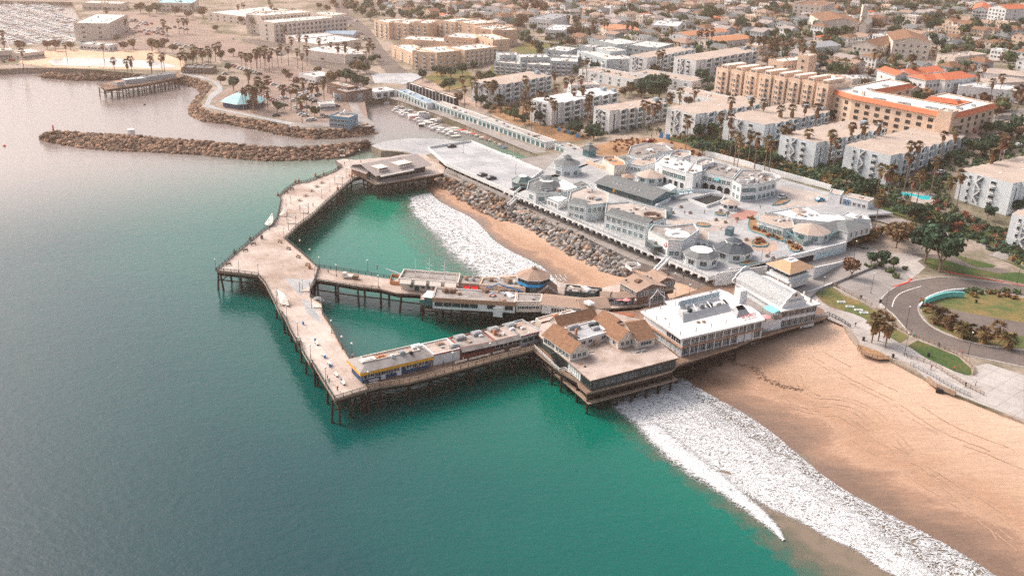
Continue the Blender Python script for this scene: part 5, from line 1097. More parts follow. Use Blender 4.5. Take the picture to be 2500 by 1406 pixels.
cw = rect((1580,865),(1800,820),(1580,740),WZ + 2.5,'T'); m_ = MB(); m_.prism(ccw(cw),WZ + 2.4,WZ + 2.6,0,bottom=True); m_.build('porch_roof','tanroof',cafe2)
for v in cw: MB().bar((v.x,v.y,WZ),(v.x,v.y,WZ + 2.4),.12,.12).build('post','white',cafe2)
for lab,a,b,d_ in (('tan gabled kiosk with a surfboard on its roof behind the pink umbrellas',(370,970),(660,985),(400,880)),('tan gabled kiosk between the umbrellas and the brown cafe',(670,990),(960,975),(640,890))):
 kk = rect(a,b,d_,WZ + 2.4,'T'); c = centroid(kk); kz = thing('kiosk',lab,'kiosk',(c.x,c.y,WZ)); gableb(kz,kk,WZ,WZ + 2.4,.8,'greywall','tanroof',over=.4); wins(kz,kk[0],kk[1],[WZ + .8],2,1.6,1.0,'s',cen=c)
p = W(*zc('T',[(565,920)])[0],WZ + 3.6); m_ = MB(); m_.ball((0,0,0),1.0,n=10,m=6); me = m_.mesh('surfboard','metal'); o = put('surfboard',me,None,p,rot=(.5,0,.3),sc=(.35,.08,1.3)); tag(o,'grey surfboard standing on the kiosk roof','surfboard')
def umbrella(x,y,k,z,m,label,r=1.5,h=2.4,table=True):
 p = W(*zc(k,[(x,y)])[0],z); u = thing('parasol',label,'parasol',tuple(p)); pz = Vector((p.x,p.y,z))
 m_ = MB(); m_.tube(pz,pz + Vector((0,0,h)),.04,.04,5); m_.build('pole','metal',u); q = ngon(pz,r,10)
 m_ = MB(); [m_.face([(q[i].x,q[i].y,z + h - .5),(q[(i + 1) % 10].x,q[(i + 1) % 10].y,z + h - .5),(pz.x,pz.y,z + h)],0) for i in range(10)]; m_.build('canopy',m,u)
 if table:
  t = thing('table','dark outdoor table under the ' + label.replace(' standing',''),'table',tuple(p)); m_ = MB(); m_.tube(pz + Vector((0,0,.68)),pz + Vector((0,0,.74)),.6,.6,10); m_.build('table_top','dark',t); MB().tube(pz + Vector((.1,.1,0)),pz + Vector((.1,.1,.68)),.05,.05,5).build('leg','dark',t)
umbrella(575,1095,'T',WZ,'pinkw','pale pink parasol standing outside the kiosks'); umbrella(700,1120,'T',WZ,'pinkc','deep pink parasol standing in the middle outside the kiosks'); umbrella(835,1130,'T',WZ,'pinkc','deep pink parasol standing nearest the brown cafe')
umbrella(1640,690,'R',MZ2 + .3,'pinkc','pink parasol standing on the white restaurant terrace',table=False)
m_ = MB(); a = W(*zc('T',[(395,1075)])[0],WZ + .3); b = W(*zc('T',[(545,1085)])[0],WZ + .3); m_.bar(a,b,.9,.6); tag(m_.build('counter','orange'),'orange counter in front of the surfboard kiosk','counter')
m_ = MB(); a = W(*zc('T',[(575,1320)])[0],WZ + .7); b = W(*zc('T',[(990,1365)])[0],WZ + .7); m_.bar(a,b,2.2,1.5); tag(m_.build('rust_container','rust'),'rust brown container box between the two big restaurants','container')
pf = thing('pergola','white peaked pergola frame on the plaza before the white restaurant','pergola',tuple(W(*zc('T',[(1420,1130)])[0],WZ)))
pp_ = Wl([(1290,1190),(1570,1160),(1560,1060),(1260,1080)],WZ,'T'); top_ = sum(pp_,Vector()) / 4 + Vector((0,0,5.0))
for p in pp_:
 MB().bar(p,p + Vector((0,0,3.2)),.25,.25).build('post','white',pf); prev = p + Vector((0,0,3.2)); m_ = MB()
 for t in range(1,6):
  s = t / 5; q = p.lerp(Vector((top_.x,top_.y,0)),s); q.z = WZ + 3.2 + 1.8 * s ** 1.8; m_.bar(prev,q,.22,.12); prev = q
 m_.build('rafter','white',pf)
bz = Wl([(830,410),(950,490),(1130,420),(1060,370),(910,365)],WZ,'T'); m_ = MB(); m_.ring([Vector(v[:2]) for v in bz],.2,WZ,WZ + 1.1); tag(m_.build('white_parapet','white'),'small white walled lookout beside the rocks','lookout')
# RESTAURANT AT THE NORTH END
kr = rect((700,880),(1880,650),(450,560),PZ + 3.3,'U'); kk = kr; c = centroid(kk)
kin = thing('restaurant','grey gable roofed seafood restaurant with two cream dormers above the rocky cove','restaurant',(c.x,c.y,PZ))
d_ = (kk[1] - kk[0]).normalized(); n_ = (kk[3] - kk[0]).normalized(); far = W(*zc('U',[(1650,340)])[0],PZ + 3.3)
dep = (far.xy - kk[0]).dot(n_); kk2 = [kk[0],kk[1],kk[1] + n_ * dep * .92,kk[0] + n_ * dep * .92]
gableb(kin,kk2,None,PZ + 3.3,2.6,'timber','greyflat',over=.6,trim='white')
ik = inset(kk2,1.6); MB().prism(ik,PZ,PZ + 3.4,0,cap=False).build('wall','brownwall',kin); q0,q1 = nearest(ik,kk2[0]),nearest(ik,kk2[1]); q3 = nearest(ik,kk2[3])
wins(kin,ik[q0],ik[q1],[PZ + .5],13,1.7,2.1,'t',frame='dmetal',cen=centroid(kk2)); wins(kin,ik[q0],ik[q3],[PZ + .5],6,1.7,2.1,'t',cen=centroid(kk2))
side = rect((490,825),(600,790),(215,660),PZ + 2.9,'U'); gableb(kin,rect((490,825),(640,795),(235,690),PZ + 2.9,'U'),PZ,PZ + 2.9,1.2,'brownwall','greyflat',ridge='bc',over=.5,trim='white')
for a,b,d2 in (((755,740),(960,700),(620,620)),((1195,660),(1480,600),(1065,550))):
 q = rect(a,b,d2,PZ + 5.2,'U'); m_ = MB(); m_.prism(ccw(q),PZ + 3.8,PZ + 5.3,0,bottom=False); m_.build('dormer','canvas',kin); q2 = inset(q,.6); MB().ring(inset(q,-.3),.15,PZ + 5.2,PZ + 5.45).build('dormer_edge','cream',kin)
 wins(kin,q[0],q[1],[PZ + 4.7],6,.45,.4,'s',frame='brownwall',cen=centroid(q)); m_ = MB(); m_.box((q2[2].x,q2[2].y,PZ + 5.3),(1.6,1.0,.5),.5); m_.build('roof_unit','brownwall',kin)
aw0,aw1 = kk2[0] + d_ * 1.5 - n_ * .1,kk2[0] + d_ * 19 - n_ * .1; awning(kin,aw0,aw1,PZ + 3.4,1.3,.5,'canvas',centroid(kk2))
kr_l = Wl([(425,920),(700,1065),(1400,930),(2050,815)],PZ,'U'); railing_mesh(MB(),kr_l,1.1,2.2,2,th=.08).build('railing','metal',kin)
for i,(x,y) in enumerate(((830,950),(925,960),(1040,920),(1130,900),(1250,890),(1340,860),(1420,870),(1520,850),(1620,830),(1740,800),(1850,770))):
 p = W(*zc('U',[(x,y)])[0],PZ); m_ = MB(); m_.tube(p,p + Vector((0,0,.7)),.05,.05,5); m_.tube(p + Vector((0,0,.7)),p + Vector((0,0,.78)),.55,.55,8); t = m_.build('patio_table',['red','white','timber'][i % 3]); reg(tag(t,'','table','tables on the patio'),['red','white','brown'][i % 3] + ' round patio table',p,'patio' + str(i % 3))
# PARKING DECK
dk = [Vector(v[:2]) for v in Wl([(1045,363),(1150,347),(1325,420),(1255,475),(1088,402)],MZ)]
pk = thing('parking_structure','flat pale parking deck with colonnaded edge above the boulders','parking structure',tuple(centroid(dk)) + (BASE,))
m_ = MB(); m_.prism(ccw(dk),MZ - .6,MZ,0,1,bottom=True); m_.build('deck',['white','parkdeck'],pk); MB().ring(dk,.25,MZ,MZ + 1.0).build('parapet','white',pk); MB().prism(inset(dk,4.5),BASE,MZ - .6,0,cap=False).build('inner_wall','dark',pk)
sea0,sea1 = Wl([(1045,363),(1088,402)],MZ)[1],Wl([(1255,475)],MZ)[0]
for i in range(12):
 p = sea0.lerp(sea1,i / 11) + N1.to_3d() * 1.2; MB().bar((p.x,p.y,BASE),(p.x,p.y,MZ - .6),.8,.5).build('column','cool',pk)
m_ = MB(); strip(m_,[Vector((p.x,p.y,MZ - 3.4)) for p in (sea0 + N1.to_3d() * .5,sea1 + N1.to_3d() * .5)],.4,1.6); m_.build('spandrel','conc',pk)
m_ = MB(); rr_ = random.Random(4)      # tyre circles printed on the deck
for cxy,r_ in (((1205,402),4.5),((1222,398),3.6),((1190,398),5.2),((1212,408),2.8),((1198,404),3.3)):
 c = W(cxy[0],cxy[1],MZ + .006); a0 = rr_.uniform(0,6); pts = [c + Vector((r_ * math.cos(a0 + t * .22),r_ * .9 * math.sin(a0 + t * .22),0)) for t in range(24)]; flatstrip(m_,pts,.13)
m_.build('tyre_marks','metal',pk)
m_ = MB()
for i in range(26):
 p = sea0.lerp(sea1,i / 26) + N1.to_3d() * 1.2; flatstrip(m_,[Vector((p.x,p.y,MZ + .006)),Vector((p.x,p.y,MZ + .006)) + N1.to_3d() * 4.5],.12)
m_.build('bay_lines','line',pk)
# MALL
md = [Vector(v[:2]) for v in Wl([(1233,465),(1362,520),(1467,566),(1600,622),(1728,676),(1790,658),(1842,644),(1928,622),(1990,608),(2066,589),(2130,556),(2120,524),(2180,520),(2024,470),(1870,425),(1716,381),(1640,378),(1560,378),(1480,385),(1430,372),(1385,362),(1325,420),(1255,475)],MZ)]
mall = thing('mall_terrace','raised pale terrace of the seaside mall with bracketed white edge on columns','terrace',tuple(centroid(md)) + (WZ,))
m_ = MB(); m_.prism(ccw(md),MZ - .7,MZ,0,1,bottom=True); m_.build('deck',['white','plaza'],mall)
front = Wl([(1233,465),(1728,676)],MZ); edge_n = Vector((-N1.x,-N1.y,0))
m_ = MB()
for i in range(34):
 p = front[0].lerp(front[1],i / 33); q = p - edge_n * 3.2;
 if i % 1 == 0: MB().bar((p.x - edge_n.x * -.5,p.y - edge_n.y * -.5,MZ - .95),(q.x,q.y,MZ - 1.0),.7,.6).build('bracket','white',mall); MB().bar((q.x,q.y,WZ),(q.x,q.y,MZ - .7),.6,.6).build('column','white',mall)
railing_mesh(MB(),[Vector((p.x,p.y,MZ)) - edge_n * .3 for p in front],1.0,3.0,2,th=.09).build('railing','cool',mall)
bk_ = [p - edge_n * 14 for p in front]; m_ = MB(); strip(m_,[Vector((p.x,p.y,WZ)) for p in bk_],.4,MZ - .7 - WZ); m_.build('inner_wall','walk',mall)
for pts,m,lab in (([(50,590),(230,560),(330,540),(500,610),(520,660),(480,690),(100,665)],'parkdeck','pale blue grey paving in the middle of the mall'),([(640,655),(760,605),(880,620),(860,660),(720,700)],'brick','brick red crossing band in the mall plaza'),([(760,850),(900,850),(1040,890),(1050,950),(960,980),(840,950),(770,900)],'scrubpave','sand coloured circle around the mall planter'),([(110,680),(480,700),(660,670),(730,710),(650,760),(480,800),(420,780),(120,730)],'plaza2','cream curved paving in the mall plaza'),([(1060,400),(1240,430),(1480,480),(1420,570),(1100,590),(1000,560),(1060,480)],'plaza2','cream service yard beside the garage')):
 o = sheet('paving',Wl(pts,MZ + .01,'G'),MZ + .01,m,99,0); o['label'] = lab
def octb(label,k,xy,R,z0,h,rh,wall='mallwall',roof='greyroof',top=0.0,cup=None,nw=1,name='pavilion',cat='pavilion',over=.5,n=8,style='p',trim='malltrim',root=None,ww=None,glass='glass'):
 c = W(*zc(k,[xy])[0],z0 + h); root = root or thing(name,label,cat,(c.x,c.y,z0)); g = ngon(c,R,n)
 MB().prism(g,z0,z0 + h,0,cap=False).build('wall',wall,root)
 s = (g[1] - g[0]).length
 for i in range(n): wins(root,g[i],g[(i + 1) % n],[z0 + .9],nw,ww or min(2.2,s * .6 / nw),min(1.5,h * .5),style,frame='white' if wall != 'white' else 'malltrim',glass=glass,cen=c,margin=.2)
 f = MB(); f.ring(inset(g,-.05),.1,z0 + h - .18,z0 + h); f.build('trim',trim,root)
 pyr(root,g,z0 + h,rh,roof,top,over)
 if cup:
  r,ch,crh = cup; zz = z0 + h + rh * .75; g2 = ngon(c,r,n); MB().prism(g2,zz,zz + ch,0,cap=False).build('cupola_wall','white',root)
  for i in range(n): wins(root,g2[i],g2[(i + 1) % n],[zz + .25],1,(g2[1] - g2[0]).length * .6,ch * .5,'s',frame='white',glass='glassg',cen=c,margin=.1)
  pyr(root,g2,zz + ch,crh,roof,0,.4,name='cupola_roof')
 return root,c,g
def mallb(label,k,pts,h,wall='mallwall',roof='plaza2',par=.5,z0=None,name='mall_shop',cat='shop',faces=(),root=None,group=None):
 z0 = MZ if z0 is None else z0; P_ = [Vector(v[:2]) for v in Wl(pts,z0 + h,k)]; root,q,c = flatb(name,label,cat,P_,z0,z0 + h,wall,roof,par,parent=root,group=group)
 f = MB(); f.ring(inset(P_,-.04),.1,z0 + h + par - .15,z0 + h + par + .03); f.build('trim','malltrim',root)
 for (i,j,n,w,hh,zs_,st) in faces: wins(root,P_[i],P_[j],[z0 + z for z in zs_],n,w,hh,st,cen=c,glass='glassg' if st == 'g' else 'glass')
 return root,P_,c
r,P_,c = mallb('white shop block with grey skirt roof and octagonal cupola above the boulders','F',[(862,440),(945,478),(1035,478),(1215,470),(1250,400),(1140,340),(1000,330),(880,370)],3.4,roof='greyroof',faces=((0,1,1,2.4,1.6,(1,),'g'),(1,2,1,2.2,1.5,(1,),'g')))
octb('','F',(1032,385),5.2,MZ + 3.2,1.4,1.6,wall='white',top=.5,root=r,glass='glassg'); octb('','F',(1032,330),2.2,MZ + 5.6,1.0,1.2,wall='white',root=r,glass='glassg',over=.6)
m_ = MB(); p_ = [Vector(v[:2]) for v in Wl([(1080,410),(1180,345),(1300,410),(1200,440)],MZ + 4.2,'F')]; m_.prism(ccw(p_),MZ + 3.2,MZ + 4.2); m_.build('white_roof','whiteroof',r)
mallb('small white roofed box shop beside the cupola block','F',[(1038,505),(1135,545),(1218,508),(1130,478)],2.9,'white','whiteroof',.15,faces=((0,1,3,1.1,1.3,(.8,),'g'),))
octb('dark glass hexagonal sunroom at the edge of the parking deck','F',(830,352),4.6,MZ,2.4,1.8,wall='glassg',roof='glassroof',top=.4,name='sunroom',cat='sunroom',over=.2,style='t',nw=1)
r,P_,c = mallb('two storey grey mall block with rounded balcony and grey skirt roof','F',[(1218,545),(1375,580),(1565,555),(1570,470),(1400,400),(1240,460)],5.6,faces=((0,1,3,1.4,1.3,(.6,3.4),'g'),(1,2,4,1.3,1.5,(3.2,),'g')))
m_ = MB(); a,b = P_[0],P_[1]; q = [a,b,b + (c - b) * .3,a + (c - a) * .3]; m_.face([(q[0].x,q[0].y,MZ + 5.2),(q[1].x,q[1].y,MZ + 5.2),(q[2].x,q[2].y,MZ + 7.0),(q[3].x,q[3].y,MZ + 7.0)]); m_.face([(q[3].x,q[3].y,MZ + 7),(q[2].x,q[2].y,MZ + 7),(q[2].x,q[2].y,MZ + 5.5),(q[3].x,q[3].y,MZ + 5.5)]); m_.build('skirt_roof','greyroof',r)
bc = W(*zc('F',[(1440,600)])[0],MZ + 2.9); m_ = MB(); m_.prism(ngon(bc,3.2,12),MZ + 2.6,MZ + 3.9,0,1,bottom=True); m_.build('round_balcony',['mallwall','walk'],r)
ring_c = W(*zc('F',[(1425,410)])[0],MZ + 7.5); m_ = MB()
for i in range(12): a,b = ngon(ring_c,1.9,12)[i],ngon(ring_c,1.9,12)[(i + 1) % 12]; m_.bar((a.x,a.y,MZ + 7.3),(b.x,b.y,MZ + 7.3),.35,.12)
m_.tube((ring_c.x,ring_c.y,MZ + 5.6),(ring_c.x,ring_c.y,MZ + 7.3),.5,.4,8); m_.build('ring_vent','white',r)
r,P_,c = mallb('long two storey mall block with grey skirt roof facing the boulders','F',[(1535,640),(1890,745),(2062,690),(2062,615),(1950,590),(1740,545),(1545,560)],5.4,faces=((0,1,7,1.3,1.4,(.6,3.2),'g'),(1,2,3,1.6,1.5,(.8,3.2),'g')))
m_ = MB(); a,b = P_[0],P_[1]; n = (Vector((-(b - a).y,(b - a).x))).normalized(); n = n if (c - a).dot(n) > 0 else -n
q = [a - n * .5,b - n * .5,b + n * 4,a + n * 4]; m_.face([(q[0].x,q[0].y,MZ + 4.9),(q[1].x,q[1].y,MZ + 4.9),(q[2].x,q[2].y,MZ + 6.9),(q[3].x,q[3].y,MZ + 6.9)]); m_.face([(q[3].x,q[3].y,MZ + 6.9),(q[2].x,q[2].y,MZ + 6.9),(q[2].x,q[2].y,MZ + 5.4),(q[3].x,q[3].y,MZ + 5.4)]); m_.build('skirt_roof','greyroof',r)
oc_ = W(*zc('F',[(1945,655)])[0],MZ + 6.2); MB().ring(ngon(oc_,3.6,8),.2,MZ + 5.4,MZ + 6.6).build('roof_court','tanroof',r); units(r,'F',MZ + 5.4,[(1935,650,.8,.7,.5,'orange'),(1990,665,.8,.7,.7,'dmetal'),(1700,620,2.4,.4,.3),(1640,600,.5,2.4,.3),(1760,640,1,.6,.4)])
r,P_,c = mallb('rounded white seafood restaurant with a red shrimp sign on its wall','G',[(-60,790),(60,850),(110,880),(230,885),(290,850),(375,790),(330,730),(120,755),(-20,745)],5.6,'white','dirtyroof',faces=((1,2,1,1.6,2.2,(.2,),'t'),(2,3,2,1.4,1.4,(.9,),'g')))
MB().prism(ngon(W(*zc('G',[(190,810)])[0],MZ + 6),4.2,12),MZ + 5.0,MZ + 6.0,0,1).build('round_roof',['white','whiteroof'],r)
sp = W(*zc('G',[(112,868)])[0],MZ + 4.1); sdir2 = math.atan2((P_[2] - P_[1]).y,(P_[2] - P_[1]).x); m_ = MB(); nn_ = Vector(((P_[2] - P_[1]).y,-(P_[2] - P_[1]).x,0)).normalized(); nn_ = nn_ if (P_[1] - c).dot(nn_.xy) > 0 else -nn_; tt = (P_[2] - P_[1]).normalized().to_3d(); prev = None
sp = Vector((P_[1].lerp(P_[2],.6).x,P_[1].lerp(P_[2],.6).y,MZ + 4.2)) + nn_ * .12
for i in range(11):
 a = math.radians(70 - i * 25); q = sp + tt * (.75 * math.cos(a)) + Vector((0,0,.75 * math.sin(a)))
 if prev is not None: m_.bar(prev,q,.34 - .02 * i,.12)
 prev = q
m_.build('shrimp_sign','red',r)
octb('low octagonal pavilion with grey roof, open round top and blue doors at the terrace edge','G',(392,985),5.6,MZ,3.2,1.6,top=.62,name='pavilion',wall='mallwall');
r,c,g = octb('octagonal pavilion with dark shingled roof and windowed cupola near the terrace corner','G',(668,935),6.4,MZ,3.0,2.2,roof='darkshingle',top=.42,cup=(2.5,1.1,1.2))
octb('tan roofed octagonal kiosk between the ramps of the mall','G',(640,545),3.1,MZ,2.4,1.4,roof='pinkroof',wall='white',name='kiosk',cat='kiosk',over=.6)
octb('tan roofed octagonal tea room in the middle of the mall','P',(845,1140),5.6,MZ,3.0,2.4,roof='pinkroof',wall='mallwall',name='pavilion',glass='glassg')
octb('small tan peaked pavilion at the back of the mall below the bare bluff','P',(1005,780),4.6,MZ,2.6,1.8,roof='pinkroof',wall='cream')
octb('square glazed lantern room on the roof of the long grey shop row','P',(572,1160),3.0,MZ,2.6,1.2,roof='tanroof',wall='cool',n=4,glass='glassg',style='t',name='lantern_room',cat='pavilion')
lr = rect((150,1195),(760,1395),(330,1130),MZ + 2.8,'P'); lr = rect((185,1235),(870,1440),(270,1110),MZ + 2.6,'P'); c = centroid(lr)
lg = thing('shop_row','long dark green grey gabled shop row with small triangular dormers','shop',(c.x,c.y,MZ)); gableb(lg,lr,MZ,MZ + 2.6,1.8,'malltrim','greyroof',over=.8)
wins(lg,lr[0],lr[1],[MZ + .3],12,2.0,1.9,'t',frame='malltrim',cen=c)
d_ = (lr[1] - lr[0]); nn2 = (lr[3] - lr[0])
for t in (.22,.29,.36,.55,.62,.70):
 p = lr[0] + d_ * t + nn2 * .18; m_ = MB(); dx = d_.normalized() * .55; ny = nn2.normalized() * 1.6; zz = MZ + 3.1
 m_.face([(p.x - dx.x,p.y - dx.y,zz),(p.x + dx.x,p.y + dx.y,zz),(p.x,p.y,zz + .8)]); m_.face([(p.x - dx.x,p.y - dx.y,zz),(p.x,p.y,zz + .8),(p.x + ny.x,p.y + ny.y,zz + .9)]); m_.face([(p.x + dx.x,p.y + dx.y,zz),(p.x + ny.x,p.y + ny.y,zz + .9),(p.x,p.y,zz + .8)]); m_.build('dormer','white',lg)
m_ = MB(); p = W(*zc('P',[(395,1335)])[0],MZ + 3.4); m_.bar(p,p + Vector((.1,-.1,0)),1.3,1.3); o = m_.build('diamond_sign','yellow'); o.rotation_euler = (0,0,0); tag(o,'yellow sign on the front of the long dark shop row','sign')
r,P_,c = mallb('white two storey mall block with blue green windows behind the tan tea room','P',[(905,985),(985,1045),(1290,1135),(1365,1030),(1200,930),(1010,900)],6.4,'white','whiteroof',faces=((1,2,6,1.9,1.7,(3.6,),'g'),(1,2,4,1.8,2.2,(.1,),'d'),(0,1,1,1.4,1.4,(3.6,),'g')))
r2,P2,c2 = mallb('white corner tower block joining the two long wings of the mall','P',[(1280,1120),(1370,1145),(1480,1110),(1470,1010),(1365,1000)],7.0,'white','whiteroof',faces=((1,2,1,1.6,2.0,(1.2,),'g'),),par=.6)
r,P_,c = mallb('white two storey mall wing with arched walkway and cluttered roof','P',[(1480,1115),(1850,1200),(1950,1080),(1800,1030),(1600,1000)],6.4,'white','dirtyroof',faces=((0,1,6,1.6,1.6,(3.7,),'g'),))
for t in (.06,.3,.54,.78):      # arches
 a,b = P_[0].lerp(P_[1],t),P_[0].lerp(P_[1],t + .18); n = Vector((b.y - a.y,a.x - b.x)).normalized(); n = n if (a - c).dot(n) > 0 else -n; m_ = MB(); w_ = (b - a).length; dd = (b - a).normalized()
 pts = [a,a]; ar = [(a.x + n.x * .05,a.y + n.y * .05,MZ + .1),(b.x + n.x * .05,b.y + n.y * .05,MZ + .1)] + [((a + dd * (w_ * (1 - s / 6))).x + n.x * .05,(a + dd * (w_ * (1 - s / 6))).y + n.y * .05,MZ + 1.9 + math.sin(math.pi * s / 6) * .7) for s in range(7)]
 m_.face(ar); m_.build('arch','dark',r)
m_ = MB(); awp = P_[0].lerp(P_[1],.42),P_[0].lerp(P_[1],.6); awning(r,awp[0],awp[1],MZ + 5.6,1.0,.7,'teal',c)
units(r,'P',MZ + 6.4,[(1650,1080,1.6,1,.9,'metal'),(1750,1110,2,.6,.6),(1800,1090,.8,2,.7,'white'),(1880,1110,1.6,1.2,.9),(1720,1060,3,.5,.5),(1570,1060,1.2,1,.5,'timber')])
r,P_,c = mallb('white two storey round ended mall block with curved roof screens','P',[(1850,1215),(1960,1275),(2160,1265),(2390,1215),(2400,1150),(2200,1090),(1960,1090)],6.4,'white','dirtyroof',faces=((0,1,2,1.6,1.6,(.5,3.6),'g'),(1,2,3,2.0,1.6,(.5,3.6),'g'),(2,3,4,1.8,1.6,(.5,3.6),'g')))
for cc_,rr_,a0,a1 in (((2290,1170),4.6,-1.2,2.6),((1990,1190),3.8,-2.6,0.6)):
 q = W(*zc('P',[cc_])[0],MZ + 7); m_ = MB(); strip(m_,[Vector((q.x + rr_ * math.cos(a0 + (a1 - a0) * t / 9),q.y + rr_ * math.sin(a0 + (a1 - a0) * t / 9),MZ + 6.4)) for t in range(10)],.3,1.2); m_.build('roof_screen','white',r)
units(r,'P',MZ + 6.4,[(2200,1150,1.4,1,.8),(2080,1150,.8,2.6,.5,'white'),(2030,1220,1.8,.8,.7,'white'),(2150,1210,1.2,.6,.5,'white'),(2240,1200,1,1,.8,'tanroof'),(1960,1150,1.4,.6,.5)])
mallb('low white shop with deck roof between the lantern tower and the tan roofs','P',[(255,960),(400,1055),(540,1040),(520,990),(400,930),(280,930)],3.4,'cream','orangedeck',.9)
r,P_,c = mallb('pink roofed shop with teal glass front at the back of the mall','P',[(590,1010),(740,1040),(920,990),(900,930),(700,900)],3.2,'cool','pinkroof',.2,faces=((0,1,3,1.3,1.4,(.8,),'g'),))
r,P_,c = mallb('wide flat roofed shop with white parapets at the very back of the mall','P',[(560,900),(740,950),(930,890),(1120,850),(1040,790),(780,760),(600,800)],3.6,'white','dirtyroof',.5,faces=((0,1,3,1.2,1.3,(.9,),'g'),)); units(r,'P',MZ + 3.7,[(800,880,1.6,1,.6,'metal'),(870,850,2,1,.5,'white'),(700,870,1.4,1.4,.5,'tanroof')])
mallb('small glass fronted shop with dark roof below the pink roofed shop','P',[(395,985),(520,1005),(640,950),(560,900),(430,920)],3.0,'cool','greyroof',.1,faces=((0,1,3,1.0,1.6,(.5,),'g'),))
mallb('white framed rooftop dining room behind the white main block','P',[(1080,930),(1230,960),(1340,920),(1330,870),(1180,850),(1090,890)],6.8,'white','plaza2',.9,faces=((0,1,5,.8,1.2,(4.6,),'g'),))
mallb('white framed rooftop terrace with red boxes on the main block','P',[(1400,1030),(1480,1050),(1620,1010),(1610,960),(1480,960),(1400,990)],7.4,'white','plaza2',.9)
mallb('small square white house with low pyramid roof between the shop row and the white block','P',[(990,1285),(1100,1335),(1170,1290),(1080,1245)],2.7,'white','white',.05)
mallb('low dark glazed bay at the foot of the rounded seafood restaurant','F',[(1885,860),(1960,925),(2040,925),(2060,880),(1980,820)],2.8,'glass','greyroof',.1)
mallb('pink roofed wing behind the rounded seafood restaurant','G',[(285,855),(460,870),(465,800),(380,770)],3.2,'mallwall','pinkroof',.1,faces=((0,1,3,1.0,1.5,(.6,),'g'),))
mallb('low grey link building between the cupola shops and the round balcony block','F',[(1225,400),(1330,420),(1420,395),(1340,360)],3.0,'mallwall','greyroof',.2); mallb('glass fronted dark roofed bar beside the footbridge','G',[(20,610),(110,625),(150,590),(50,570)],2.8,'glassg','greyroof',.1)
mallb('small flat roofed ticket kiosk beside the brick red crossing','G',[(600,770),(650,780),(680,755),(625,745)],2.4,'malltrim','greyroof',.1); wallx = smooth(Wl([(1370,205),(1480,245),(1580,275),(1690,305)],MZ,'F'),3); tag(strip(MB(),[Vector((p.x,p.y,MZ)) for p in wallx],.6,1.6).build('garden_wall','peach'),'long peach garden wall behind the octagonal teal cafe','wall')
cl,P_,c = mallb('low mall building with a pink shingle roof and teal window bays beside the lawn terrace','G',[(885,705),(1100,770),(1200,760),(1180,700),(1150,640),(1000,620),(890,650)],3.4,'mallwall','pinkroof',.1,faces=((0,1,5,1.6,1.5,(.8,),'g'),))
octb('large pink octagonal pyramid roofed restaurant overlooking the lawn terrace','G',(1332,775),6.6,MZ,3.2,2.4,roof='pinkroof',wall='mallwall',glass='glassg'); octb('tan octagonal pavilion with white walls among the flat white roofs','G',(1232,625),4.0,MZ,3.4,1.4,roof='pinkroof',wall='white')
mallb('flat white roofed hall behind the pink roofed buildings','G',[(940,640),(1150,600),(1290,590),(1400,640),(1560,650),(1640,700),(1470,720),(1180,690),(1050,650)],3.8,'white','whiteroof',.4)
hr = rect((1650,800),(1845,745),(1470,745),MZ + 3.0,'G'); c = centroid(hr); hh_ = thing('mall_shop','grey hip roofed white shop at the lawn end of the mall','shop',(c.x,c.y,MZ)); gableb(hh_,rect((1655,798),(1848,745),(1600,690),MZ + 3.0,'G'),MZ,MZ + 3,1.6,'white','greyroof',hip=.45); wr = rect((1655,798),(1848,745),(1600,690),MZ + 3.0,'G'); wins(hh_,wr[0],wr[1],[MZ + .8],4,1.0,1.4,'g',cen=centroid(wr))
gableb(hh_,rect((1470,800),(1655,760),(1440,710),MZ + 2.8,'G'),MZ,MZ + 2.8,1.5,'mallwall','greyroof',hip=0); wins(hh_,*[rect((1470,800),(1655,760),(1440,710),MZ + 2.8,'G')[i] for i in (0,1)],[MZ + .6],3,1.4,1.4,'g',glass='glassg',cen=c)
mallb('white stepped roof block beside the grey hip roofed shop','G',[(1590,660),(1700,690),(1850,700),(1800,660),(1650,630)],4.6,'white','whiteroof',.4)
m_ = MB(); tl = Wl([(905,770),(1130,840),(1265,920),(1640,830)],MZ - .2,'G'); strip(m_,[Vector((p.x,p.y,MZ)) for p in tl],.25,1.6); tag(m_.build('glass_screen','glassscreen'),'grey green glass wind screen around the dining terrace','screen')
gl = Wl([(905,775),(1130,845),(1265,925),(1640,835),(1640,880),(1270,960),(1120,880)],MZ,'G')
tre = thing('trellis','teal timber trellis beams over the dining terrace','trellis',tuple(W(*zc('G',[(1150,800)])[0],MZ)))
for a,b in (((910,700),(1130,790)),((1130,790),(1240,860)),((920,740),(1080,700)),((1010,790),(1180,740)),((1120,830),(1260,790)),((1480,790),(1630,760)),((1500,830),(1560,770))):
 p,q = W(*zc('G',[a])[0],MZ + 2.8),W(*zc('G',[b])[0],MZ + 2.8); MB().bar(p,q,.16,.25).build('beam','tealtrim',tre); MB().bar((p.x,p.y,MZ),p,.12,.12).build('post','tealtrim',tre)
r,P_,c = mallb('low white garage with blue door below the pool','N',[(80,905),(400,975),(495,935),(180,870)],3.6,'white','plaza2',.3,z0=MZ - .6,name='garage',cat='garage',faces=((0,1,5,1.1,1.3,(1.0,),'p'),)); wins(r,P_[0],P_[0].lerp(P_[1],.4),[MZ - .5],1,2.8,2.8,'s',glass='blue',cen=c,name='garage_door')
mallb('small white square store beside the blue garage door','G',[(1490,470),(1590,490),(1620,455),(1510,430)],3.8,'white','plaza2',.4,z0=MZ - .6,name='store',cat='shed')
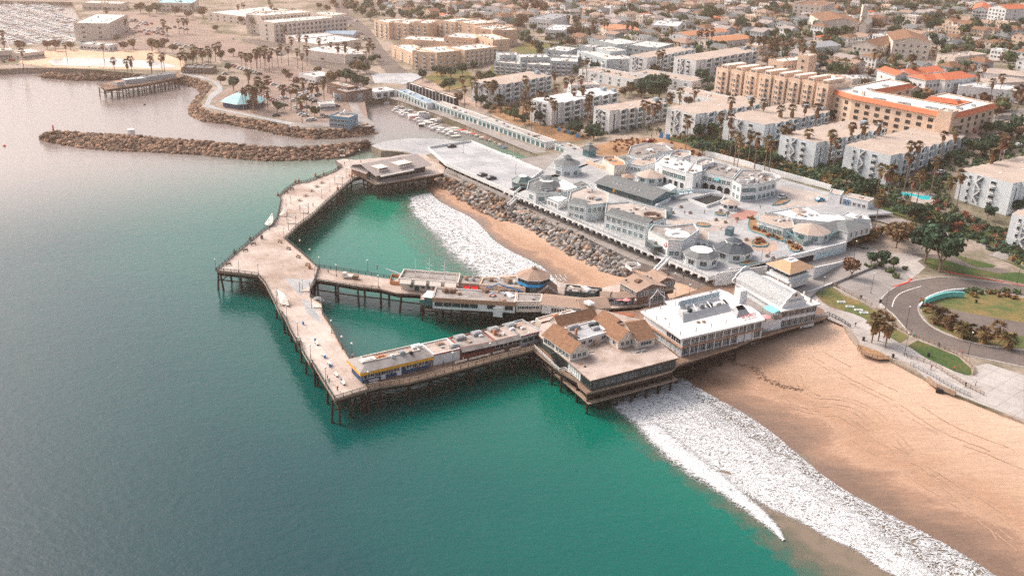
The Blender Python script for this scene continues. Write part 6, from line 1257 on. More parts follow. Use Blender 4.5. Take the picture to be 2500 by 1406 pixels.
pc = [Vector(v[:2]) for v in Wl([(950,1065),(1155,1160),(1365,1095),(1165,1015)],MZ + 2.9,'G')]; c = centroid(pc); pv = thing('pavilion','square bar pavilion with orange tan hipped roof and a row of pennants','pavilion',(c.x,c.y,MZ))
MB().prism(inset(pc,1.0),MZ - 3,MZ + 1.0,0,0).build('wall','white',pv); MB().prism(inset(pc,1.6),MZ + 1.0,MZ + 2.9,0,cap=False).build('glass_wall','glassg',pv); pyr(pv,pc,MZ + 2.9,2.0,'tanor',.32,.1); MB().ring(inset(pc,4.8),.2,MZ + 4.7,MZ + 5.1).build('roof_vent','metal',pv)
m_ = MB(); m_.prism(ccw(inset(pc,.2)),MZ - .5,MZ - .1,0,bottom=True); m_.build('balcony','cool',pv)
ed0 = [pc[0],pc[1],pc[2]]
for s in range(2):
 for i in range(14):
  p = ed0[s].lerp(ed0[s + 1],(i + .5) / 14); put('pennant',MB().face([(-.22,0,0),(.22,0,0),(0,0,-.5)]).face([(.22,.02,0),(-.22,.02,0),(0,.02,-.5)]).mesh('pennant',['teal','redb','white'][i % 3]),pv,(p.x,p.y,MZ + 2.75),math.atan2((ed0[s + 1] - ed0[s]).y,(ed0[s + 1] - ed0[s]).x))
rp_ = Wl([(780,1140),(960,1095),(1360,1085),(1640,1035),(1850,1020)],MZ - 1.2,'G'); m_ = MB()
ra = thing('ramp_wall','white ramp wall running from the bar pavilion towards the road','wall',tuple(W(*zc('G',[(1300,1090)])[0],SB)))
for i,(a,b) in enumerate(zip(zc('G',[(730,1150),(960,1120)]),zc('G',[(960,1120),(1010,1110)]))): pass
def wallseg(root,k,pts,z0,z1s,w,m,name='wall'):
 q = Wl(pts,MZ,k) if False else [W(x,y,z) for (x,y),z in zip(zc(k,pts),z1s)]
 for i in range(len(q) - 1):
  a,b = q[i],q[i + 1]; d = (b - a).xy.normalized(); n = Vector((-d.y,d.x,0)) * (w / 2); mb = MB(); f = [a - n,b - n,b + n,a + n]
  mb.face(f); lo = [Vector((v.x,v.y,z0)) for v in f]
  for i2 in range(4): j = (i2 + 1) % 4; mb.face([lo[i2],lo[j],f[j],f[i2]])
  mb.build(name,m,root)
wallseg(ra,'G',[(1365,1100),(1640,1040),(1850,1090)][:2] + [(1640,1040)],SB,(MZ + .6,SB + 1.2,SB + 1.0),.5,'white'); wallseg(ra,'G',[(520,1150),(960,1085)],SB,(MZ + .9,MZ + .9),.3,'white')
rb = thing('retaining_wall','white wall with pale blue painted panel and dark garage opening below the dining terrace','wall',tuple(W(*zc('G',[(1400,950)])[0],SB)))
wallseg(rb,'G',[(1150,1000),(1640,880)],SB,(MZ + .3,MZ + .3),.6,'white'); w0,w1 = W(*zc('G',[(1150,1000)])[0],MZ + .3),W(*zc('G',[(1640,880)])[0],MZ + .3)
dd = (w1 - w0); n = Vector((dd.y,-dd.x,0)).normalized() * .34
def panel(root,a,b,t0,t1,z0,z1,m,nm,n):
 p,q = a.lerp(b,t0) + n,a.lerp(b,t1) + n; MB().face([(p.x,p.y,z0),(q.x,q.y,z0),(q.x,q.y,z1),(p.x,p.y,z1)]).build(nm,m,root)
panel(rb,w0,w1,.12,.42,SB,MZ - 1.4,'dark','garage_opening',n); panel(rb,w0,w1,.44,.97,SB + .4,MZ - 1.2,'mural','painted_panel',n)
stt = thing('stairway','brown stairway with white side walls down from the mall terrace','stairs',tuple(W(*zc('G',[(560,1200)])[0],WZ)))
s0,s1 = W(*zc('G',[(690,1130)])[0],MZ),W(*zc('G',[(480,1240)])[0],WZ); sd_ = (s1 - s0); ang = math.atan2(sd_.y,sd_.x)
for i in range(18):
 p = s0 + sd_ * ((i + .5) / 18); m_ = MB(); m_.box((p.x,p.y,p.z - .35),(sd_.xy.length / 18 * 1.02,4.2,.35),ang); m_.build('step','brownstone',stt)
sn_ = Vector((-sd_.y,sd_.x,0)).normalized()
for s in (-2.3,2.3):
 a,b = s0 + sn_ * s,s1 + sn_ * s; m_ = MB(); m_.bar(a + Vector((0,0,-.9)),b + Vector((0,0,-.2)),.4,2.6); m_.build('side_wall','white',stt)
for (x,y,k) in ((770,520,'F'),(2035,1070,'F'),(60,1080,'G')):
 p = W(*zc(k,[(x,y)])[0],MZ - 1.8); m_ = MB(); a = p + N1.to_3d() * 2 + Vector((0,0,1.8)); b = p - N1.to_3d() * 3.2 - Vector((0,0,1.7))
 for s in (-.8,.8): m_.bar(a + E1.to_3d() * s,b + E1.to_3d() * s,.2,.9)
 for i in range(10): q = a.lerp(b,i / 10); m_.bar(q - E1.to_3d() * .8,q + E1.to_3d() * .8,.35,.1)
 reg(tag(m_.build('stairs','white'),'','stairs','stairs from the mall terrace to the walkway'),'white outdoor stair down to the walkway',p,'wstair')
def planter(k,pts,label,soil='bushr_soil'):
 P_ = [Vector(v[:2]) for v in smooth([q.to_3d() if len(q) == 2 else q for q in Wl(pts,MZ,k)],3,True)]; c = centroid(P_); pl = thing('planter',label,'planter',(c.x,c.y,MZ))
 MB().ring(P_,.25,MZ,MZ + .5).build('kerb','tealtrim',pl); MB().face([(v.x,v.y,MZ + .35) for v in inset(P_,.25)]).build('soil','scrub',pl); return c
PLANT = [planter('G',[(830,920),(950,925),(955,880),(840,870)],'round teal edged planter with bare tree on the mall terrace'),planter('G',[(725,1085),(820,1080),(875,1055),(760,1045)],'oval teal edged planter near the terrace corner'),planter('G',[(510,650),(580,660),(590,640),(520,630)],'small teal edged planter with orange flowers beside the pale paving'),planter('G',[(350,745),(440,755),(470,735),(370,720)],'oval planter behind the rounded seafood restaurant'),
 planter('G',[(800,780),(900,820),(1080,880),(1100,850),(900,760),(870,690),(800,700)],'long teal edged shrub bed below the dining terrace'),planter('G',[(1000,570),(1100,560),(1155,520),(1060,530)],'planter with brown soil beside the service yard'),planter('G',[(1150,960),(1240,965),(1190,900),(1130,880)],'triangular shrub bed beside the white retaining wall')]
rw = thing('retaining_wall','long straight white retaining wall behind the mall and the lane','wall',tuple(G(1870,420)))
q = [G(x,y) for x,y in ((1722,380),(1800,400),(1880,424),(1960,446),(2028,466))]
for i in range(4): a,b = q[i],q[i + 1]; m_ = MB(); z = min(a.z,b.z); strip(m_,[Vector((a.x,a.y,z - 1)),Vector((b.x,b.y,z - 1))],.6,3.4); m_.build('wall_panel','white',rw)
c0 = W(*zc('F',[(1398,180)])[0],WZ + 1.5); lt = thing('lantern_tower','square teal windowed tower with flared hip roof beside the boardwalk','tower',(c0.x,c0.y,WZ)); g4 = ngon(c0,3.1,4,math.radians(-9)); MB().prism(g4,WZ - 2.6,WZ + 7,0,cap=False).build('wall','malltrim',lt)
for i in range(4): wins(lt,g4[i],g4[(i + 1) % 4],[WZ + 1.6,WZ + 4.2],2,1.6,2.0,'g',frame='tealtrim',glass='glassg',cen=c0)
pyr(lt,g4,WZ + 7,1.4,'greyroof',.35,1.0,trim='malltrim'); g5 = [c0.xy + (v - c0.xy) * .4 for v in g4]; MB().prism(g5,WZ + 8.3,WZ + 9.0,0).build('lantern','malltrim',lt); pyr(lt,g5,WZ + 9.0,.8,'greyroof',0,.4,name='lantern_roof')
r,c,g = octb('octagonal teal framed cafe with grey roof and lantern beside the parking deck','F',(1210,200),5.6,MZ - .4,5.2,1.8,wall='cool',roof='greyroof',top=.3,cup=(1.6,1.3,.9),glass='glassg',style='g',name='cafe',cat='cafe',ww=2.4)
st_ = MB(); a,b = W(*zc('F',[(1290,240)])[0],MZ + 2.4),W(*zc('F',[(1290,300)])[0],MZ);
for s in range(8): p = a.lerp(b,s / 7); st_.box((p.x + 1.4,p.y,p.z),(1.6,.4,.12),.3)
st_.build('stair','teal',r)
fbp = Wl([(840,1395),(1290,1350)],MZ + 1.6,'P'); fbp = [W(*zc('G',[(-30,500)])[0],MZ + 1.4),W(*zc('G',[(315,455)])[0],MZ + 2.4)]; fb_ = thing('footbridge','teal railed footbridge sloping up across the mall','bridge',tuple(fbp[0])); m_ = MB(); m_.bar(fbp[0],fbp[1],2.4,.35); m_.build('deck','cool',fb_)
for s in (-1.2,1.2):
 n = Vector((-(fbp[1] - fbp[0]).y,(fbp[1] - fbp[0]).x,0)).normalized() * s; railing_mesh(MB(),[fbp[0] + n,fbp[1] + n],1.1,2.2,2,th=.14).build('railing','tealtrim',fb_)
cw_ = smooth(Wl([(0,590),(200,490),(330,455),(480,460),(560,480)],MZ,'G'),4); m_ = MB(); strip(m_,[Vector((p.x,p.y,MZ)) for p in cw_],.5,1.3); tag(m_.build('curved_wall','cool'),'curved pale wall beside the footbridge','wall')
sk_ = [Vector(v[:2]) for v in Wl([(280,530),(440,590),(570,545),(600,500),(470,480)],MZ,'G')]; o = MB().ring(sk_,.4,MZ,MZ + 1.1).build('stairwell_wall','white'); tag(o,'white walled opening down to the garage beside the tan kiosk','opening'); o = MB().face([(v.x,v.y,MZ + .012) for v in inset(sk_,.4)]).build('stairwell_floor','dark'); o['kind'] = 'structure'
# TOWN: LARGE BLOCKS
def ZR(k,p,hb):
 x,y = zc(k,[p])[0]; z = 15.0
 for _ in range(16): q = W(x,y,z); z += (hgt(q.x,q.y) + hb - z) * .6
 return z
_bal = {}
def balmesh(w,rail='white'):
 if (w,rail) not in _bal:
  m = MB(); m.prism([(-w / 2,-1.2),(w / 2,-1.2),(w / 2,0),(-w / 2,0)],-.15,0,0,bottom=True); m.bar((-w / 2,-1.17,.95),(w / 2,-1.17,.95),.08,.1)
  m.face([(-w / 2,-1.15,.12),(w / 2,-1.15,.12),(w / 2,-1.15,.72),(-w / 2,-1.15,.72)]); _bal[(w,rail)] = m.mesh('balcony',rail)
 return _bal[(w,rail)]
def blk(name,label,cat,k,a,b,c,h,wall,roof,fl=0,nf=0,ns=0,par=.6,group=None,ww=1.5,wh=1.5,style='p',fh=None,bal=False,root=None,z0=1.0,glass='glass',gable=0,hip=0.0,over=.5):
 z = ZR(k,a,h); r = rect(a,b,c,z,k); ce = centroid(r); zb = min(hgt(p.x,p.y) for p in r) - 1.5; zg = z - h
 root = root or thing(name,label,cat,(ce.x,ce.y,zg),group)
 if gable: gableb(root,r,zb,z,gable,wall,roof,ridge='ab' if (r[1] - r[0]).length > (r[3] - r[0]).length else 'bc',over=over,hip=hip)
 else: flatb(name,label,cat,r,zb,z,wall,roof,par,parent=root)
 fh = fh or (h - z0) / max(fl,1)
 if fl:
  zs_ = [zg + z0 + i * fh for i in range(fl)]
  if nf: wins(root,r[0],r[1],zs_,nf,ww,wh,style,cen=ce,glass=glass)
  if ns: wins(root,r[1],r[2],zs_,ns,ww,wh,style,cen=ce,glass=glass); wins(root,r[0],r[3],zs_,ns,ww,wh,style,cen=ce,glass=glass)
  if bal and nf:
   d = r[1] - r[0]; n = Vector((d.y,-d.x)).normalized(); n = n if (r[0] - ce).dot(n) > 0 else -n; rz = math.atan2(n.y,n.x) + math.pi / 2
   for zz in zs_[0:]:
    for i in range(nf): p = r[0] + d * ((i + .5) / nf); put('balcony',balmesh(ww + .6),root,(p.x,p.y,zz - .1),rz)
 return root,r,z,zg,ce
# --- white flats in parallel rows
def seascape(label,a,b,c,nb,h=12.4,wall='cool',roof='pinkroof',far=False):
 z = ZR('',a,h); A,B,Cc = [Vector(v[:2]) for v in Wl([a,b,c],z)]; d = (Cc - B).normalized(); L = (Cc - B).length
 n = Vector((d.y,-d.x)); n = n if (B - A).dot(n) > 0 else -n; w = (B - A).dot(n); r = [B - n * w,B,B + d * L,B + d * L - n * w]; ce = centroid(r); zg = z - h; zb = min(hgt(p.x,p.y) for p in r) - 2
 root = thing('apartment_row',label,'apartment building',(ce.x,ce.y,zg),'parallel rows of white flats'); fw = L / nb; n2 = n
 m_ = MB(); m_.prism(ccw(r),zb,z - .3,0,cap=False); m_.build('wall',wall,root)
 pts = [r[0]]; pts.append(r[1])
 for i in range(nb): pts += [r[1] + d * (fw * (i + .04)) + n * (1.9 if i else .02),r[1] + d * (fw * (i + .98)) + n * .1]
 pts += [r[2],r[3]]
 for i in range(nb): pts += [r[3] - d * (fw * (i + .04)) - n * .9,r[3] - d * (fw * (i + .9))]
 m_ = MB(); m_.prism(ccw(pts),z - .35,z,1,0,bottom=True); m_.build('roof',[roof,'white'],root)
 zs_ = [zg + .8 + i * 2.9 for i in range(4)]; rz = math.atan2(n.y,n.x) + math.pi / 2; bw = round(fw * .62,1); fin = MB().prism([(-.15,-1.9),(.15,-1.9),(.15,0),(-.15,0)],0,z - zg + 1.4,0,bottom=True).mesh('fin_wall',wall); wm = winmesh(bw,2.1,'t','malltrim','glassg'); bm2 = balmesh(bw + .5)
 for i in range(1,nb):
  p = r[1] + d * (fw * (i + .04)); put('fin_wall',fin,root,(p.x,p.y,zg - 1.8),rz)
  q = r[1] + d * (fw * (i + .5)) + n * .04
  for zz in zs_[0 if i < 4 else 1:]: put('window',wm,root,(q.x,q.y,zz),rz); put('balcony',bm2,root,(q.x,q.y,zz - .1),rz)
 e = r[1] - r[0]; rz2 = math.atan2(-d.y,-d.x) + math.pi / 2
 for t,wd,kind in ((.22,1.1,'b'),(.40,2.6,'s'),(.66,2.2,'b')):
  for zz in zs_:
   p = r[0] + e * t - d * .04; put('window',winmesh(wd,1.7 if kind == 'b' else 2.5,'s',wall,'glass' if kind == 'b' else 'stairgrey'),root,(p.x,p.y,zz),rz2)  # stairwell panels are no windows: recess shade put into a flat grey
   if kind == 'b': put('balcony',balmesh(wd + .2),root,(p.x,p.y,zz - .1),rz2)
   else:
    m_ = MB(); q = r[0] + e * t - d * .5; u = e.normalized() * 1.1; s = 1 if zs_.index(zz) % 2 else -1; m_.bar((q.x - u.x * s,q.y - u.y * s,zz),(q.x + u.x * s,q.y + u.y * s,zz + 2.4),.7,.5); m_.build('stair','white',root)
 p = r[1] + d * (fw * .55) + n * .05; put('window',winmesh(.8,9.0,'s',wall,'glass'),root,(p.x,p.y,zg + 1.2),rz)
 p = r[2] - d * 4 - n * (w * .5); m_ = MB(); m_.box((p.x,p.y,z),(3.2,2.2,1.8),rz); m_.build('roof_house','greyblue',root); p = r[2] - d * 1.6 - n * (w * .15); m_ = MB(); m_.box((p.x,p.y,z),(2.0,1.8,1.6),rz); m_.build('roof_house','greyblue',root)
 for t in (.2,.45,.47,.7): p = r[1].lerp(r[2],t) - n * (w * (.3 + .5 * ((t * 7) % 1))); m_ = MB(); m_.box((p.x,p.y,z),(.9,.9,.25),rz); m_.build('skylight','white',root)
 p,q = r[1] + d * 3 + n * 3.4,r[2] + n * 3.4; m_ = MB(); m_.bar((p.x,p.y,zg + .2),(q.x,q.y,zg + 2.0),.25,1.1); m_.build('ramp_wall',wall,root); return root
for args in (('leftmost row of white flats with many brown palms before it',(1149,199),(1208,209),(1348,184),7),
 ('row of white flats with the whitest roof, second from the left along the bluff',(1299,242),(1348,254),(1510,225),7,12.4,'white','whiteroof'),
 ('row of white flats with smooth pink roof above the bare orange bluff',(1443,262),(1489,271),(1633,250),7,12.4,'white'),
 ('row of white flats directly below the beige stepped tower block',(1638,261),(1699,279),(1879,249),8,12.4,'white'),
 ('row of pale blue flats directly below the left corner of the red edged hotel',(1771,283),(1868,305),(2026,271),8),
 ('row of pale blue flats below the middle of the red edged hotel',(1897,330),(1994,349),(2163,311),8),
 ('longest row of pale blue flats, above the turquoise pool',(2067,354),(2176,380),(2358,330),9),
 ('row of pale blue flats cut by the right edge, right of the turquoise pool',(2330,418),(2474,448),(2640,408),9),
 ('far row of white flats left of the beige stepped tower block',(1649,139),(1700,148),(1850,124),8,12.4,'white'),
 ('small far row of white flats among trees, highest on the slope',(1533,137),(1580,142),(1698,119),7,12.4,'white'),
 ('pale blue flats at the right edge below the planted slope',(2474,520),(2575,548),(2700,500),6)): seascape(*args)
# --- low white two storey flats
for lab,a,b,c in (('long low white house with angled bays behind the trees',(750,600),(1220,690),(850,570)),('low white house beside the round dark tree clump',(1190,625),(1720,710),(1320,600)),('low white house with roof terrace above the middle rows',(1510,775),(1990,880),(1620,745)),('small low white roofed house right of the leftmost flats',(685,740),(930,735),(740,705))):
 blk('low_house',lab,'house','C',a,b,c,6.2,'white','pinkroof',2,6,2,glass='glassg',ww=1.6)
# --- beige stepped block
bg = None
for i in range(8):
 a = (1749 + i * 35,168 + i * 5.2 + (0 if i < 7 else 2)); b = (a[0] + 29,a[1] + 5.5); root_,r,z,zg,ce = blk('apartment_block','tall beige apartment block stepping down in eight bays with many small windows','apartment building','',a,b,(a[0] + 52,a[1] - 8),17.5,'peach','canvas',6,2,1,root=bg,ww=1.5,wh=1.4,par=.7); bg = root_
 m_ = MB(); q = inset(r,2.0); m_.prism(q,z,z + 2.6,0,1); m_.build('penthouse',['peach','canvas'],bg); wins(bg,q[0],q[1],[z + .8],2,1.2,1.1,'p',cen=centroid(q))
 n_ = (r[1] - r[0]); nn3 = Vector((n_.y,-n_.x)).normalized(); nn3 = nn3 if (r[0] - ce).dot(nn3) > 0 else -nn3
 m_ = MB(); tw_ = [r[0] + n_ * .36,r[0] + n_ * .64,r[0] + n_ * .64 + nn3 * 1.2,r[0] + n_ * .36 + nn3 * 1.2]; m_.prism(ccw(tw_),zg - 2,z - 1,0); m_.build('bay_tower','peach',bg); wins(bg,tw_[3],tw_[2],[zg + 1 + i2 * 2.75 for i2 in range(5)],1,1.1,1.5,'t',cen=ce,margin=.1)
blk('','','','O',(1990,700),(2225,650),(2060,610),15,'peach','canvas',5,4,1,root=bg,par=.6); blk('','','','O',(1470,470),(1790,430),(1600,400),19,'peach','canvas',5,7,1,root=bg,par=.6); blk('','','','O',(1790,400),(1885,380),(1800,350),22,'peach','canvas',6,0,1,root=bg,par=.6)
# --- hotel with the red mansard
hp = [(45,235),(290,310),(1350,520),(1520,545),(1640,530),(2090,412),(1420,268),(1190,318),(1690,388),(1545,428),(575,252),(1075,165),(730,98)]
hz = ZR('M',(300,310),13.5); P_ = [Vector(v[:2]) for v in Wl(hp,hz,'M')]; ce = centroid(P_); zg = hz - 13.5
ht = thing('hotel','U shaped peach hotel with white roof and red tiled edge on the hill','hotel',(ce.x,ce.y,zg)); ip = inset(P_,1.0); MB().prism(ip,zg - 3,hz,0,cap=False).build('wall','peach',ht)
cc_ = ccw(P_); q = inset(P_,1.7); q2 = inset(P_,-.1); m_ = MB()
for i in range(len(cc_)): j = (i + 1) % len(cc_); m_.face([(q2[i].x,q2[i].y,hz - .2),(q2[j].x,q2[j].y,hz - .2),(q[j].x,q[j].y,hz + 1.7),(q[i].x,q[i].y,hz + 1.7)])
m_.build('mansard_roof','redroof',ht); MB().ring(q,.5,hz + 1.6,hz + 1.9).build('roof_edge','peach',ht); MB().face([(v.x,v.y,hz + 1.4) for v in q]).build('flat_roof','whiteroof',ht)
MB().face([(v.x,v.y,hz - .22) for v in q2[::-1]]).build('soffit','peach',ht)
def ne(w): return ip[nearest(ip,W(*zc('M',[w])[0],hz))]
for a,b,n in (((290,310),(1350,520),8),((1640,530),(2090,412),5),((45,235),(290,310),2),((575,252),(1075,165),5)):
 a,b = ne(a),ne(b); dd_ = (b - a); nr = Vector((dd_.y,-dd_.x)).normalized()
 side = a - nr * 5 if a.y > (a - nr).y else a + nr * 5
 wins(ht,a,b,[zg + .8 + i * 3.1 for i in range(4)],n,2.3,1.6,'t',frame='brownwall',cen=(a + b) / 2 + Vector((N1.x,N1.y)) * 3 if n != 5 else (a + b) / 2 + Vector((-.4,1)) * 3)
units(ht,'M',hz + 1.5,[(600,320,3,1.2,.8),(680,330,3,1.2,.8),(900,370,3,1.2,.8),(980,380,3,1.2,.8),(1240,425,3,1.2,.8),(1320,440,3,1.2,.8),(710,160,3.4,1.2,.8),(520,200,3.4,1.2,.8),(340,230,2.4,1,.8),(1600,335,2,1,.8),(1790,400,2,1,.8),(1620,435,3,1.2,.8),(440,265,1.4,1.4,1.8,'peach')]); blk('','','','M',(1350,460),(1530,490),(1400,430),15.6,'peach','canvas',root=ht)
blk('pavilion','red tiled low roof hidden in the shrubs right of the hotel','house','M',(1700,690),(1830,700),(1850,630),3,'redwall','redroof',gable=2.0,hip=.4)
blk('trash_shed','small tan roofed shed below the red tiled low roof','shed','M',(1735,790),(1885,800),(1750,740),3,'cream','tanroof',gable=.5)
# --- buff stepped flats
def terraced(label,k,lst,wall,roof,group=None,**kw):
 rt = None
 for a,b,c,h,fl,nf in lst: rt = blk('apartment_block',label,'apartment building',k,a,b,c,h,wall,roof,fl,nf,1,root=rt,group=group,**kw)[0]
 return rt
terraced('buff stepped flats along the rising road, upper block with balcony columns','B',[((1100,175),(1230,205),(1160,120),13,4,3),((1230,195),(1400,215),(1290,150),13,4,3),((1400,205),(1570,220),(1450,160),13,4,3),((1570,210),(1660,180),(1560,170),13,4,2),((1655,180),(1800,200),(1700,140),14,4,3),((1800,190),(1960,215),(1850,150),14,4,2),((1960,225),(2120,270),(2030,180),13,4,2),((2120,265),(2290,235),(2100,225),13,4,4)],'buff','canvas',ww=1.8,wh=1.7,bal=True)
terraced('buff stepped flats beside the small park, lower block with many terraces','B',[((1250,390),(1440,470),(1340,350),8,2,3),((1330,340),(1700,365),(1380,310),11,2,7),((1700,320),(1960,340),(1740,280),14,3,5),((1430,445),(1640,465),(1490,395),12,4,3),((1640,460),(1880,440),(1680,400),12,3,4),((1880,440),(2165,410),(1900,390),12,4,7),((1960,300),(2120,350),(2020,270),14,3,3)],'buff','canvas',ww=1.7,wh=1.6,bal=True)
# --- harbour hotel
terraced('long cream harbour hotel with rows of recessed dark balconies','B',[((240,205),(870,150),(330,165),15,4,17),((0,135),(130,140),(80,100),15,4,0),((130,145),(560,110),(180,110),15,4,14),((560,115),(740,140),(600,90),15,0,0)],'cream','canvas',ww=2.2,wh=2.0,style='t')
terraced('low cream conference building with turquoise band before the harbour hotel','B',[((340,310),(620,385),(600,270),6,1,4),((620,390),(990,345),(560,330),7,2,4),((660,400),(850,480),(800,380),6,2,3),((850,480),(1040,445),(700,390),6,1,5)],'cream','whiteroof',ww=3.0,wh=1.3,style='s')
blk('glass_roof_hall','blue grey glass roofed hall on the hotel terrace','hall','B',(670,290),(920,300),(700,260),4,'cool','blueroof',gable=1.0)
# --- blue grey terraced flats
terraced('blue grey terraced flats at the edge of the grass park','C',[((70,480),(240,480),(90,455),11,3,3),((20,540),(260,560),(60,500),8,3,5),((250,500),(500,500),(290,470),11,3,5),((300,560),(520,570),(340,520),8,3,4),((500,530),(740,540),(560,500),9,3,5)],'greywall','canvas',ww=1.8,wh=1.6,bal=True)
terraced('blue grey terraced flats left of the tall park tree','C',[((455,430),(650,450),(520,395),9,3,3),((560,490),(740,505),(600,470),7,2,3)],'greywall','canvas',ww=1.8,bal=True)
terraced('long blue grey stepped flats on the slope above the round tree clump','C',[((735,440),(990,520),(830,390),9,3,5),((750,400),(870,415),(790,380),11,1,2),((860,410),(1020,450),(930,385),10,2,4)],'greywall','canvas',ww=1.8,bal=True)
terraced('blue grey gabled flats at the top of the park slope','C',[((880,350),(1080,390),(960,310),9,2,4),((1060,400),(1160,410),(1090,380),7,2,2),((1165,390),(1420,420),(1270,350),8,2,5)],'greywall','canvas',ww=1.8)
# --- landmark buildings further inland
ch = blk('church','long tan church with brown roof and slim bell tower','church','D',(730,185),(1075,200),(790,130),9,'cream','brownroof',1,7,0,ww=.7,wh=4.5,style='s',gable=3)[0]
blk('','','','D',(1084,50),(1128,52),(1095,44),17,'cream','cream',root=ch,par=.3)
for a in ((665,195),(1050,205)): blk('','','','D',a,(a[0] + 60,a[1] + 5),(a[0] + 20,a[1] - 35),8,'cream','cream',root=ch,gable=2.5)
for lab,a,b,c,h,g in (('tan school hall with brown gable roof and arched door',(990,375),(1200,400),(1080,320),9,3),('large tan parish hall with plain wall and brown roof',(1340,350),(1660,370),(1430,290),12,3),('wide tan block with brown wings at the top edge left of the church',(480,40),(720,60),(560,5),14,0),('low blue house with metal roof below the yellow trees',(680,410),(890,390),(720,360),5,2),('white townhouse with orange tiled gables at the top right corner',(2020,80),(2160,90),(2060,40),10,2.5),('second white townhouse with orange tiled gables at the top right corner',(2160,60),(2310,80),(2200,20),13,2.5),
 ('cream mission style house with arched windows right of the grey terraces',(1870,500),(2140,470),(1950,450),6,0),('red roofed white house beside a dark cypress',(1360,650),(1480,650),(1400,600),9,2),('long red roofed house behind the dark cypress',(1480,640),(1780,610),(1560,590),9,2),('white house with two red hip roofs below the grey terraces',(1620,690),(1780,680),(1680,640),9,2),('long white house with red hip roof right of its pair',(1790,690),(2060,660),(1850,620),9,2.2),('low tan motel with long flat front at the right edge',(2160,720),(2490,700),(2200,670),6,.6),('wide white roofed hall behind the hotel',(1900,745),(2400,790),(2100,720),6,0),('long grey retail roof at the right edge',(2080,620),(2480,660),(2150,590),6,1.5)):
 red = 'red' in lab or 'orange' in lab; blk('house',lab,'house','D',a,b,c,h,'greywall' if 'blue' in lab else 'cream' if ('tan' in lab or 'cream' in lab) else 'white','redroof' if red else ('metal' if 'metal' in lab else 'brownroof' if 'brown' in lab else 'whiteroof' if 'white roofed' in lab else 'pinkroof'),max(1,int(h / 3.2)),5,2,gable=g,hip=.3 if 'hip' in lab else 0)
for lab,a,b,c,h in (('white modern house with metal roof on the far slope',(320,165),(500,180),(390,110),9),('flat roofed white school with tan upper floor',(460,260),(620,270),(520,215),8),('long white flat roofed market hall on the far slope',(1370,220),(1600,235),(1420,180),7),('orange roofed row of houses among palms',(1000,265),(1290,270),(1060,225),6),('orange tiled terrace with white walls right of the palm avenue',(1680,310),(2040,270),(1700,270),7),('long beige low warehouse right of the orange terrace',(1950,360),(2250,330),(1980,310),5)):
 blk('building',lab,'building','C',a,b,c,h,'white' if 'white' in lab else 'cream','orange' if 'orange' in lab else 'metal' if 'metal' in lab else 'whiteroof',max(1,int(h / 3.2)),7,2,gable=1.5 if 'orange' in lab else 0)
for lab,a,b,c,h in (('cream flat roofed hall beyond the big marina',(700,30),(1040,40),(760,10),6),('pale office block beside the big marina pier',(930,210),(1095,130),(900,90),12),('pale blue fronted yacht club beyond the lagoon',(680,380),(930,400),(700,360),4),('low tan beach house with dark windows left of the lagoon',(190,470),(380,445),(170,430),4),('low tan car showroom at the left edge',(-60,450),(120,440),(-60,420),5),('turquoise roofed shopping hall at the top edge',(1340,30),(1650,35),(1400,-10),8),('very long pale warehouse at the top edge',(1780,110),(2250,170),(1900,20),7)):
 blk('building',lab,'building','A',a,b,c,h,'cream' if 'blue' not in lab else 'cool','tealroof' if 'turq' in lab else 'canvas',max(1,int(h / 3.5)),8,2,ww=2.2)
# HARBOUR
tn = Wl([(1910,885),(2070,905),(2250,900),(2260,850),(1960,770)],BASE + 3,'A'); P_ = [Vector(v[:2]) for v in tn]; c = centroid(P_)
tt_ = thing('harbour_restaurant','turquoise hip roofed round restaurant with white mast beside the riprap path','restaurant',(c.x,c.y,BASE)); MB().prism(inset(ngon(c,13,6),1.2),BASE,BASE + 3,0,cap=False).build('wall','navy',tt_); pyr(tt_,ngon(c,13,6),BASE + 3,4.8,'tealroof',.14,.3); m_ = MB(); m_.tube((c.x,c.y,BASE + 7.5),(c.x,c.y,BASE + 14),.2,.1,6); m_.build('mast','white',tt_)
fpn = [Vector(v[:2]) for v in Wl([(850,735),(910,770),(1290,715),(1580,655),(1520,620),(1250,650),(980,695)],6,'A')]; fpo = thing('fishing_pier','far timber fishing pier with long low sheds beyond the breakwater','pier',tuple(centroid(fpn)) + (6,)); deck(fpo,fpn,'deckw',z=6.0)
lo_ = Wl([(850,745),(1100,755),(1290,722),(1500,675)],6,'A'); piles(fpo,lo_,3.4,z=6,rake=.04,rr=rrp); piles(fpo,[p + Vector((0,7,0)) for p in lo_],4.5,z=6,rake=.04,rr=rrp); railing_mesh(MB(),lo_,1.1,3,2,th=.14).build('railing','timber',fpo)
for lab,a,b,c,m in (('white roofed shed on the far fishing pier',(1075,690),(1250,672),(1080,675),'whiteroof'),('long grey roofed shed on the far fishing pier',(1255,665),(1510,632),(1260,645),'greyroof'),('small orange roofed hut on the far fishing pier',(1005,710),(1065,703),(1000,695),'orange')):
 r = rect(a,b,c,8.6,'A'); flatb('shed',lab,'shed',r,6,8.6,'greywall',m,.1)
qz = 3.6
bwA = [W(*zc('B',[(1290,775)])[0],qz + 3.4),W(*zc('B',[(1555,890)])[0],qz + 3.4),W(*zc('B',[(1600,880)])[0],qz + 3.4),W(*zc('B',[(1990,1020)])[0],qz + 3.4),W(*zc('C',[(0,1060)])[0],qz + 3.4),W(*zc('C',[(465,1225)])[0],qz + 3.4),W(*zc('C',[(545,1240)])[0],qz + 3.4),W(*zc('C',[(790,1340)])[0],qz + 3.4)]
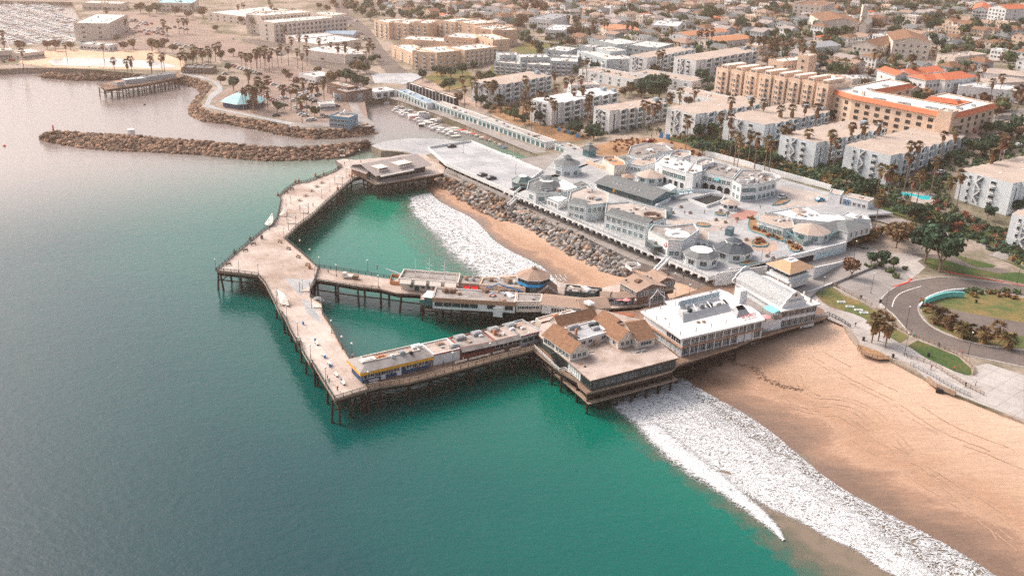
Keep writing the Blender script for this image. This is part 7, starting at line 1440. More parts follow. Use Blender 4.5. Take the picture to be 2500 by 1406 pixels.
bwo = [(0,1,'blue roofed section of the long quay building at its far end'),(2,3,'middle section of the long quay building with teal edge and coloured shop fronts'),(3,5,'longest section of the long quay building with teal edge above the small boats'),(6,7,'white near section of the long quay building beside the lantern tower')]
for i,j,lab in bwo:
 a,b = bwA[i].xy,bwA[j].xy; d = (b - a).normalized(); n = Vector((-d.y,d.x)); n = n if n.dot(N1.xy) > 0 else -n; r = [a,b,b + n * 7,a + n * 7]; root,q,c = flatb('quay_building',lab,'shop',r,BASE - .5,qz + 3.4,'white','conc' if i else 'blueroof',.3,group='long quay building sections')
 nn = max(3,int((b - a).length / 4)); wins(root,a,b,[qz + .4],nn,2.4,2.0,'t',frame='tealtrim',glass='glassg',cen=c,name='shop_front')
 m_ = MB(); m_.bar((a.x - n.x * .3,a.y - n.y * .3,qz + 3.5),(b.x - n.x * .3,b.y - n.y * .3,qz + 3.5),.4,.3); m_.build('fascia','tealfascia',root)
r = rect((1600,790),(1290,770),(1400,730),qz + 7,'B'); a,b = [W(*zc('B',[p])[0],qz + 6.5).xy for p in ((1385,715),(1790,850))]; d = (b - a).normalized(); n = Vector((-d.y,d.x)); n = n if n.dot(N1.xy) > 0 else -n
root,q,c = flatb('arcade','upper arcade with white columns above the far end of the quay building','arcade',[a,b,b + n * 3,a + n * 3],BASE,qz + 6.5,'dark','canvas',.3)
for t in range(15): p = a.lerp(b,t / 14) - n * .6; MB().bar((p.x,p.y,qz + 1),(p.x,p.y,qz + 6.5),.5,.5).build('column','white',root)
r = rect((1110,795),(1285,775),(1090,760),qz + 3.6,'B'); root,q,c = flatb('quay_cafe','white flat roofed quay cafe at the head of the boat basin','cafe',r,BASE - .5,qz + 3.6,'white','whiteroof',.2); wins(root,r[0],r[1],[qz + .3],3,3,2.4,'s',cen=c)
for lab,a,b,c_,h,wl,rf in (('dark brown two storey quay restaurant with stepped tan roofs',(860,800),(1085,770),(880,750),5.5,'brownwall','greyflat'),('brown restaurant wing with pink roof terrace behind trees',(695,710),(870,760),(760,690),6.5,'brownwall','pinkroof'),('low dark terrace canopy on the quay',(760,820),(1000,815),(790,795),3.5,'greywall','greyflat'),('blue two storey harbour office with small lantern',(715,1000),(885,1020),(740,965),5.5,'bluewall','pinkroof'),('low blue annex of the harbour office',(885,1015),(960,1005),(880,985),3.2,'bluewall','blueroof'),('white glass fronted car park restaurant',(455,640),(600,670),(530,600),4,'white','canvas'),('low white dock store on the quay',(640,905),(770,900),(650,875),3,'white','canvas')):
 blk('harbour_building',lab,'building','B',a,b,c_,h,wl,rf,max(1,int(h / 2.7)),5,2,ww=1.8,wh=1.2,style='t',z0=.8)
blk('snack_bar','low dark roofed snack bar among palms beside the far pier','snack bar','A',(1560,590),(1820,595),(1600,560),3.2,'brownwall','greyroof',1,6,1)
lh = W(*zc('B',[(853,985)])[0],BASE + 5.5); l_ = thing('lantern','tiny white lantern on the blue harbour office','lantern',tuple(lh)); MB().prism(ngon(lh,1.0,8),lh.z,lh.z + 1.6,0).build('wall','white',l_); pyr(l_,ngon(lh,1.0,8),lh.z + 1.6,1.4,'white',0,.2)
for lab,k,pts,z in (('orange planked floating dock before the blue harbour office','B',[(900,900),(980,880),(1000,950),(1080,1085),(1040,1090),(940,960)],.5),('long floating dock along the quay','B',[(1180,850),(1330,870),(1600,990),(1900,1070),(1880,1090),(1560,1010),(1300,900)],.5),('white edged floating dock in the middle of the basin','B',[(1630,1110),(1790,1085),(1930,1100),(1930,1115),(1640,1135)],.6),('narrow dock before the two white sailing boats','B',[(400,1130),(560,1095),(780,1100),(780,1115),(560,1120),(410,1145)],.5)):
 o = MB(); o.prism(ccw([Vector(v[:2]) for v in Wl(pts,z,k)]),-.4,z); tag(o.build('floating_dock','orangedeck' if 'orange' in lab else 'conc'),lab,'dock')
a,b = W(*zc('B',[(925,930)])[0],BASE),W(*zc('B',[(1020,1040)])[0],.8); m_ = MB(); m_.bar(a,b,1.4,.25); m_.bar(a + Vector((.7,.4,.8)),b + Vector((.7,.4,.8)),.1,.1); m_.bar(a + Vector((-.7,-.4,.8)),b + Vector((-.7,-.4,.8)),.1,.1); tag(m_.build('gangway','white'),'white gangway sloping down to the orange dock','gangway')
# VEGETATION
def leaf(mb,c,s,mi,rr,up=.4):
 n = Vector((rr.uniform(-1,1),rr.uniform(-1,1),rr.uniform(-up,1))).normalized(); a = n.orthogonal().normalized() * s; b = n.cross(a)
 t = rr.uniform(0,3.1); ca,sa = math.cos(t),math.sin(t); a,b = a * ca + b * sa,b * ca - a * sa
 mb.face([c - a,c - b * .7,c + a,c + b * .7],mi)
def crown_mesh(seed,m,R=4.0,H=3.2,n=620,s=.52):
 rr = random.Random(seed); mb = MB(); bl = []
 for i in range(9):
  a = rr.uniform(0,6.28); r = R * rr.uniform(.1,.72); bl.append((Vector((r * math.cos(a),r * math.sin(a),H * rr.uniform(-.35,.6))),R * rr.uniform(.30,.55)))
 for c,r in bl: mb.ball(c,r * .72,0,7,5)
 for i in range(n):
  c,r = rr.choice(bl); d = Vector((rr.gauss(0,1),rr.gauss(0,1),rr.gauss(.25,1))).normalized(); leaf(mb,c + d * (r * rr.uniform(.72,1.12)),s * rr.uniform(.6,1.3),0,rr)
 return mb.mesh('crown',m)
CROWN = {k: [crown_mesh(i * 7 + j,k) for j in range(3)] for i,k in enumerate(('leafd','leafm','leafb'))}
BUSH = {k: [crown_mesh(90 + j + len(k),k,1.4,1.0,130,.28) for j in range(2)] for k in ('leafd','leafm','bushr')}
TRUNK = MB().tube((0,0,-1.5),(.05,.05,1),.3,.2,7).tube((0,0,.9),(1.6,.6,2.6),.16,.08,5).tube((0,0,.8),(-1.3,.9,2.4),.16,.08,5).tube((0,0,.9),(.2,-1.5,2.5),.15,.07,5).mesh('trunk','trunk')
def palm_mesh(seed,dead=.5):
 rr = random.Random(seed); g = MB()
 for i in range(40):
  el = rr.uniform(-.5,1.3); az = rr.uniform(0,6.28); d = Vector((math.cos(az) * math.cos(el),math.sin(az) * math.cos(el),math.sin(el))); c = d * rr.uniform(.7,1.0); side = d.cross(Vector((0,0,1))).normalized(); u = side.cross(d); k = rr.uniform(.8,1.15)
  for j in range(-2,3): e = (d * 1.05 + side * (j * .42) - Vector((0,0,.12 * abs(j) + .15))) * k; w = (side * .2 + u * .07) * k; g.face([c,c + e * .55 - w,c + e,c + e * .55 + w],0)
 s = MB()
 for i in range(34):
  az = rr.uniform(0,6.28); d = Vector((math.cos(az),math.sin(az),0)); t = Vector((-d.y,d.x,0)); z = rr.uniform(-.2,-1.3); a = d * .25 + Vector((0,0,z + .3)); b = d * rr.uniform(.7,1.0) * (1.1 + z * .35) + Vector((0,0,z - .7)); s.face([a - t * .15,b - t * .28,b * 1.02 - Vector((0,0,.25)),b + t * .28,a + t * .15],0)
 return g.mesh('crown','palmg'),s.mesh('dead_skirt','palmb')
PALM = [palm_mesh(i) for i in range(4)]; PTR = MB().tube((0,0,-.15),(0,0,1),.24,.15,6,cap=False).mesh('trunk','trunk')
prr = random.Random(21)
def palm(x,y,k='',h=10.5,sc=1.0):
 X,Y = zc(k,[(x,y)])[0]; z = ZR('',(X,Y),h); p = W(X,Y,z); h *= 1; t = thing('fan_palm',None,'palm tree',(p.x,p.y,z - h),'tall fan palms'); i = prr.randrange(4)
 ln = (prr.uniform(-.02,.02),prr.uniform(-.02,.02)); put('trunk',PTR,t,(p.x,p.y,z - h),sc=(1,1,h),rot=(*ln,0)); s = sc * prr.uniform(.95,1.25); g,sk = PALM[i]; r = prr.uniform(0,6)
 put('crown',g,t,(p.x + ln[1] * h,p.y - ln[0] * h,z),r,(s,s,s)); put('dead_skirt',sk,t,(p.x + ln[1] * h,p.y - ln[0] * h,z),r,(s,s,s * prr.uniform(.9,1.9)))
 reg(t,prr.choice(('tall fan palm','slim fan palm')) if h > 8 else 'short fan palm',p,'palm'); return t
for k,h,lst in (('M',15,'65 740 315 640 460 640 650 620 120 830 1440 750 1580 690 1030 880 1130 880 2200 840 2150 870'),('N',15,'560 550 700 570 640 590 1570 630 1420 710 1930 360 1240 470 915 430 960 700 1060 640 540 950'),
 ('P',14.5,'765 265 830 290 890 310 950 285 1110 170 1210 120 1395 110 1835 230 2085 230 2245 250 1830 440 1910 660 2085 650 2165 680 2340 770 1310 470 1720 430 90 190 20 90 1090 190 2290 720 1950 690'),('O',14,'1690 190 1680 270 1725 290 1085 180 1170 180 1240 180 1840 240 1745 990 1890 1020 1590 1030 1440 1040 2320 1250 2080 1340 1780 1330 1550 1270 1480 1290 1310 200 1380 200 850 1300 100 60 470 90 600 80'),
 ('C',13,'295 680 310 740 280 800 330 870 415 810 480 850 530 870 545 900 715 790 790 770 860 820 840 880 830 920 770 680 785 540 545 640 20 720 690 680 1435 460 1470 450 870 190 900 180 970 180 1170 200 1210 210 750 150 660 150 1000 190 940 190 1850 280 1780 290 560 750 640 700 820 520 300 900 350 920 270 860'),
 ('B',12,'85 450 120 435 155 460 195 470 165 420 220 440 270 435 40 480 5 500 630 350 730 380 790 400 850 390 960 395 1050 400 1090 400 1060 350 520 330 455 320 440 440 520 420 360 420 20 625 100 690 180 680 30 760 90 750 150 740 180 780 320 760 380 770 430 760 560 740 615 740 665 690 475 870 520 830 1860 680 1950 700 2060 720 2100 730 2140 730 1880 760 200 20 220 50 50 170 260 220 330 250 190 220 300 400 390 340 480 480 1980 740 2120 760 130 730 60 790 490 700 2000 640'),
 ('A',11,'20 285 25 350 2070 470 2100 480 2150 490 2200 450 2230 440 2125 630 2210 690 2100 770 2140 760 2190 780 1400 480 1380 500 1545 480 1560 440 1840 400 1650 410 1680 430 1780 420 1290 520 1120 510 1085 530 970 520 1070 180 910 90 1400 190 1530 180 1570 180 2040 50 2090 40 180 440 1600 180 1650 50 1880 390 1730 440 1800 450 1590 480 2080 780 2160 800 1290 480 1430 240 560 390 880 400'),
 ('D',12,'540 340 575 410 655 380 655 450 125 330 190 345 240 340 2340 390 1500 500 1350 500 1520 570 2080 640 2280 660 2390 780 2440 760 1180 450 1230 470 2200 700 1690 430 2130 580'),('H',7.2,'728 735 778 722 832 770'),('H',3.0,'1650 790 1440 800 1290 735 1180 690 1730 880 1540 840 1380 800 1225 700')):
 v = list(map(float,lst.split()))
 for x,y in zip(v[::2],v[1::2]): palm(x,y,k,h,1.15 if h > 5 else 1.3)
def tree(x,y,k,R,kind,label=None,name='broad_tree',world=None,squash=.85):
 if world is None:
  X,Y = zc(k,[(x,y)])[0]; h = R * 1.15; z = ZR('',(X,Y),h); p = W(X,Y,z); b = Vector((p.x,p.y,z - h))
 else: b = Vector((world[0],world[1],hgt(*world))); h = R * 1.1
 t = thing(name,label,'tree',tuple(b),None if label else 'garden and street trees'); s = R / 4.0; r = prr.uniform(0,6); put('crown',prr.choice(CROWN[kind]),t,b + Vector((0,0,h)),r,(s,s,s * squash)); put('trunk',TRUNK,t,b,r,(s,s,h * .42))
 if not label: reg(t,{'leafd': 'dark green bushy tree','leafm': 'olive green tree','leafb': 'brownish green tree'}[kind],b + Vector((0,0,h)),'tree' + kind)
 return t
for x,y,R,kind,lab in ((1130,140,7.5,'leafd','huge dark evergreen tree left half of the pair above the loop road'),(1240,200,7.5,'leafd','huge dark evergreen tree leaning over the green verge of the loop road'),(900,90,5.2,'leafb','round reddish tree above the orange hedge'),(560,340,3.6,'leafb','round dense tree beside the white ramp wall'),(700,270,2.8,'leafd','open branched tree near the forecourt hedge'),(790,270,3.2,'leafd','open branched tree in the middle of the forecourt group'),(870,300,2.4,'leafm','small leaning tree at the end of the forecourt group')): tree(x,y,'H',R,kind,lab)
P2 = 'P 150 610 5.2 d 1450 600 4.6 d 1600 560 4 m 1560 480 3.5 b 1800 810 4.5 d 1490 790 4 d 780 60 7 d 960 50 7 d 880 110 5 m 620 60 4.5 m 700 110 4 b 400 170 4 b 1330 230 3.5 b 2040 880 4 d 2240 860 4 m 1690 740 3 m 2380 960 3.5 d/N 330 800 5.5 d 150 640 4.5 m 270 700 4.5 d 420 760 4.5 d 60 620 4 d 1880 270 4.5 d 1700 280 4 m 1800 310 4.5 d 900 1080 4 d 1400 1170 4.5 d 1880 1080 3.5 d 1430 400 3.5 d 1080 760 3.5 m 760 690 3.5 b 1230 760 1.8 d 1030 660 4 b 2050 210 4 b 1010 1070 3.5 d 1280 1180 3.5 m 2250 1020 3.5 d 1100 1330 4.5 d 740 1330 4 b 2150 80 4.5 d 2010 60 4.5 d 1860 50 4 m 1540 690 3 m/O 480 630 4.8 d 610 260 5 d 720 240 4 m 420 340 4 m 560 790 4 d 340 890 3.6 d 830 870 3.5 b 1960 430 4.5 d 2220 480 4 d 1380 330 4 m 2000 180 5 b 2130 130 5 b 1900 120 4 m 1450 1010 2.5 d 2060 1100 2.6 m/C 1060 480 5 m 1120 520 4.5 b 960 560 4 m 900 650 3.6 m 1000 640 3.6 m 890 570 4 d 1250 570 4 d 1380 560 4 d 1410 590 3.6 b 1360 690 6 d 1450 690 6 d 1290 710 4.5 d 1290 780 4 m 1150 780 4 b 1190 760 4 b 720 600 4.5 d 590 310 4.5 d 410 400 4.5 d 420 440 4 d 740 270 5 b 690 270 5 b 640 540 2.5 m 420 1000 4.5 d 880 1120 4.8 d 730 1100 4.5 d 200 970 4 m 280 1020 3.5 d 1800 640 4.5 d 1860 690 4 d 1240 330 4 d 380 50 7 b 300 60 6 b 450 70 6 b 540 140 5 b 260 170 6 b 220 220 6 b 360 230 4 m 410 270 4 m 500 330 4 m 1190 60 6 m 1130 100 6 m 1080 110 5 b 1220 90 5 d 1370 140 4 b 1480 140 5 d 1520 150 4 m 1650 160 5 d 1880 90 8 m 1850 120 7 m 1950 110 6 m 880 250 4 b 830 270 4 b 1230 310 5 m 1480 360 5 d 1530 380 4.5 b 1430 260 4 b 1500 220 3.6 m 940 130 4 m 870 110 4 d 2120 200 5 d 2150 240 4 d 1890 400 4.5 d 1920 430 4 m 1770 520 4 m 1440 500 3.5 b/B 270 905 3.8 m 590 945 3.6 m 730 660 5 b 800 640 4.5 b 860 640 5 d 900 660 4.5 d 950 690 5 d 1010 700 5 d 960 570 5 b 920 560 4 m 1030 580 4.5 m 1000 510 3.6 d 1080 510 3.6 d 1130 490 3 d 1520 640 4.5 d 1680 610 5 d 1760 620 4.5 d 1640 600 4 d 1860 590 5 d 1950 560 4 d 1560 500 4 b 1750 720 4.5 d 1700 730 3.5 m 1840 830 4 b 2020 860 4 d 2080 910 3.5 m 2170 840 4 m 760 760 3 b 630 600 3.5 b 440 700 3.5 b 370 650 3 b 340 620 3 b 2080 650 5 m 2020 650 4 m 1000 100 5 m 1070 130 5 m 700 70 4 b 620 50 4 b 400 100 4 b 250 100 4 b 150 140 3.5 b 2080 60 5 m 1640 50 5 m 1900 80 4 b 1490 80 4 m 1640 140 4 b 2000 150 5 b/A 170 385 4.5 b 470 385 4.5 b 400 380 4 b 600 390 3.6 b 1060 390 4 b 1140 370 4.5 b 1300 380 5.5 b 1360 390 5 b 1410 360 4 b 1480 410 4 b 1000 330 3 b 980 180 4 b 1200 60 6 b 1280 80 6 m 1340 60 6 m 1500 90 5 b 1600 120 5 b 1740 100 6 b 1550 40 5 b 1860 240 3.5 b 2060 170 4 b 1650 490 4.5 b 1730 470 4.5 b 1900 470 4 b 2000 440 3.5 b 1960 570 3.5 m 2000 710 5 d 1890 680 3.5 b 2060 870 3.2 m 2160 880 3.5 b/D 60 190 5 m 90 230 5 d 180 230 5 b 560 210 5 d 680 210 4.5 d 780 220 4.5 d 430 280 5 m 820 280 7 m 930 260 6 m 1170 200 5 b 1230 220 4.5 b 860 340 4 m 1500 410 4.5 m 1680 320 5 d 1720 370 5 d 1660 220 6 d 1710 200 6 m 1950 250 6 m 2050 210 6 m 2300 250 6 d 2370 230 6 m 2210 110 4 d 1550 820 4 m 1520 660 4.5 d 1560 700 4 d 1550 740 4 d 920 540 5 b 950 560 4 b 1030 530 4 b 720 560 4 d 790 590 4 d 860 570 4 d 1240 520 3.5 m 1320 250 4 m 1800 440 4.5 m 2000 440 4.5 m 2190 450 4 m 2420 450 5 d 320 50 6 d 260 80 6 m 620 60 6 d 780 40 6 d 430 60 6 m 1080 30 6 m 1350 50 7 m 1500 60 7 d 1620 30 6 m 1200 60 5 d 1830 110 5 b 2120 90 4 m 1880 170 5 b 2230 950 4 b 2300 880 4 b 2180 1210 4.5 d 2100 1250 4.5 d 1990 1240 4 d 1450 720 4.5 m 2130 840 4 b'
OCC = []
for part in P2.split('/'):
 t_ = part.split(); k = t_[0]
 for i in range(1,len(t_),4): o = tree(float(t_[i]),float(t_[i + 1]),k,float(t_[i + 2]) * .92,{'d': 'leafd','m': 'leafm','b': 'leafb'}[t_[i + 3]])
def bush(p,s,kind,label=None):
 o = put('shrub',prr.choice(BUSH[kind]),None,p,prr.uniform(0,6),(s,s,s * .8)); o['category'] = 'shrub'
 if label: o['label'] = label
 else: o['group'] = 'loose shrubs'; reg(o,{'leafd': 'dark green shrub','leafm': 'olive shrub','bushr': 'orange brown shrub'}[kind],p,'bush' + kind)
for k,z,kind,lst in (('G',MZ,'bushr','860 780 930 800 980 840 1040 860 870 900 900 880 920 890 1150 900 1200 930 1230 950 820 690 1180 930'),('H',SB,'bushr','1090 610 1110 680 1150 740 1290 740 1340 810 1690 890 1560 860 1110 640 1640 560 1700 560 1760 580 1450 560 1580 540'),('H',SB,'leafm','1420 530 1500 540 1560 530 1620 540 1700 530 1780 540 1470 520 600 210 640 220 760 330 830 380 880 420 700 350 660 350 940 360')):
 v = list(map(float,lst.split()))
 for x,y in zip(v[::2],v[1::2]): bush(W(*zc(k,[(x,y)])[0],z) + Vector((0,0,.5)),prr.uniform(.8,1.3),kind)
def cover(name,k,pts,n,smin,smax,kinds,label,zf=None,seed=2):
 """low planting nobody could count, one mesh"""
 P_ = [p.xy for p in (Gl(pts,k) if zf is None else Wl(pts,zf,k))]; rr = random.Random(seed); xs = [p.x for p in P_]; ys = [p.y for p in P_]; mb = MB(); c = 0; g = 0
 while c < n and g < n * 30:
  g += 1; x,y = rr.uniform(min(xs),max(xs)),rr.uniform(min(ys),max(ys))
  if not inside(x,y,P_): continue
  c += 1; z = hgt(x,y) if zf is None else zf; r = rr.uniform(smin,smax); mi = rr.randrange(len(kinds)); mb.ball((x,y,z + r * .25),r * .75,mi,6,4)
  for _ in range(int(16 + r * 10)): d = Vector((rr.gauss(0,1),rr.gauss(0,1),abs(rr.gauss(0,1)))).normalized(); leaf(mb,Vector((x,y,z + r * .3)) + d * r * rr.uniform(.7,1.05),.32 * rr.uniform(.6,1.3),mi,rr)
 o = mb.build(name,list(kinds)); o['kind'] = 'stuff'; o['label'] = label
cover('undergrowth','',[(1705,368),(1640,335),(1700,325),(1860,352),(2060,425),(2190,470),(2330,560),(2500,610),(2500,655),(2330,570),(2200,525),(2060,475),(1880,418),(1740,375)],620,.9,2.2,('leafd','leafm','leafd','bushr','leafd'),'dense shrubs covering the slope below the white flats')
cover('undergrowth','',[(1240,250),(1300,262),(1440,300),(1560,300),(1640,320),(1660,300),(1900,340),(1900,360),(1700,330),(1560,320),(1420,340),(1330,310),(1180,262)],260,.8,1.9,('leafm','bushr','leafd','leafd'),'shrubs around the feet of the white flats',seed=3)
cover('undergrowth','',[(2200,400),(2300,380),(2420,350),(2500,330),(2500,400),(2330,420),(2260,470),(2200,460)],160,.8,2.0,('leafd','leafm','leafd'),'gardens between the right hand flats',seed=4)
cover('undergrowth','',[(2230,425),(2320,430),(2310,500),(2400,545),(2500,575),(2500,640),(2300,560),(2235,525),(2290,480)],190,.8,2.0,('leafd','leafm','leafd','bushr','leafd'),'dense garden planting around the pool',seed=14)
cover('undergrowth','',[(1860,330),(1900,320),(2000,350),(2060,380),(2060,430),(1900,370)],110,.8,2.0,('leafd','leafm','leafd'),'shrubs between the pale blue flats',seed=15)
cover('hedge','G',[(1640,850),(1850,800),(2080,740),(2250,740),(2250,780),(2050,800),(1850,860),(1660,900)],150,.8,1.5,('bushr','leafm'),'orange green hedge above the painted retaining wall',zf=SB + 2.5,seed=5)
cover('undergrowth','',[(1480,345),(1600,340),(1715,375),(1700,392),(1600,378),(1500,372)],90,.5,1.1,('bushr',),'dry brush on the bare bluff',seed=6)
# TOWN OF SMALL HOUSES
for o in list(bpy.data.objects):
 if o.name.split('.')[0] in ('wall','roof','flat_roof') and o.type == 'MESH':
  b = [o.matrix_basis @ Vector(c) + (WO[o.parent] if o.parent else Vector()) for c in (o.bound_box[0],o.bound_box[6])]; OCC.append(((b[0].x + b[1].x) / 2,(b[0].y + b[1].y) / 2,(b[1] - b[0]).xy.length / 2))
def free(x,y,r): return all((x - a) ** 2 + (y - b) ** 2 > (r + c * .85) ** 2 for a,b,c in OCC)
AV = [G(x,y) for x,y in ((805,-30),(850,40),(900,80),(930,120),(965,175),(760,120),(640,75))]
def visible(x,y,m=60):
 px,py = proj((x,y,hgt(x,y))); return -m < px < 2500 + m and -m < py < 1406
st = MB(); SU = (262,318,374,432,492,556,624,700,780,870,970); SV_ = list(range(-760,420,118))
for u in SU: L_ = [UV(u,v) for v in range(-760,420,20) if visible(*UV(u,v).xy)]; L_ = [Vector((p.x,p.y,hgt(p.x,p.y) + .32)) for p in L_]; len(L_) > 2 and flatstrip(st,L_,8)
for v in SV_: L_ = [UV(u,v) for u in range(262,1000,14) if visible(*UV(u,v).xy)]; L_ = [Vector((p.x,p.y,hgt(p.x,p.y) + .36)) for p in L_]; len(L_) > 2 and flatstrip(st,L_,9)
o = st.build('street','asphaltf'); o['kind'] = 'structure'; o['label'] = 'grid of grey residential streets on the hill'
HR = random.Random(31); PROTO = []
for wl in ('white','cream','peach','greywall'):
 for rf in ('greyroof','tanroof','redroof' if wl == 'cream' else 'greyroof','brownroof','whiteroof','greyflat'):
  w,d,h = HR.uniform(10,15),HR.uniform(8,12),HR.choice((3.4,6.2,6.2)); rt = Vector((0,0,0)); r4 = [Vector((-w / 2,-d / 2)),Vector((w / 2,-d / 2)),Vector((w / 2,d / 2)),Vector((-w / 2,d / 2))]
  flat_ = rf == 'whiteroof'; before = set(bpy.data.objects); root = thing('house','x','house')
  if flat_: flatb('','','',r4,-2,h,wl,rf,.5,parent=root)
  else: gableb(root,r4,-2,h,HR.uniform(1.4,2.4),wl,rf,hip=HR.choice((0,.35,.45)),over=.5)
  for z in ([1.0] if h < 4 else [1.0,3.9]): wins(root,r4[0],r4[1],[z],4,1.3,1.3,'p',cen=(0,0)); wins(root,r4[0],r4[3],[z],2,1.3,1.3,'p',cen=(0,0)); wins(root,r4[1],r4[2],[z],2,1.3,1.3,'p',cen=(0,0))
  m_ = MB(); m_.box((w * .25,d * .1,h + (.4 if flat_ else .9)),(.9,.9,1.2)); m_.build('chimney' if not flat_ else 'roof_unit','brownstone' if not flat_ else 'metal',root)
  PROTO.append((root,wl,rf,h))
nh = 0; WN = {'white': 'white','cream': 'cream','peach': 'peach','greywall': 'grey'}; RN = {'greyroof': 'grey roof','tanroof': 'tan roof','redroof': 'red roof','brownroof': 'brown roof','whiteroof': 'white roof','greyflat': 'pinkish roof'}
USED = set(); cand = []
for i in range(len(SU)):
 u0 = SU[i]; u1 = SU[i + 1] if i + 1 < len(SU) else u0 + 90
 for uu in ((u0 + 14,u1 - 14) if u1 - u0 > 50 else (u0 + 14,)):
  v = -750
  while v < 420:
   v += HR.uniform(15.5,22); p = UV(uu + HR.uniform(-2,2),v)
   if min(abs(v - s) for s in SV_) < 12 or not visible(p.x,p.y,20) or not free(p.x,p.y,8): continue
   if min((p.xy - a.xy).length for a in AV) < 26: continue
   cand.append(p)
HR.shuffle(cand); cand.sort(key=lambda p: p.length > 1150)
for p in cand[:290]:
 pr_,wl,rf,h = HR.choice(PROTO);
 rz = math.atan2(E1.y,E1.x) + HR.choice((0,0,math.pi / 2)) + HR.uniform(-.06,.06); z = hgt(p.x,p.y); root = pr_.copy(); COL.objects.link(root); root.location = (p.x,p.y,z); root.rotation_euler = (0,0,rz); root['group'] = 'small houses on the hill'
 for chd in pr_.children: c2 = chd.copy(); COL.objects.link(c2); c2.parent = root
 reg(root,f"{'low' if h < 4 else 'tall'} {WN[wl]} house, {RN[rf]}",Vector((p.x,p.y,z + h)),'house' + wl + rf + str(h < 4)); OCC.append((p.x,p.y,7)); nh += 1
for pr_,*_ in PROTO:
 for chd in list(pr_.children): bpy.data.objects.remove(chd)
 bpy.data.objects.remove(pr_)
nt_ = 0; g = 0
while nt_ < 60 and g < 6000:
 g += 1; p = UV(HR.uniform(225,960),HR.uniform(-740,380))
 if visible(p.x,p.y,10) and free(p.x,p.y,2.5) and min((p.xy - a.xy).length for a in AV) > 18: tree(0,0,'',HR.uniform(3.0,5.5),HR.choice(('leafd','leafm','leafm','leafb')),world=(p.x,p.y)); OCC.append((p.x,p.y,2)); nt_ += 1
rest = []
mbx = MB(); rr = random.Random(77); g = 0; c = 0
while c < 1500 and g < 40000:
 g += 1; p = UV(rr.uniform(225,1000),rr.uniform(-760,400))
 if not visible(p.x,p.y,10) or not free(p.x,p.y,1.2): continue
 c += 1; z = hgt(p.x,p.y); R = rr.uniform(2.0,5.4); mi = rr.randrange(3)
 for _ in range(4): q = Vector((p.x + rr.uniform(-.5,.5) * R,p.y + rr.uniform(-.5,.5) * R,z + R * rr.uniform(.5,1.0))); mbx.ball(q,R * .42,mi,6,4)
 for _ in range(42): d = Vector((rr.gauss(0,1),rr.gauss(0,1),rr.gauss(.3,.8))).normalized(); leaf(mbx,Vector((p.x,p.y,z + R * .8)) + d * R * rr.uniform(.6,1.0),.6 * rr.uniform(.6,1.3),mi,rr)
o = mbx.build('garden_foliage',['leafd','leafm','leafb']); o['kind'] = 'stuff'; o['label'] = 'mass of garden trees and shrubs filling the blocks of the far town'
ORD = 'first second third fourth fifth sixth seventh eighth ninth tenth eleventh twelfth thirteenth fourteenth fifteenth sixteenth seventeenth eighteenth nineteenth twentieth'.split()
# BOATS
def hullmesh(L,B,H,mats,cabin=0,mast=0,flat=False,boom=None):
 m = MB(); n = 8; st_ = []
 for i in range(n + 1):
  t = i / n; w = B / 2 * (1 - max(0,(t - .45) / .55) ** 2.2); x = -L / 2 + L * t; st_.append([(x,-w,H + .25 * t),(x,-w * .72,-.35),(x,w * .72,-.35),(x,w,H + .25 * t)])
 for a,b in zip(st_,st_[1:]):
  for j in range(3): m.face([a[j],b[j],b[j + 1],a[j + 1]],0)
  m.face([a[3],b[3],b[0],a[0]],1)
 m.face(st_[0][::-1],0)
 if cabin:
  for s,(l,w,h,x) in enumerate(((L * .42,B * .66,.8,.03 * L),(L * .26,B * .55,.75,-.02 * L))[:cabin]): z = H + .15 + s * .8; m.box((x,0,z),(l,w,h * .5),0,0); m.box((x,0,z + h * .5),(l * .94,w * .94,h * .3),0,2); m.box((x,0,z + h * .8),(l * .9,w * .9,h * .2),0,1)
 if mast: m.tube((L * .08,0,H),(L * .08,0,H + mast),.09,.06,5,1); m.bar((L * .08,0,H + 1.3),(-L * .38,0,H + 1.2),.28,.3,3); m.box((.12 * L,0,H + .15),(L * .3,B * .5,.4),0,1)
 return m.mesh('boat',mats)
BT = {'motor': [hullmesh(7.5,2.6,.8,['hull','hull','glass',c],1) for c in ('bluec','red','canvas')],'sail': [hullmesh(8.5,2.6,.8,['hull','hull','glass',c],0,9.5) for c in ('bluec','canvas','tealc')],'cover': [hullmesh(6.5,2.4,.7,['hull',c,'glass',c],0) for c in ('red','bluec','canvas','hull')],'yacht': [hullmesh(17,4.6,1.9,['hull','hull','glass','hull'],2)],'dark': [hullmesh(11,3.4,1.2,['hulld','canvas','glass','canvas'],1)]}
br = random.Random(8); CT = {'motor': 'white motor boat','sail': 'white sailing boat','cover': 'small open boat','yacht': 'large white motor yacht','dark': 'dark work boat'}
def boat(kind,p,rz,area,row=None):
 me = br.choice(BT[kind]); o = put('boat',me,None,(p.x,p.y,.12),rz); o['category'] = 'boat'; o['group'] = 'boats in the ' + area; reg(o,CT[kind] + ', ' + {'red': 'red cover','bluec': 'blue cover','canvas': 'cream cover','tealc': 'teal cover','hull': 'white deck'}[me.materials[3].name in MN and MN[me.materials[3].name] or 'hull'],p,row)
MN = {M[k].name: k for k in ('red','bluec','canvas','tealc','hull')}
ea = math.atan2(N1.y,N1.x)
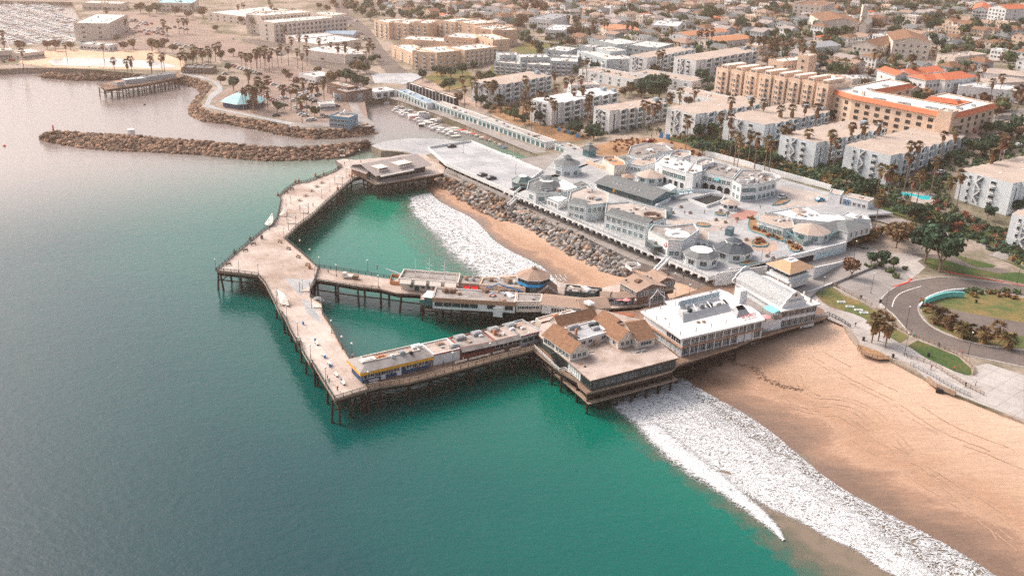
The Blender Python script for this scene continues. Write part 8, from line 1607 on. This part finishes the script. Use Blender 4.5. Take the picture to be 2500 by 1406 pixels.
for k,lst,kd in (('B','1600 1045 1660 1040 1700 1035','m'),('B','1850 1120 1880 1130 1920 1140 1960 1150 2000 1160 2040 1180 2080 1190 2120 1200 2170 1220 2200 1240 2230 1260 2000 1120 1960 1110 1800 1100','c'),('B','1240 880 1380 950 1320 920 1440 990','s')):
 v = list(map(float,lst.split()))
 for x,y in zip(v[::2],v[1::2]): boat({'m': br.choice(('motor','motor','cover','sail')),'c': 'cover','s': 'sail'}[kd],W(*zc(k,[(x,y + (24 if k == 'F' else 12))])[0],0),ea + math.pi + br.uniform(-.1,.1),'small basin')
for kd,x,y,rz in (('yacht',1520,1015,.35),('dark',1570,1085,.1),('dark',1670,1045,.2),('sail',510,1130,.05),('sail',660,1115,0.05),('sail',430,1125,.4),('dark',870,1110,.05),('dark',970,1085,.1)): boat(kd,W(*zc('B',[(x,y)])[0],0),rz,'small basin')
qa,qb = W(985,253,BASE),W(1372,410,BASE); qd = (qb - qa).normalized(); ql = (qb - qa).length; t = 4
while t < ql:
 p = qa + qd * t + Vector((-N1.x,-N1.y,0)) * br.uniform(6.5,8)
 if not (75 < t < 118): boat(br.choice(('motor','motor','motor','cover','sail')),p,ea + math.pi + br.uniform(-.08,.08),'small basin')
 t += br.uniform(4.2,5.4)
mh0 = [p.xy for p in marina_hole]; dm = MB(); da = math.atan2(E1.y,E1.x) + .15; dx,dy = Vector((math.cos(da),math.sin(da))),Vector((-math.sin(da),math.cos(da))); mc = W(120,60,0).xy; nb = 0
for r_ in range(-14,15):
 ln = [mc + dy * (r_ * 21) + dx * (s * 5.0) for s in range(-60,60)]; ln = [q for q in ln if inside(q.x,q.y,mh0) and inside(q.x + dy.x * 9,q.y + dy.y * 9,mh0) and visible(q.x,q.y,15)]
 if len(ln) < 3: continue
 strip(dm,[Vector((ln[0].x,ln[0].y,0)),Vector((ln[-1].x,ln[-1].y,0))],1.6,.4)
 for q in ln:
  for s in (-1,1):
   if nb < 292 and br.random() < .86 or nb >= 292 and 0: boat(br.choice(('sail','motor','sail')),(q + dy * s * 5.4).to_3d(),da + s * math.pi / 2,'big marina',(ORD[r_ + 14] if r_ < 6 else 'twenty ' + ORD[r_ - 6]) + (' dock' if s < 0 else ' dock back row')); nb += 1
o = dm.build('marina_docks','conc'); tag(o,'long parallel floating docks of the big marina','dock')
# CARS
def carmesh(c,van=False):
 m = MB(); m.box((0,0,.3),(4.4,1.8,.62),0,0); h = .95 if van else .6; x = -.2
 a = [(-2.0 if van else -1.5,0),(1.2,0),(.7,h),(-1.8 if van else -1.0,h)]
 for s in (-1,1): m.face([(p + x * 0,s * .82,.92 + q) for p,q in (a if s < 0 else a[::-1])],1)
 for i in range(4): (p,q),(r,t) = a[i],a[(i + 1) % 4]; m.face([(p,-.82,.92 + q),(r,-.82,.92 + t),(r,.82,.92 + t),(p,.82,.92 + q)][::-1],0 if i == 2 else 1)
 for wx in (-1.4,1.4):
  for s in (-1,1): m.tube((wx,s * .72,.33),(wx,s * .92,.33),.33,.33,8,2)
 return m.mesh('car',[c,'glass','tyre'])
CARS = {c: carmesh(c) for c in ('carw','carg','card','carb','carr')}; CNm = {'carw': 'white','carg': 'silver','card': 'black','carb': 'light blue','carr': 'red'}
def car(p,rz,c=None):
 c = c or br.choice(('carw','carw','carg','card','card','carr')); o = put('parked_car',CARS[c],None,p,rz); o['category'] = 'car'; o['group'] = 'parked cars'; reg(o,CNm[c] + ' parked car',p,'car' + c)
for k,z,lst in (('B',BASE + .06,'260 1000 460 955 470 975 500 930 530 925 540 1040 575 1035 600 960 640 930 680 935 710 925 740 925 775 920 470 780 500 775 540 770 560 840 600 830 620 820 580 850 400 740 410 870 300 850 440 860 520 800 480 990 510 1000 340 850 660 1000 690 1010 420 930 200 500 180 505 300 480'),('A',BASE + .06,'880 330 900 335 960 300 980 320 1010 310 1040 320 1130 295 1150 290 1250 295 1270 300 1200 280 1090 200 1130 190 1160 180 1050 240 1100 250 1350 270 1400 280 1450 250 1500 240 1550 250 100 525 30 535 1600 260 1150 340 940 200 1000 210 1020 150 2000 340 1930 640 1300 210 1250 200 1180 230'),('F',MZ,'483 318 560 345 220 70'),('G',MZ,'1090 505'),):
 v = list(map(float,lst.split()))
 for x,y in zip(v[::2],v[1::2]): car(W(*zc(k,[(x,y)])[0],z),ea + br.choice((0,0,1.57)) + br.uniform(-.1,.1),'carw' if k in 'G' else None)
car(W(*zc('G',[(1410,530)])[0],MZ),.5,'carb')
for k,lst in (('M','2080 800 2240 770 2330 900 2170 980 2100 760 2180 470 2280 530'),('B','900 230 950 190 880 170 800 540 830 530 500 440 680 490 1020 350 990 300'),('P','830 745'),('N','1280 630')):
 v = list(map(float,lst.split()))
 for x,y in zip(v[::2],v[1::2]): car(G(*zc(k,[(x,y)])[0]) + Vector((0,0,.4)),ea + br.uniform(-.3,.3))
for a_,b_,n_ in (((620,225),(700,262),14),((660,205),(800,262),18),((560,160),(640,185),10),((430,110),(540,135),14),((300,45),(400,75),14),((330,70),(420,92),8)):
 for i in range(n_):
  if br.random() < .7: p = W(a_[0] + (b_[0] - a_[0]) * i / n_,a_[1] + (b_[1] - a_[1]) * i / n_,BASE + .06); (inside(p.x,p.y,coast)) and car(p,ea + br.uniform(-.05,.05))
n = 0
while n < 70:
 u = br.choice(SU[:7]); v = br.uniform(-700,380); p = UV(u + br.choice((-3,3)),v)
 n += 1
 if visible(p.x,p.y,0): car(Vector((p.x,p.y,hgt(p.x,p.y) + .34)),math.atan2(E1.y,E1.x))
# LAMPS,BENCHES,PEOPLE
def lampmesh(h,globe=.3): return MB().tube((0,0,0),(0,0,.8),.14,.1,6).tube((0,0,.8),(0,0,h),.07,.05,6).mesh('post','dmetal'),MB().ball((0,0,h + globe * .8),globe,0,8,6).mesh('globe','globe')
LP1,LP2 = lampmesh(3.6),lampmesh(6.8,.22)
def lamp(k,x,y,z,L_=LP1,what='pier lamp with white globe'):
 p = W(*zc(k,[(x,y)])[0],z); t = thing('street_lamp',None,'lamp',tuple(p),'globe lamps' if L_ is LP1 else 'tall dark lamp posts'); put('post',L_[0],t,p); put('globe',L_[1],t,p); reg(t,what,p,'lamp' + what[:4])
def pts_(s): v = list(map(float,s.split())); return list(zip(v[::2],v[1::2]))
for x,y in pts_('95 1128 295 1150 460 1168 730 890 820 960 905 1040 985 1110 1400 1135 1130 1175 1490 1270 945 1190 680 855 1075 450 1215 330 1005 510 850 700 720 780 740 560 580 740 555 780 1330 165 1430 110 1240 190 700 600 890 640'): lamp('E',x,y,PZ)
for x,y in pts_('840 320 620 420 705 560 800 700 910 900 1040 1095 1090 680 1180 820 1265 880 1405 1130'): lamp('I',x,y,PZ)
for x,y in pts_('370 960 690 880 1020 790'): lamp('J',x,y,PZ)
for x,y in pts_('1010 1260 1770 740 2050 960'): lamp('T',x,y,WZ)
for x,y in pts_('320 125 770 300'): lamp('F',x,y,MZ,LP2,'tall lamp on the parking deck')
for x,y in pts_('690 540 800 655 952 800 940 1005 1415 1000 1370 400 1780 465 560 290 325 570'): lamp('H',x,y,SB,LP2,'tall black lamp post beside the loop road')
for x,y in pts_('900 1110 1165 960 1700 1040'): lamp('G',x,y,MZ if x < 1200 else SB + 3,LP2,'tall dark lamp on the mall ramp')
def bench(k,x,y,z,rz,m='timber'):
 p = W(*zc(k,[(x,y)])[0],z); t = thing('bench',None,'bench',tuple(p),'benches on the pier',rz); WO[t] = Vector((0,0,0)); mk = lambda c,d: MB().box(c,d)
 for nm,c,d in (('seat',(0,0,.42),(2.0,.5,.08)),('backrest',(0,.25,.5),(2.0,.08,.45)),('leg',(-.8,0,0),(.1,.45,.42)),('leg',(.8,0,0),(.1,.45,.42))): o = mk(c,d).build(nm,m if nm != 'leg' else 'dmetal',t)
 reg(t,'brown timber bench',p,'bench')
for x,y,r in ((420,910,.8),(350,965,.8),(205,1085,.8),(645,888,-.6),(718,948,-.6),(803,1018,-.6),(882,1088,-.6),(750,435,.9),(700,465,.9),(970,335,.5),(800,395,.6)): bench('E',x,y,PZ,r)
for x,y,r in ((960,775,-1.0),(1020,880,-1.0),(1070,950,-1.0),(1125,1045,-1.0),(1185,1115,-1.0)): bench('I',x,y,PZ,r,'canvas')
def misc(name,k,x,y,z,fn,m,label,cat,key=None,group=None):
 p = W(*zc(k,[(x,y)])[0],z); o = fn(MB(),p).build(name,m); o['category'] = cat
 if key: o['group'] = group or cat + ' pieces'; reg(o,label,p,key)
 else: o['label'] = label
for x,y in pts_('1005 378 962 412 915 448 865 488 812 530'): misc('picnic_table','E',x,y,PZ,lambda m,p: m.box((p.x,p.y,p.z + .7),(1.9,.8,.08),.4).box((p.x,p.y - .75,p.z + .4),(1.9,.35,.07),.4).box((p.x,p.y + .75,p.z + .4),(1.9,.35,.07),.4).box((p.x,p.y,p.z),(.3,.5,.7),.4),'timber','brown picnic table','table','pic','picnic tables')
for x,y in pts_('1020 310 950 320 808 372 778 375 628 490 255 985 1140 435 1260 325 390 870 490 855 900 1110 1350 310'): misc('fish_station','E',x,y,PZ,lambda m,p: m.box((p.x,p.y,p.z),(.9,.5,1.1),.4).bar((p.x,p.y,p.z + 1.1),(p.x,p.y,p.z + 1.9),.9,.06),'orangedeck' if x > 600 else 'brownwall','orange brown cabinet at the pier rail','cabinet','cab','cabinets at the pier rail')
for x,y in pts_('845 605 948 750 1030 895 1075 970 1175 1095'): misc('litter_bin','I',x,y,PZ,lambda m,p: m.tube(p,p + Vector((0,0,.9)),.26,.3,8),'blue','blue litter bin on the pier','bin','bin','blue bins')
for x,y in pts_('635 890 855 1018 1120 1010 435 490 615 578 760 610 1475 610'): misc('litter_bin','H',x,y,SB,lambda m,p: m.tube(p,p + Vector((0,0,1.1)),.36,.4,8),'dark','dark litter bin on the promenade','bin','binb','dark bins')
for k,q,lab in (('I',[(620,300),(650,430),(725,440),(690,350)],'large cream mesh sail leaning over the outer rail of the pier'),('E',[(510,730),(580,630),(590,700),(560,745)],'cream triangular sail standing at the pier edge, lower of the two'),('E',[(635,650),(700,565),(705,620),(660,655)],'cream triangular sail standing at the pier edge, upper of the two')):
 P_ = [W(*zc(k,[p])[0],z) for p,z in zip(q,(PZ + 2.0,PZ + .6,PZ + .6,PZ + 2.6) if k == 'I' else (PZ + .6,PZ + 3.6,PZ + 1.8,PZ + .6))]; s = thing('sail_sculpture',lab,'sculpture',(P_[1].x,P_[1].y,PZ)); MB().face(P_).face([p - Vector((0,0,.08)) for p in P_[::-1]]).build('canvas','canvas',s)
 for p in P_[:4]: MB().bar((p.x,p.y,PZ),p + Vector((0,0,.3)),.12,.12).build('post','dmetal',s)
for k,x,y,n_ in (('E',1150,390,'nearest the seafood restaurant'),('E',855,640,'at the middle of the inner rail'),('E',745,730,'lowest on the upper arm'),('I',860,330,'upper one on the front arm'),('I',965,470,'lower one on the front arm'),('E',1180,150,'above the breakwater')):
 p = W(*zc(k,[(x,y)])[0],PZ); s = thing('shelter','curved white ribbed seat shelter ' + n_,'shelter',tuple(p));
 for sx in (-1.6,1.6): MB().bar((p.x + sx,p.y,PZ),(p.x + sx,p.y,PZ + 3.4),.14,.14).build('post','dmetal',s)
 for t in range(3): m_ = MB(); [m_.bar((p.x - 1.8 + 3.6 * i / 8,p.y + t * .7,PZ + 2.2 + 1.0 * math.sin(math.pi * i / 8)),(p.x - 1.8 + 3.6 * (i + 1) / 8,p.y + t * .7,PZ + 2.2 + 1.0 * math.sin(math.pi * (i + 1) / 8)),.14,.08) for i in range(8)]; m_.build('rib','white',s)
 MB().box((p.x,p.y + .6,PZ),(2.4,.6,.45)).build('seat','canvas',s)
def body_mesh(stride):
 V = [(0,0,.95),(0,0,1.15),(0,0,1.38),(0,0,1.50),(0,.02,1.64),(.1,0,.92),(.12,stride,.5),(.12,-stride * .6,.06),(-.1,0,.92),(-.12,-stride,.5),(-.12,stride * .2,.06),(.2,0,1.40),(.26,-.06,1.12),(.25,stride + .08,.9),(-.2,0,1.40),(-.26,.06,1.12),(-.25,-stride,.9)]
 Eg = [(0,1),(1,2),(2,3),(3,4),(0,5),(5,6),(6,7),(0,8),(8,9),(9,10),(2,11),(11,12),(12,13),(2,14),(14,15),(15,16)]; Rr = [.14,.13,.15,.06,.10,.10,.07,.05,.10,.07,.05,.06,.05,.035,.06,.05,.035]
 me = bpy.data.meshes.new('b'); me.from_pydata(V,Eg,[]); o = link(bpy.data.objects.new('b',me)); s = o.modifiers.new('s','SKIN'); o.modifiers.new('u','SUBSURF').levels = 1
 for i,r in enumerate(Rr): me.skin_vertices[0].data[i].radius = (r,r * .85)
 me.skin_vertices[0].data[0].use_root = True; bpy.context.view_layer.update(); out = bpy.data.meshes.new_from_object(o.evaluated_get(bpy.context.evaluated_depsgraph_get())); bpy.data.objects.remove(o); return out
BD = [body_mesh(.05),body_mesh(.22)]; PM_ = []
for base in BD:
 for top,leg in (('cloth','cloth'),('clothr','cloth'),('clotht','card'),('clothw','cloth')):
  me = base.copy(); [me.materials.append(M[q]) for q in ('skin',top,leg,'hair')]
  for p in me.polygons: z = p.center.z; p.material_index = 3 if z > 1.66 else 0 if z > 1.47 else 2 if z < .96 and abs(p.center.x) < .2 else 1 if z > 1.15 else (0 if abs(p.center.x) > .2 else 1)
  PM_.append((me,{'cloth': 'dark','clothr': 'red','clotht': 'turquoise','clothw': 'white'}[top]))
for k,z,lst in (('I',PZ,'1068 1115 2 1055 1085 0 1140 1180 1 1270 900 3'),('G',WZ,'238 1200 0'),('G',MZ,'600 660 1 620 670 4 700 720 5 900 600 0 760 1000 4 1050 900 1 560 780 7 420 640 0 250 650 4 1100 560 3 980 990 5'),('H',SB,'573 790 4 955 1005 7 1138 1110 5 1193 940 4 1370 1000 5 1393 1240 4 1470 1230 7 1010 870 6 990 845 4 1310 1120 5'),('F',WZ,'890 600 0 1000 620 4'),('E',PZ,'1340 210 1 590 240 0 1060 1150 4 1480 1120 5 930 580 4 1240 330 5'),('K',4.9,'1965 665 0'),('U',PZ,'15 660 0'),('J',PZ,'80 1000 1 290 960 4 460 930 3')):
 v = list(map(float,lst.split()))
 for x,y,i in zip(v[::3],v[1::3],v[2::3]): me,cn_ = PM_[int(i)]; p = W(*zc(k,[(x,y)])[0],z); o = put('person',me,None,p,br.uniform(0,6)); o['category'] = 'person'; o['group'] = 'people out walking'; reg(o,f"{'walking' if i > 3 else 'standing'} person in {cn_} top",p,'per' + cn_)
misc('toy_car','I',1810,990,PZ,lambda m,p: m.box((p.x,p.y,p.z + .2),(2.2,1.1,.6),.5).ball((p.x - .6,p.y - .3,p.z + .9),.45).ball((p.x + .6,p.y + .2,p.z + .9),.45),'red','red and white ride car beside the navy pier shop','ride')
misc('pier_truck','I',1230,205,PZ,lambda m,p: m.box((p.x,p.y,p.z + .4),(3.4,1.7,.6),-.1).box((p.x - 1.1,p.y + .1,p.z + 1.0),(1.1,1.5,.8),-.1),'canvas','small pale maintenance truck parked on the middle pier','truck')
misc('pier_cart','I',1295,215,PZ,lambda m,p: m.box((p.x,p.y,p.z + .3),(1.8,1.4,.9),-.1),'brownwall','brown cart parked behind the small pale truck','cart')
misc('table','I',1450,1100,PZ,lambda m,p: m.box((p.x,p.y,p.z + .7),(2.6,.9,.08),.5).box((p.x,p.y - .9,p.z + .4),(2.6,.35,.07),.5).box((p.x,p.y + .9,p.z + .4),(2.6,.35,.07),.5).box((p.x,p.y,p.z),(.3,1,.7),.5),'canvas','long white picnic table at the corner of the pier','table')
for i,(x,y) in enumerate(pts_('440 930 640 880 760 850 900 820 560 900')): misc('slat_bench','J',x,y + 8,PZ,lambda m,p: m.box((p.x,p.y,p.z + .45),(3.4,.5,.08),.55).box((p.x + .15,p.y - .3,p.z + .6),(3.4,.07,.5),.55).box((p.x - 1,p.y - .5,p.z),(.1,.4,.45),.55).box((p.x + 1,p.y + .5,p.z),(.1,.4,.45),.55),'cream','pale slatted bench','bench','slat','slatted benches')
wr_ = line_pts(Wl([(1320,830),(1400,900),(1470,915),(1560,930),(1620,985),(1660,1040),(1760,1070),(1850,1110),(1960,1125)],3.2,'K'),.5); m_ = MB()
for p in wr_:
 for _ in range(3):
  u_,v_ = uv_of(p.x,p.y); zz = pwl(u_,(water_u(v_),water_u(v_) * .55 + top_u(v_) * .45,top_u(v_)),(.02,2.2,5.0)); q = Vector((p.x + br.gauss(0,.7),p.y + br.gauss(0,.5),zz + .05)); m_.box(tuple(q),(br.uniform(.15,.7),br.uniform(.1,.3),.12),br.uniform(0,3))
o = m_.build('seaweed','brownwall'); o['kind'] = 'stuff'; o['label'] = 'line of dark seaweed scraps on the sand below the white restaurant'
for x,y,R in ((1650,560,.5),(1700,640,.5),(1500,640,.4),(1250,560,.5)): pass
for x,y in pts_('560 620 620 640 600 720 700 690 520 700 1000 660 1060 700 960 1010 1010 1030 780 870 300 640 150 640 220 590'): misc('terrace_seat','G',x,y,MZ,lambda m,p: m.box((p.x,p.y,p.z),(1.6,.6,.5),.6).box((p.x,p.y + .3,p.z + .5),(1.6,.1,.4),.6),'timber','timber seat','bench','tseat','seats on the mall terrace')
def kerb(name,k,pts,m,lab,w=.35,h=.14,z=SB,sm=4,rail=False):
 q = [Vector((p.x,p.y,z)) for p in smooth(Wl(pts,z,k),sm)]; mb = MB(); (railing_mesh(mb,q,1.1,2.4,3,th=.09) if rail else strip(mb,q,w,h)); o = mb.build(name,m)
 if rail or h > .5: tag(o,lab,'railing' if rail else 'wall')
 else: o['kind'] = 'structure'; o['label'] = lab
kerb('kerb','',loop_o,'conc','pale outer kerb of the loop road',.5); kerb('kerb','',loop_i,'conc','pale inner kerb of the loop road',.5)
kerb('kerb','H',[(860,492),(930,470),(975,452),(992,430)],'redcurb','short red painted kerb at the forecourt corner',.6,.2); kerb('kerb','H',[(1250,378),(1400,405),(1560,435),(1834,485)],'redcurb','long red painted kerb below the green verge',.4,.2)
m_ = MB(); flatstrip(m_,[Vector((p.x,p.y,SB + .065)) for p in smooth(Wl(zc('H',[(850,640),(870,580),(930,530),(1070,485)]),SB),4)],.3); o = m_.build('lane_line','line'); o['kind'] = 'structure'
kerb('railing','H',[(365,700),(450,740),(535,795)],'dmetal','dark rail where the white restaurant meets the beach path',rail=True); kerb('railing','H',[(590,925),(600,980),(700,1020),(850,1035)],'timber','brown rail around the planter with three palms',rail=True); kerb('railing','H',[(985,1075),(1110,1140),(1200,1190),(1320,1260),(1430,1310)],'metal','grey chain fence along the beach side of the promenade',rail=True)
kerb('railing','H',[(960,1020),(1130,1070),(1300,1170),(1400,1230),(1530,1300)],'timber','brown divider rail along the middle of the promenade',rail=True); kerb('railing','H',[(405,480),(600,585),(770,680),(850,770),(985,850),(1050,880),(1200,940),(1340,1000),(1440,1090),(1450,1150)],'timber','long brown rail between the lawns and the loop road',rail=True)
kerb('low_wall','H',[(220,545),(400,478)],'white','short white wall at the corner of the dry lawn',.4,.9); kerb('low_wall','H',[(1050,650),(1110,585),(1250,535),(1390,520)],'cool','curved wall on the far side of the sunken ramp',.5,.9)
ar = smooth(Wl(zc('H',[(1095,600),(1150,575),(1230,550),(1310,540),(1390,545)]),SB + 1.2),4); m_ = MB(); [m_.bar(Vector((a.x,a.y,SB + 1.0)),Vector((b.x,b.y,SB + 1.0)),.5,1.7) for a,b in zip(ar,ar[1:])]; tag(m_.build('underpass_arch','tealp'),'turquoise painted arch wall over the sunken road','wall')
for x,y in pts_('1255 660 1255 690 1320 650 1325 675'): pass
kerb('ditch_wall','H',[(1110,1185),(1180,1240),(1320,1300)],'timber','brown timber culvert wall at the edge of the sand',.5,1.2); misc('culvert','H',1200,1275,4.9,lambda m,p: m.box((p.x,p.y,p.z),(1.6,1.2,1.1),-.5),'dark','dark culvert opening in the sand by the promenade','culvert')
for a in ((470,605),(535,640),(600,665),(640,685)): P_ = W(*zc('H',[a])[0],SB + .07); o = MB().ring([Vector((P_.x + x,P_.y + y)) for x,y in ((-1.2,-.6),(1.2,-.6),(1.2,.6),(-1.2,.6))],.25,SB,SB + .35).build('flower_bed','white'); o['category'] = 'planter'; o['group'] = 'small white planters'; reg(o,'small white framed planter on the dry lawn',P_,'plf')
pl_ = smooth(Gl(zc('N',[(735,885),(850,865),(960,890),(1060,910),(1160,915),(1140,970),(1030,965),(960,925),(800,915)])),3,True); zp = max(p.z for p in pl_) + .35
s_ = [p.xy for p in Wl(zc('N',[(560,820),(1180,820),(1260,900),(1180,1010),(900,960),(700,905)]),zp)]; MB().prism(ccw(s_),zp - 5,zp,0).build('pool_deck','plaza2')['kind'] = 'structure'
pn = thing('swimming_pool','turquoise free form swimming pool below the pale blue flats','swimming pool',(pl_[0].x,pl_[0].y,zp)); W2 = [Vector((p.x,p.y)) for p in pl_]; MB().face([(p.x,p.y,zp + .05) for p in ccw(W2)]).build('water','pool',pn); MB().ring(inset(W2,-.3),.3,zp,zp + .12).build('coping','cream',pn)
for k,x,y,z in (('A',460,1130,3.4),('A',1130,1165,3.4)): misc('beacon',k,x,y,z,lambda m,p: m.tube(p,p + Vector((0,0,3.2)),.5 if x < 500 else 2.0,.3 if x < 500 else 1.8,8),'red' if x < 500 else 'white','red marker on the tip of the breakwater' if x < 500 else 'white box on the crest of the breakwater','beacon')
misc('buoy','A',38,1256,0,lambda m,p: m.ball(p,.8),'red','small red buoy at the left edge','buoy'); misc('buoy','A',1242,903,0,lambda m,p: m.ball(p,.7),'dark','small dark buoy below the far timber pier','buoy')
for i,(x,y) in enumerate(pts_('565 1130 645 1155 725 1185 955 680 1035 700 1440 1185 1495 1195')):
 k = 'C' if i < 3 or i > 4 else 'P'; p = G(*zc(k,[(x,y)])[0]); q = MB().bar(p + Vector((0,0,1.2)),p + Vector((1.6,-1.1,1.2)),.12,2.4).build('wall_banner','bluec'); q['category'] = 'banner'; q['group'] = 'blue banners'; reg(q,'small blue banner on the bluff wall',p,'ban')
# LABELS FOR REPEATS
LM = [(120,60,'the big marina'),(270,150,'the lagoon'),(340,205,'the far timber pier'),(590,230,'the turquoise roofed restaurant'),(480,110,'the far car park'),(700,270,'the harbour car park'),(840,270,'the blue harbour office'),(860,215,'the brown quay restaurant'),(760,60,'the cream harbour hotel'),(800,110,'the conference building'),(620,150,'the harbour road'),(980,190,'the pale junction'),(1050,60,'the upper buff flats'),(1120,130,'the lower buff flats'),(1300,150,'the grass park'),(1280,40,'the modern house'),(1450,90,'the grey gabled flats'),(1560,60,'the orange roofed row'),(1770,70,'the orange tiled terrace'),(1280,165,'the terraced flats'),(1270,210,'the leftmost white flats'),(1400,240,'the whitest roofed flats'),(1530,270,'the pink roofed flats'),(1600,195,'the round tree clump'),(1760,270,'the flats below beige'),(1890,200,'the beige stepped block'),(1920,300,'the hotel corner flats'),(2060,340,'the hotel front flats'),(2240,370,'the pool side flats'),(2400,470,'the right edge flats'),(2240,490,'the pool'),(2230,230,'the red edged hotel'),(2050,60,'the church'),(2150,110,'the tan parish hall'),(2380,40,'the white townhouses'),(2320,190,'the red hip roofed house'),(2420,230,'the right edge motel'),(2400,320,'the hotel driveway'),(2180,150,'the grey terraces'),(1650,20,'the hill top'),(1900,20,'the tan top block'),(930,20,'the rising road'),(1560,360,'the bare bluff'),(1800,370,'the white retaining wall'),(2000,430,'the planted slope'),(1030,280,'the basin head'),(1130,320,'the basin middle'),(1290,390,'the near basin end'),(1180,400,'the parking deck'),(960,410,'the seafood restaurant'),(1350,480,'the cupola shops'),(1600,620,'the shrimp sign restaurant'),(1800,600,'the cupola pavilion'),(1900,540,'the pink roofed mall cluster'),(1750,480,'the arched mall wing'),(1650,700,'the brown cafe'),(1880,760,'the white restaurants'),(1400,820,'the brown gabled restaurant'),(1200,870,'the front pier shops'),(980,900,'the navy pier shop'),(1100,700,'the ship shaped restaurant'),(1300,680,'the blue octagon tower'),(640,640,'the pier corner plaza'),(760,780,'the front pier arm'),(780,480,'the upper pier arm'),(840,690,'the middle pier'),(2100,660,'the forecourt'),(2300,620,'the huge dark trees'),(2300,760,'the sunken ramp'),(2160,800,'the dry lawn'),(2260,860,'the green lawn island'),(2400,960,'the promenade'),(2060,740,'the beach path')]
def ordn(i): return ORD[i] if i < 20 else ('','','twenty','thirty','forty','fifty','sixty')[(i + 1) // 10] + (' ' + ORD[(i + 1) % 10 - 1] if (i + 1) % 10 else '')
BYK = {}
for o,ph,x,y,key in REG: nm = key if key and ' dock' in key else min(LM,key=lambda l: (l[0] - x) ** 2 + ((l[1] - y) * 1.6) ** 2)[2]; BYK.setdefault((ph,nm),[]).append((x,y,o))
for (ph,nm),L_ in BYK.items():
 L_.sort(key=lambda q: q[:2]); n = len(L_)
 for i,(x,y,o) in enumerate(L_): o['label'] = f'{ph} near {nm}' if n == 1 else f'{ph} near {nm}, {"leftmost" if i == 0 else "rightmost" if i == n - 1 else ordn(i) + " from left"}'
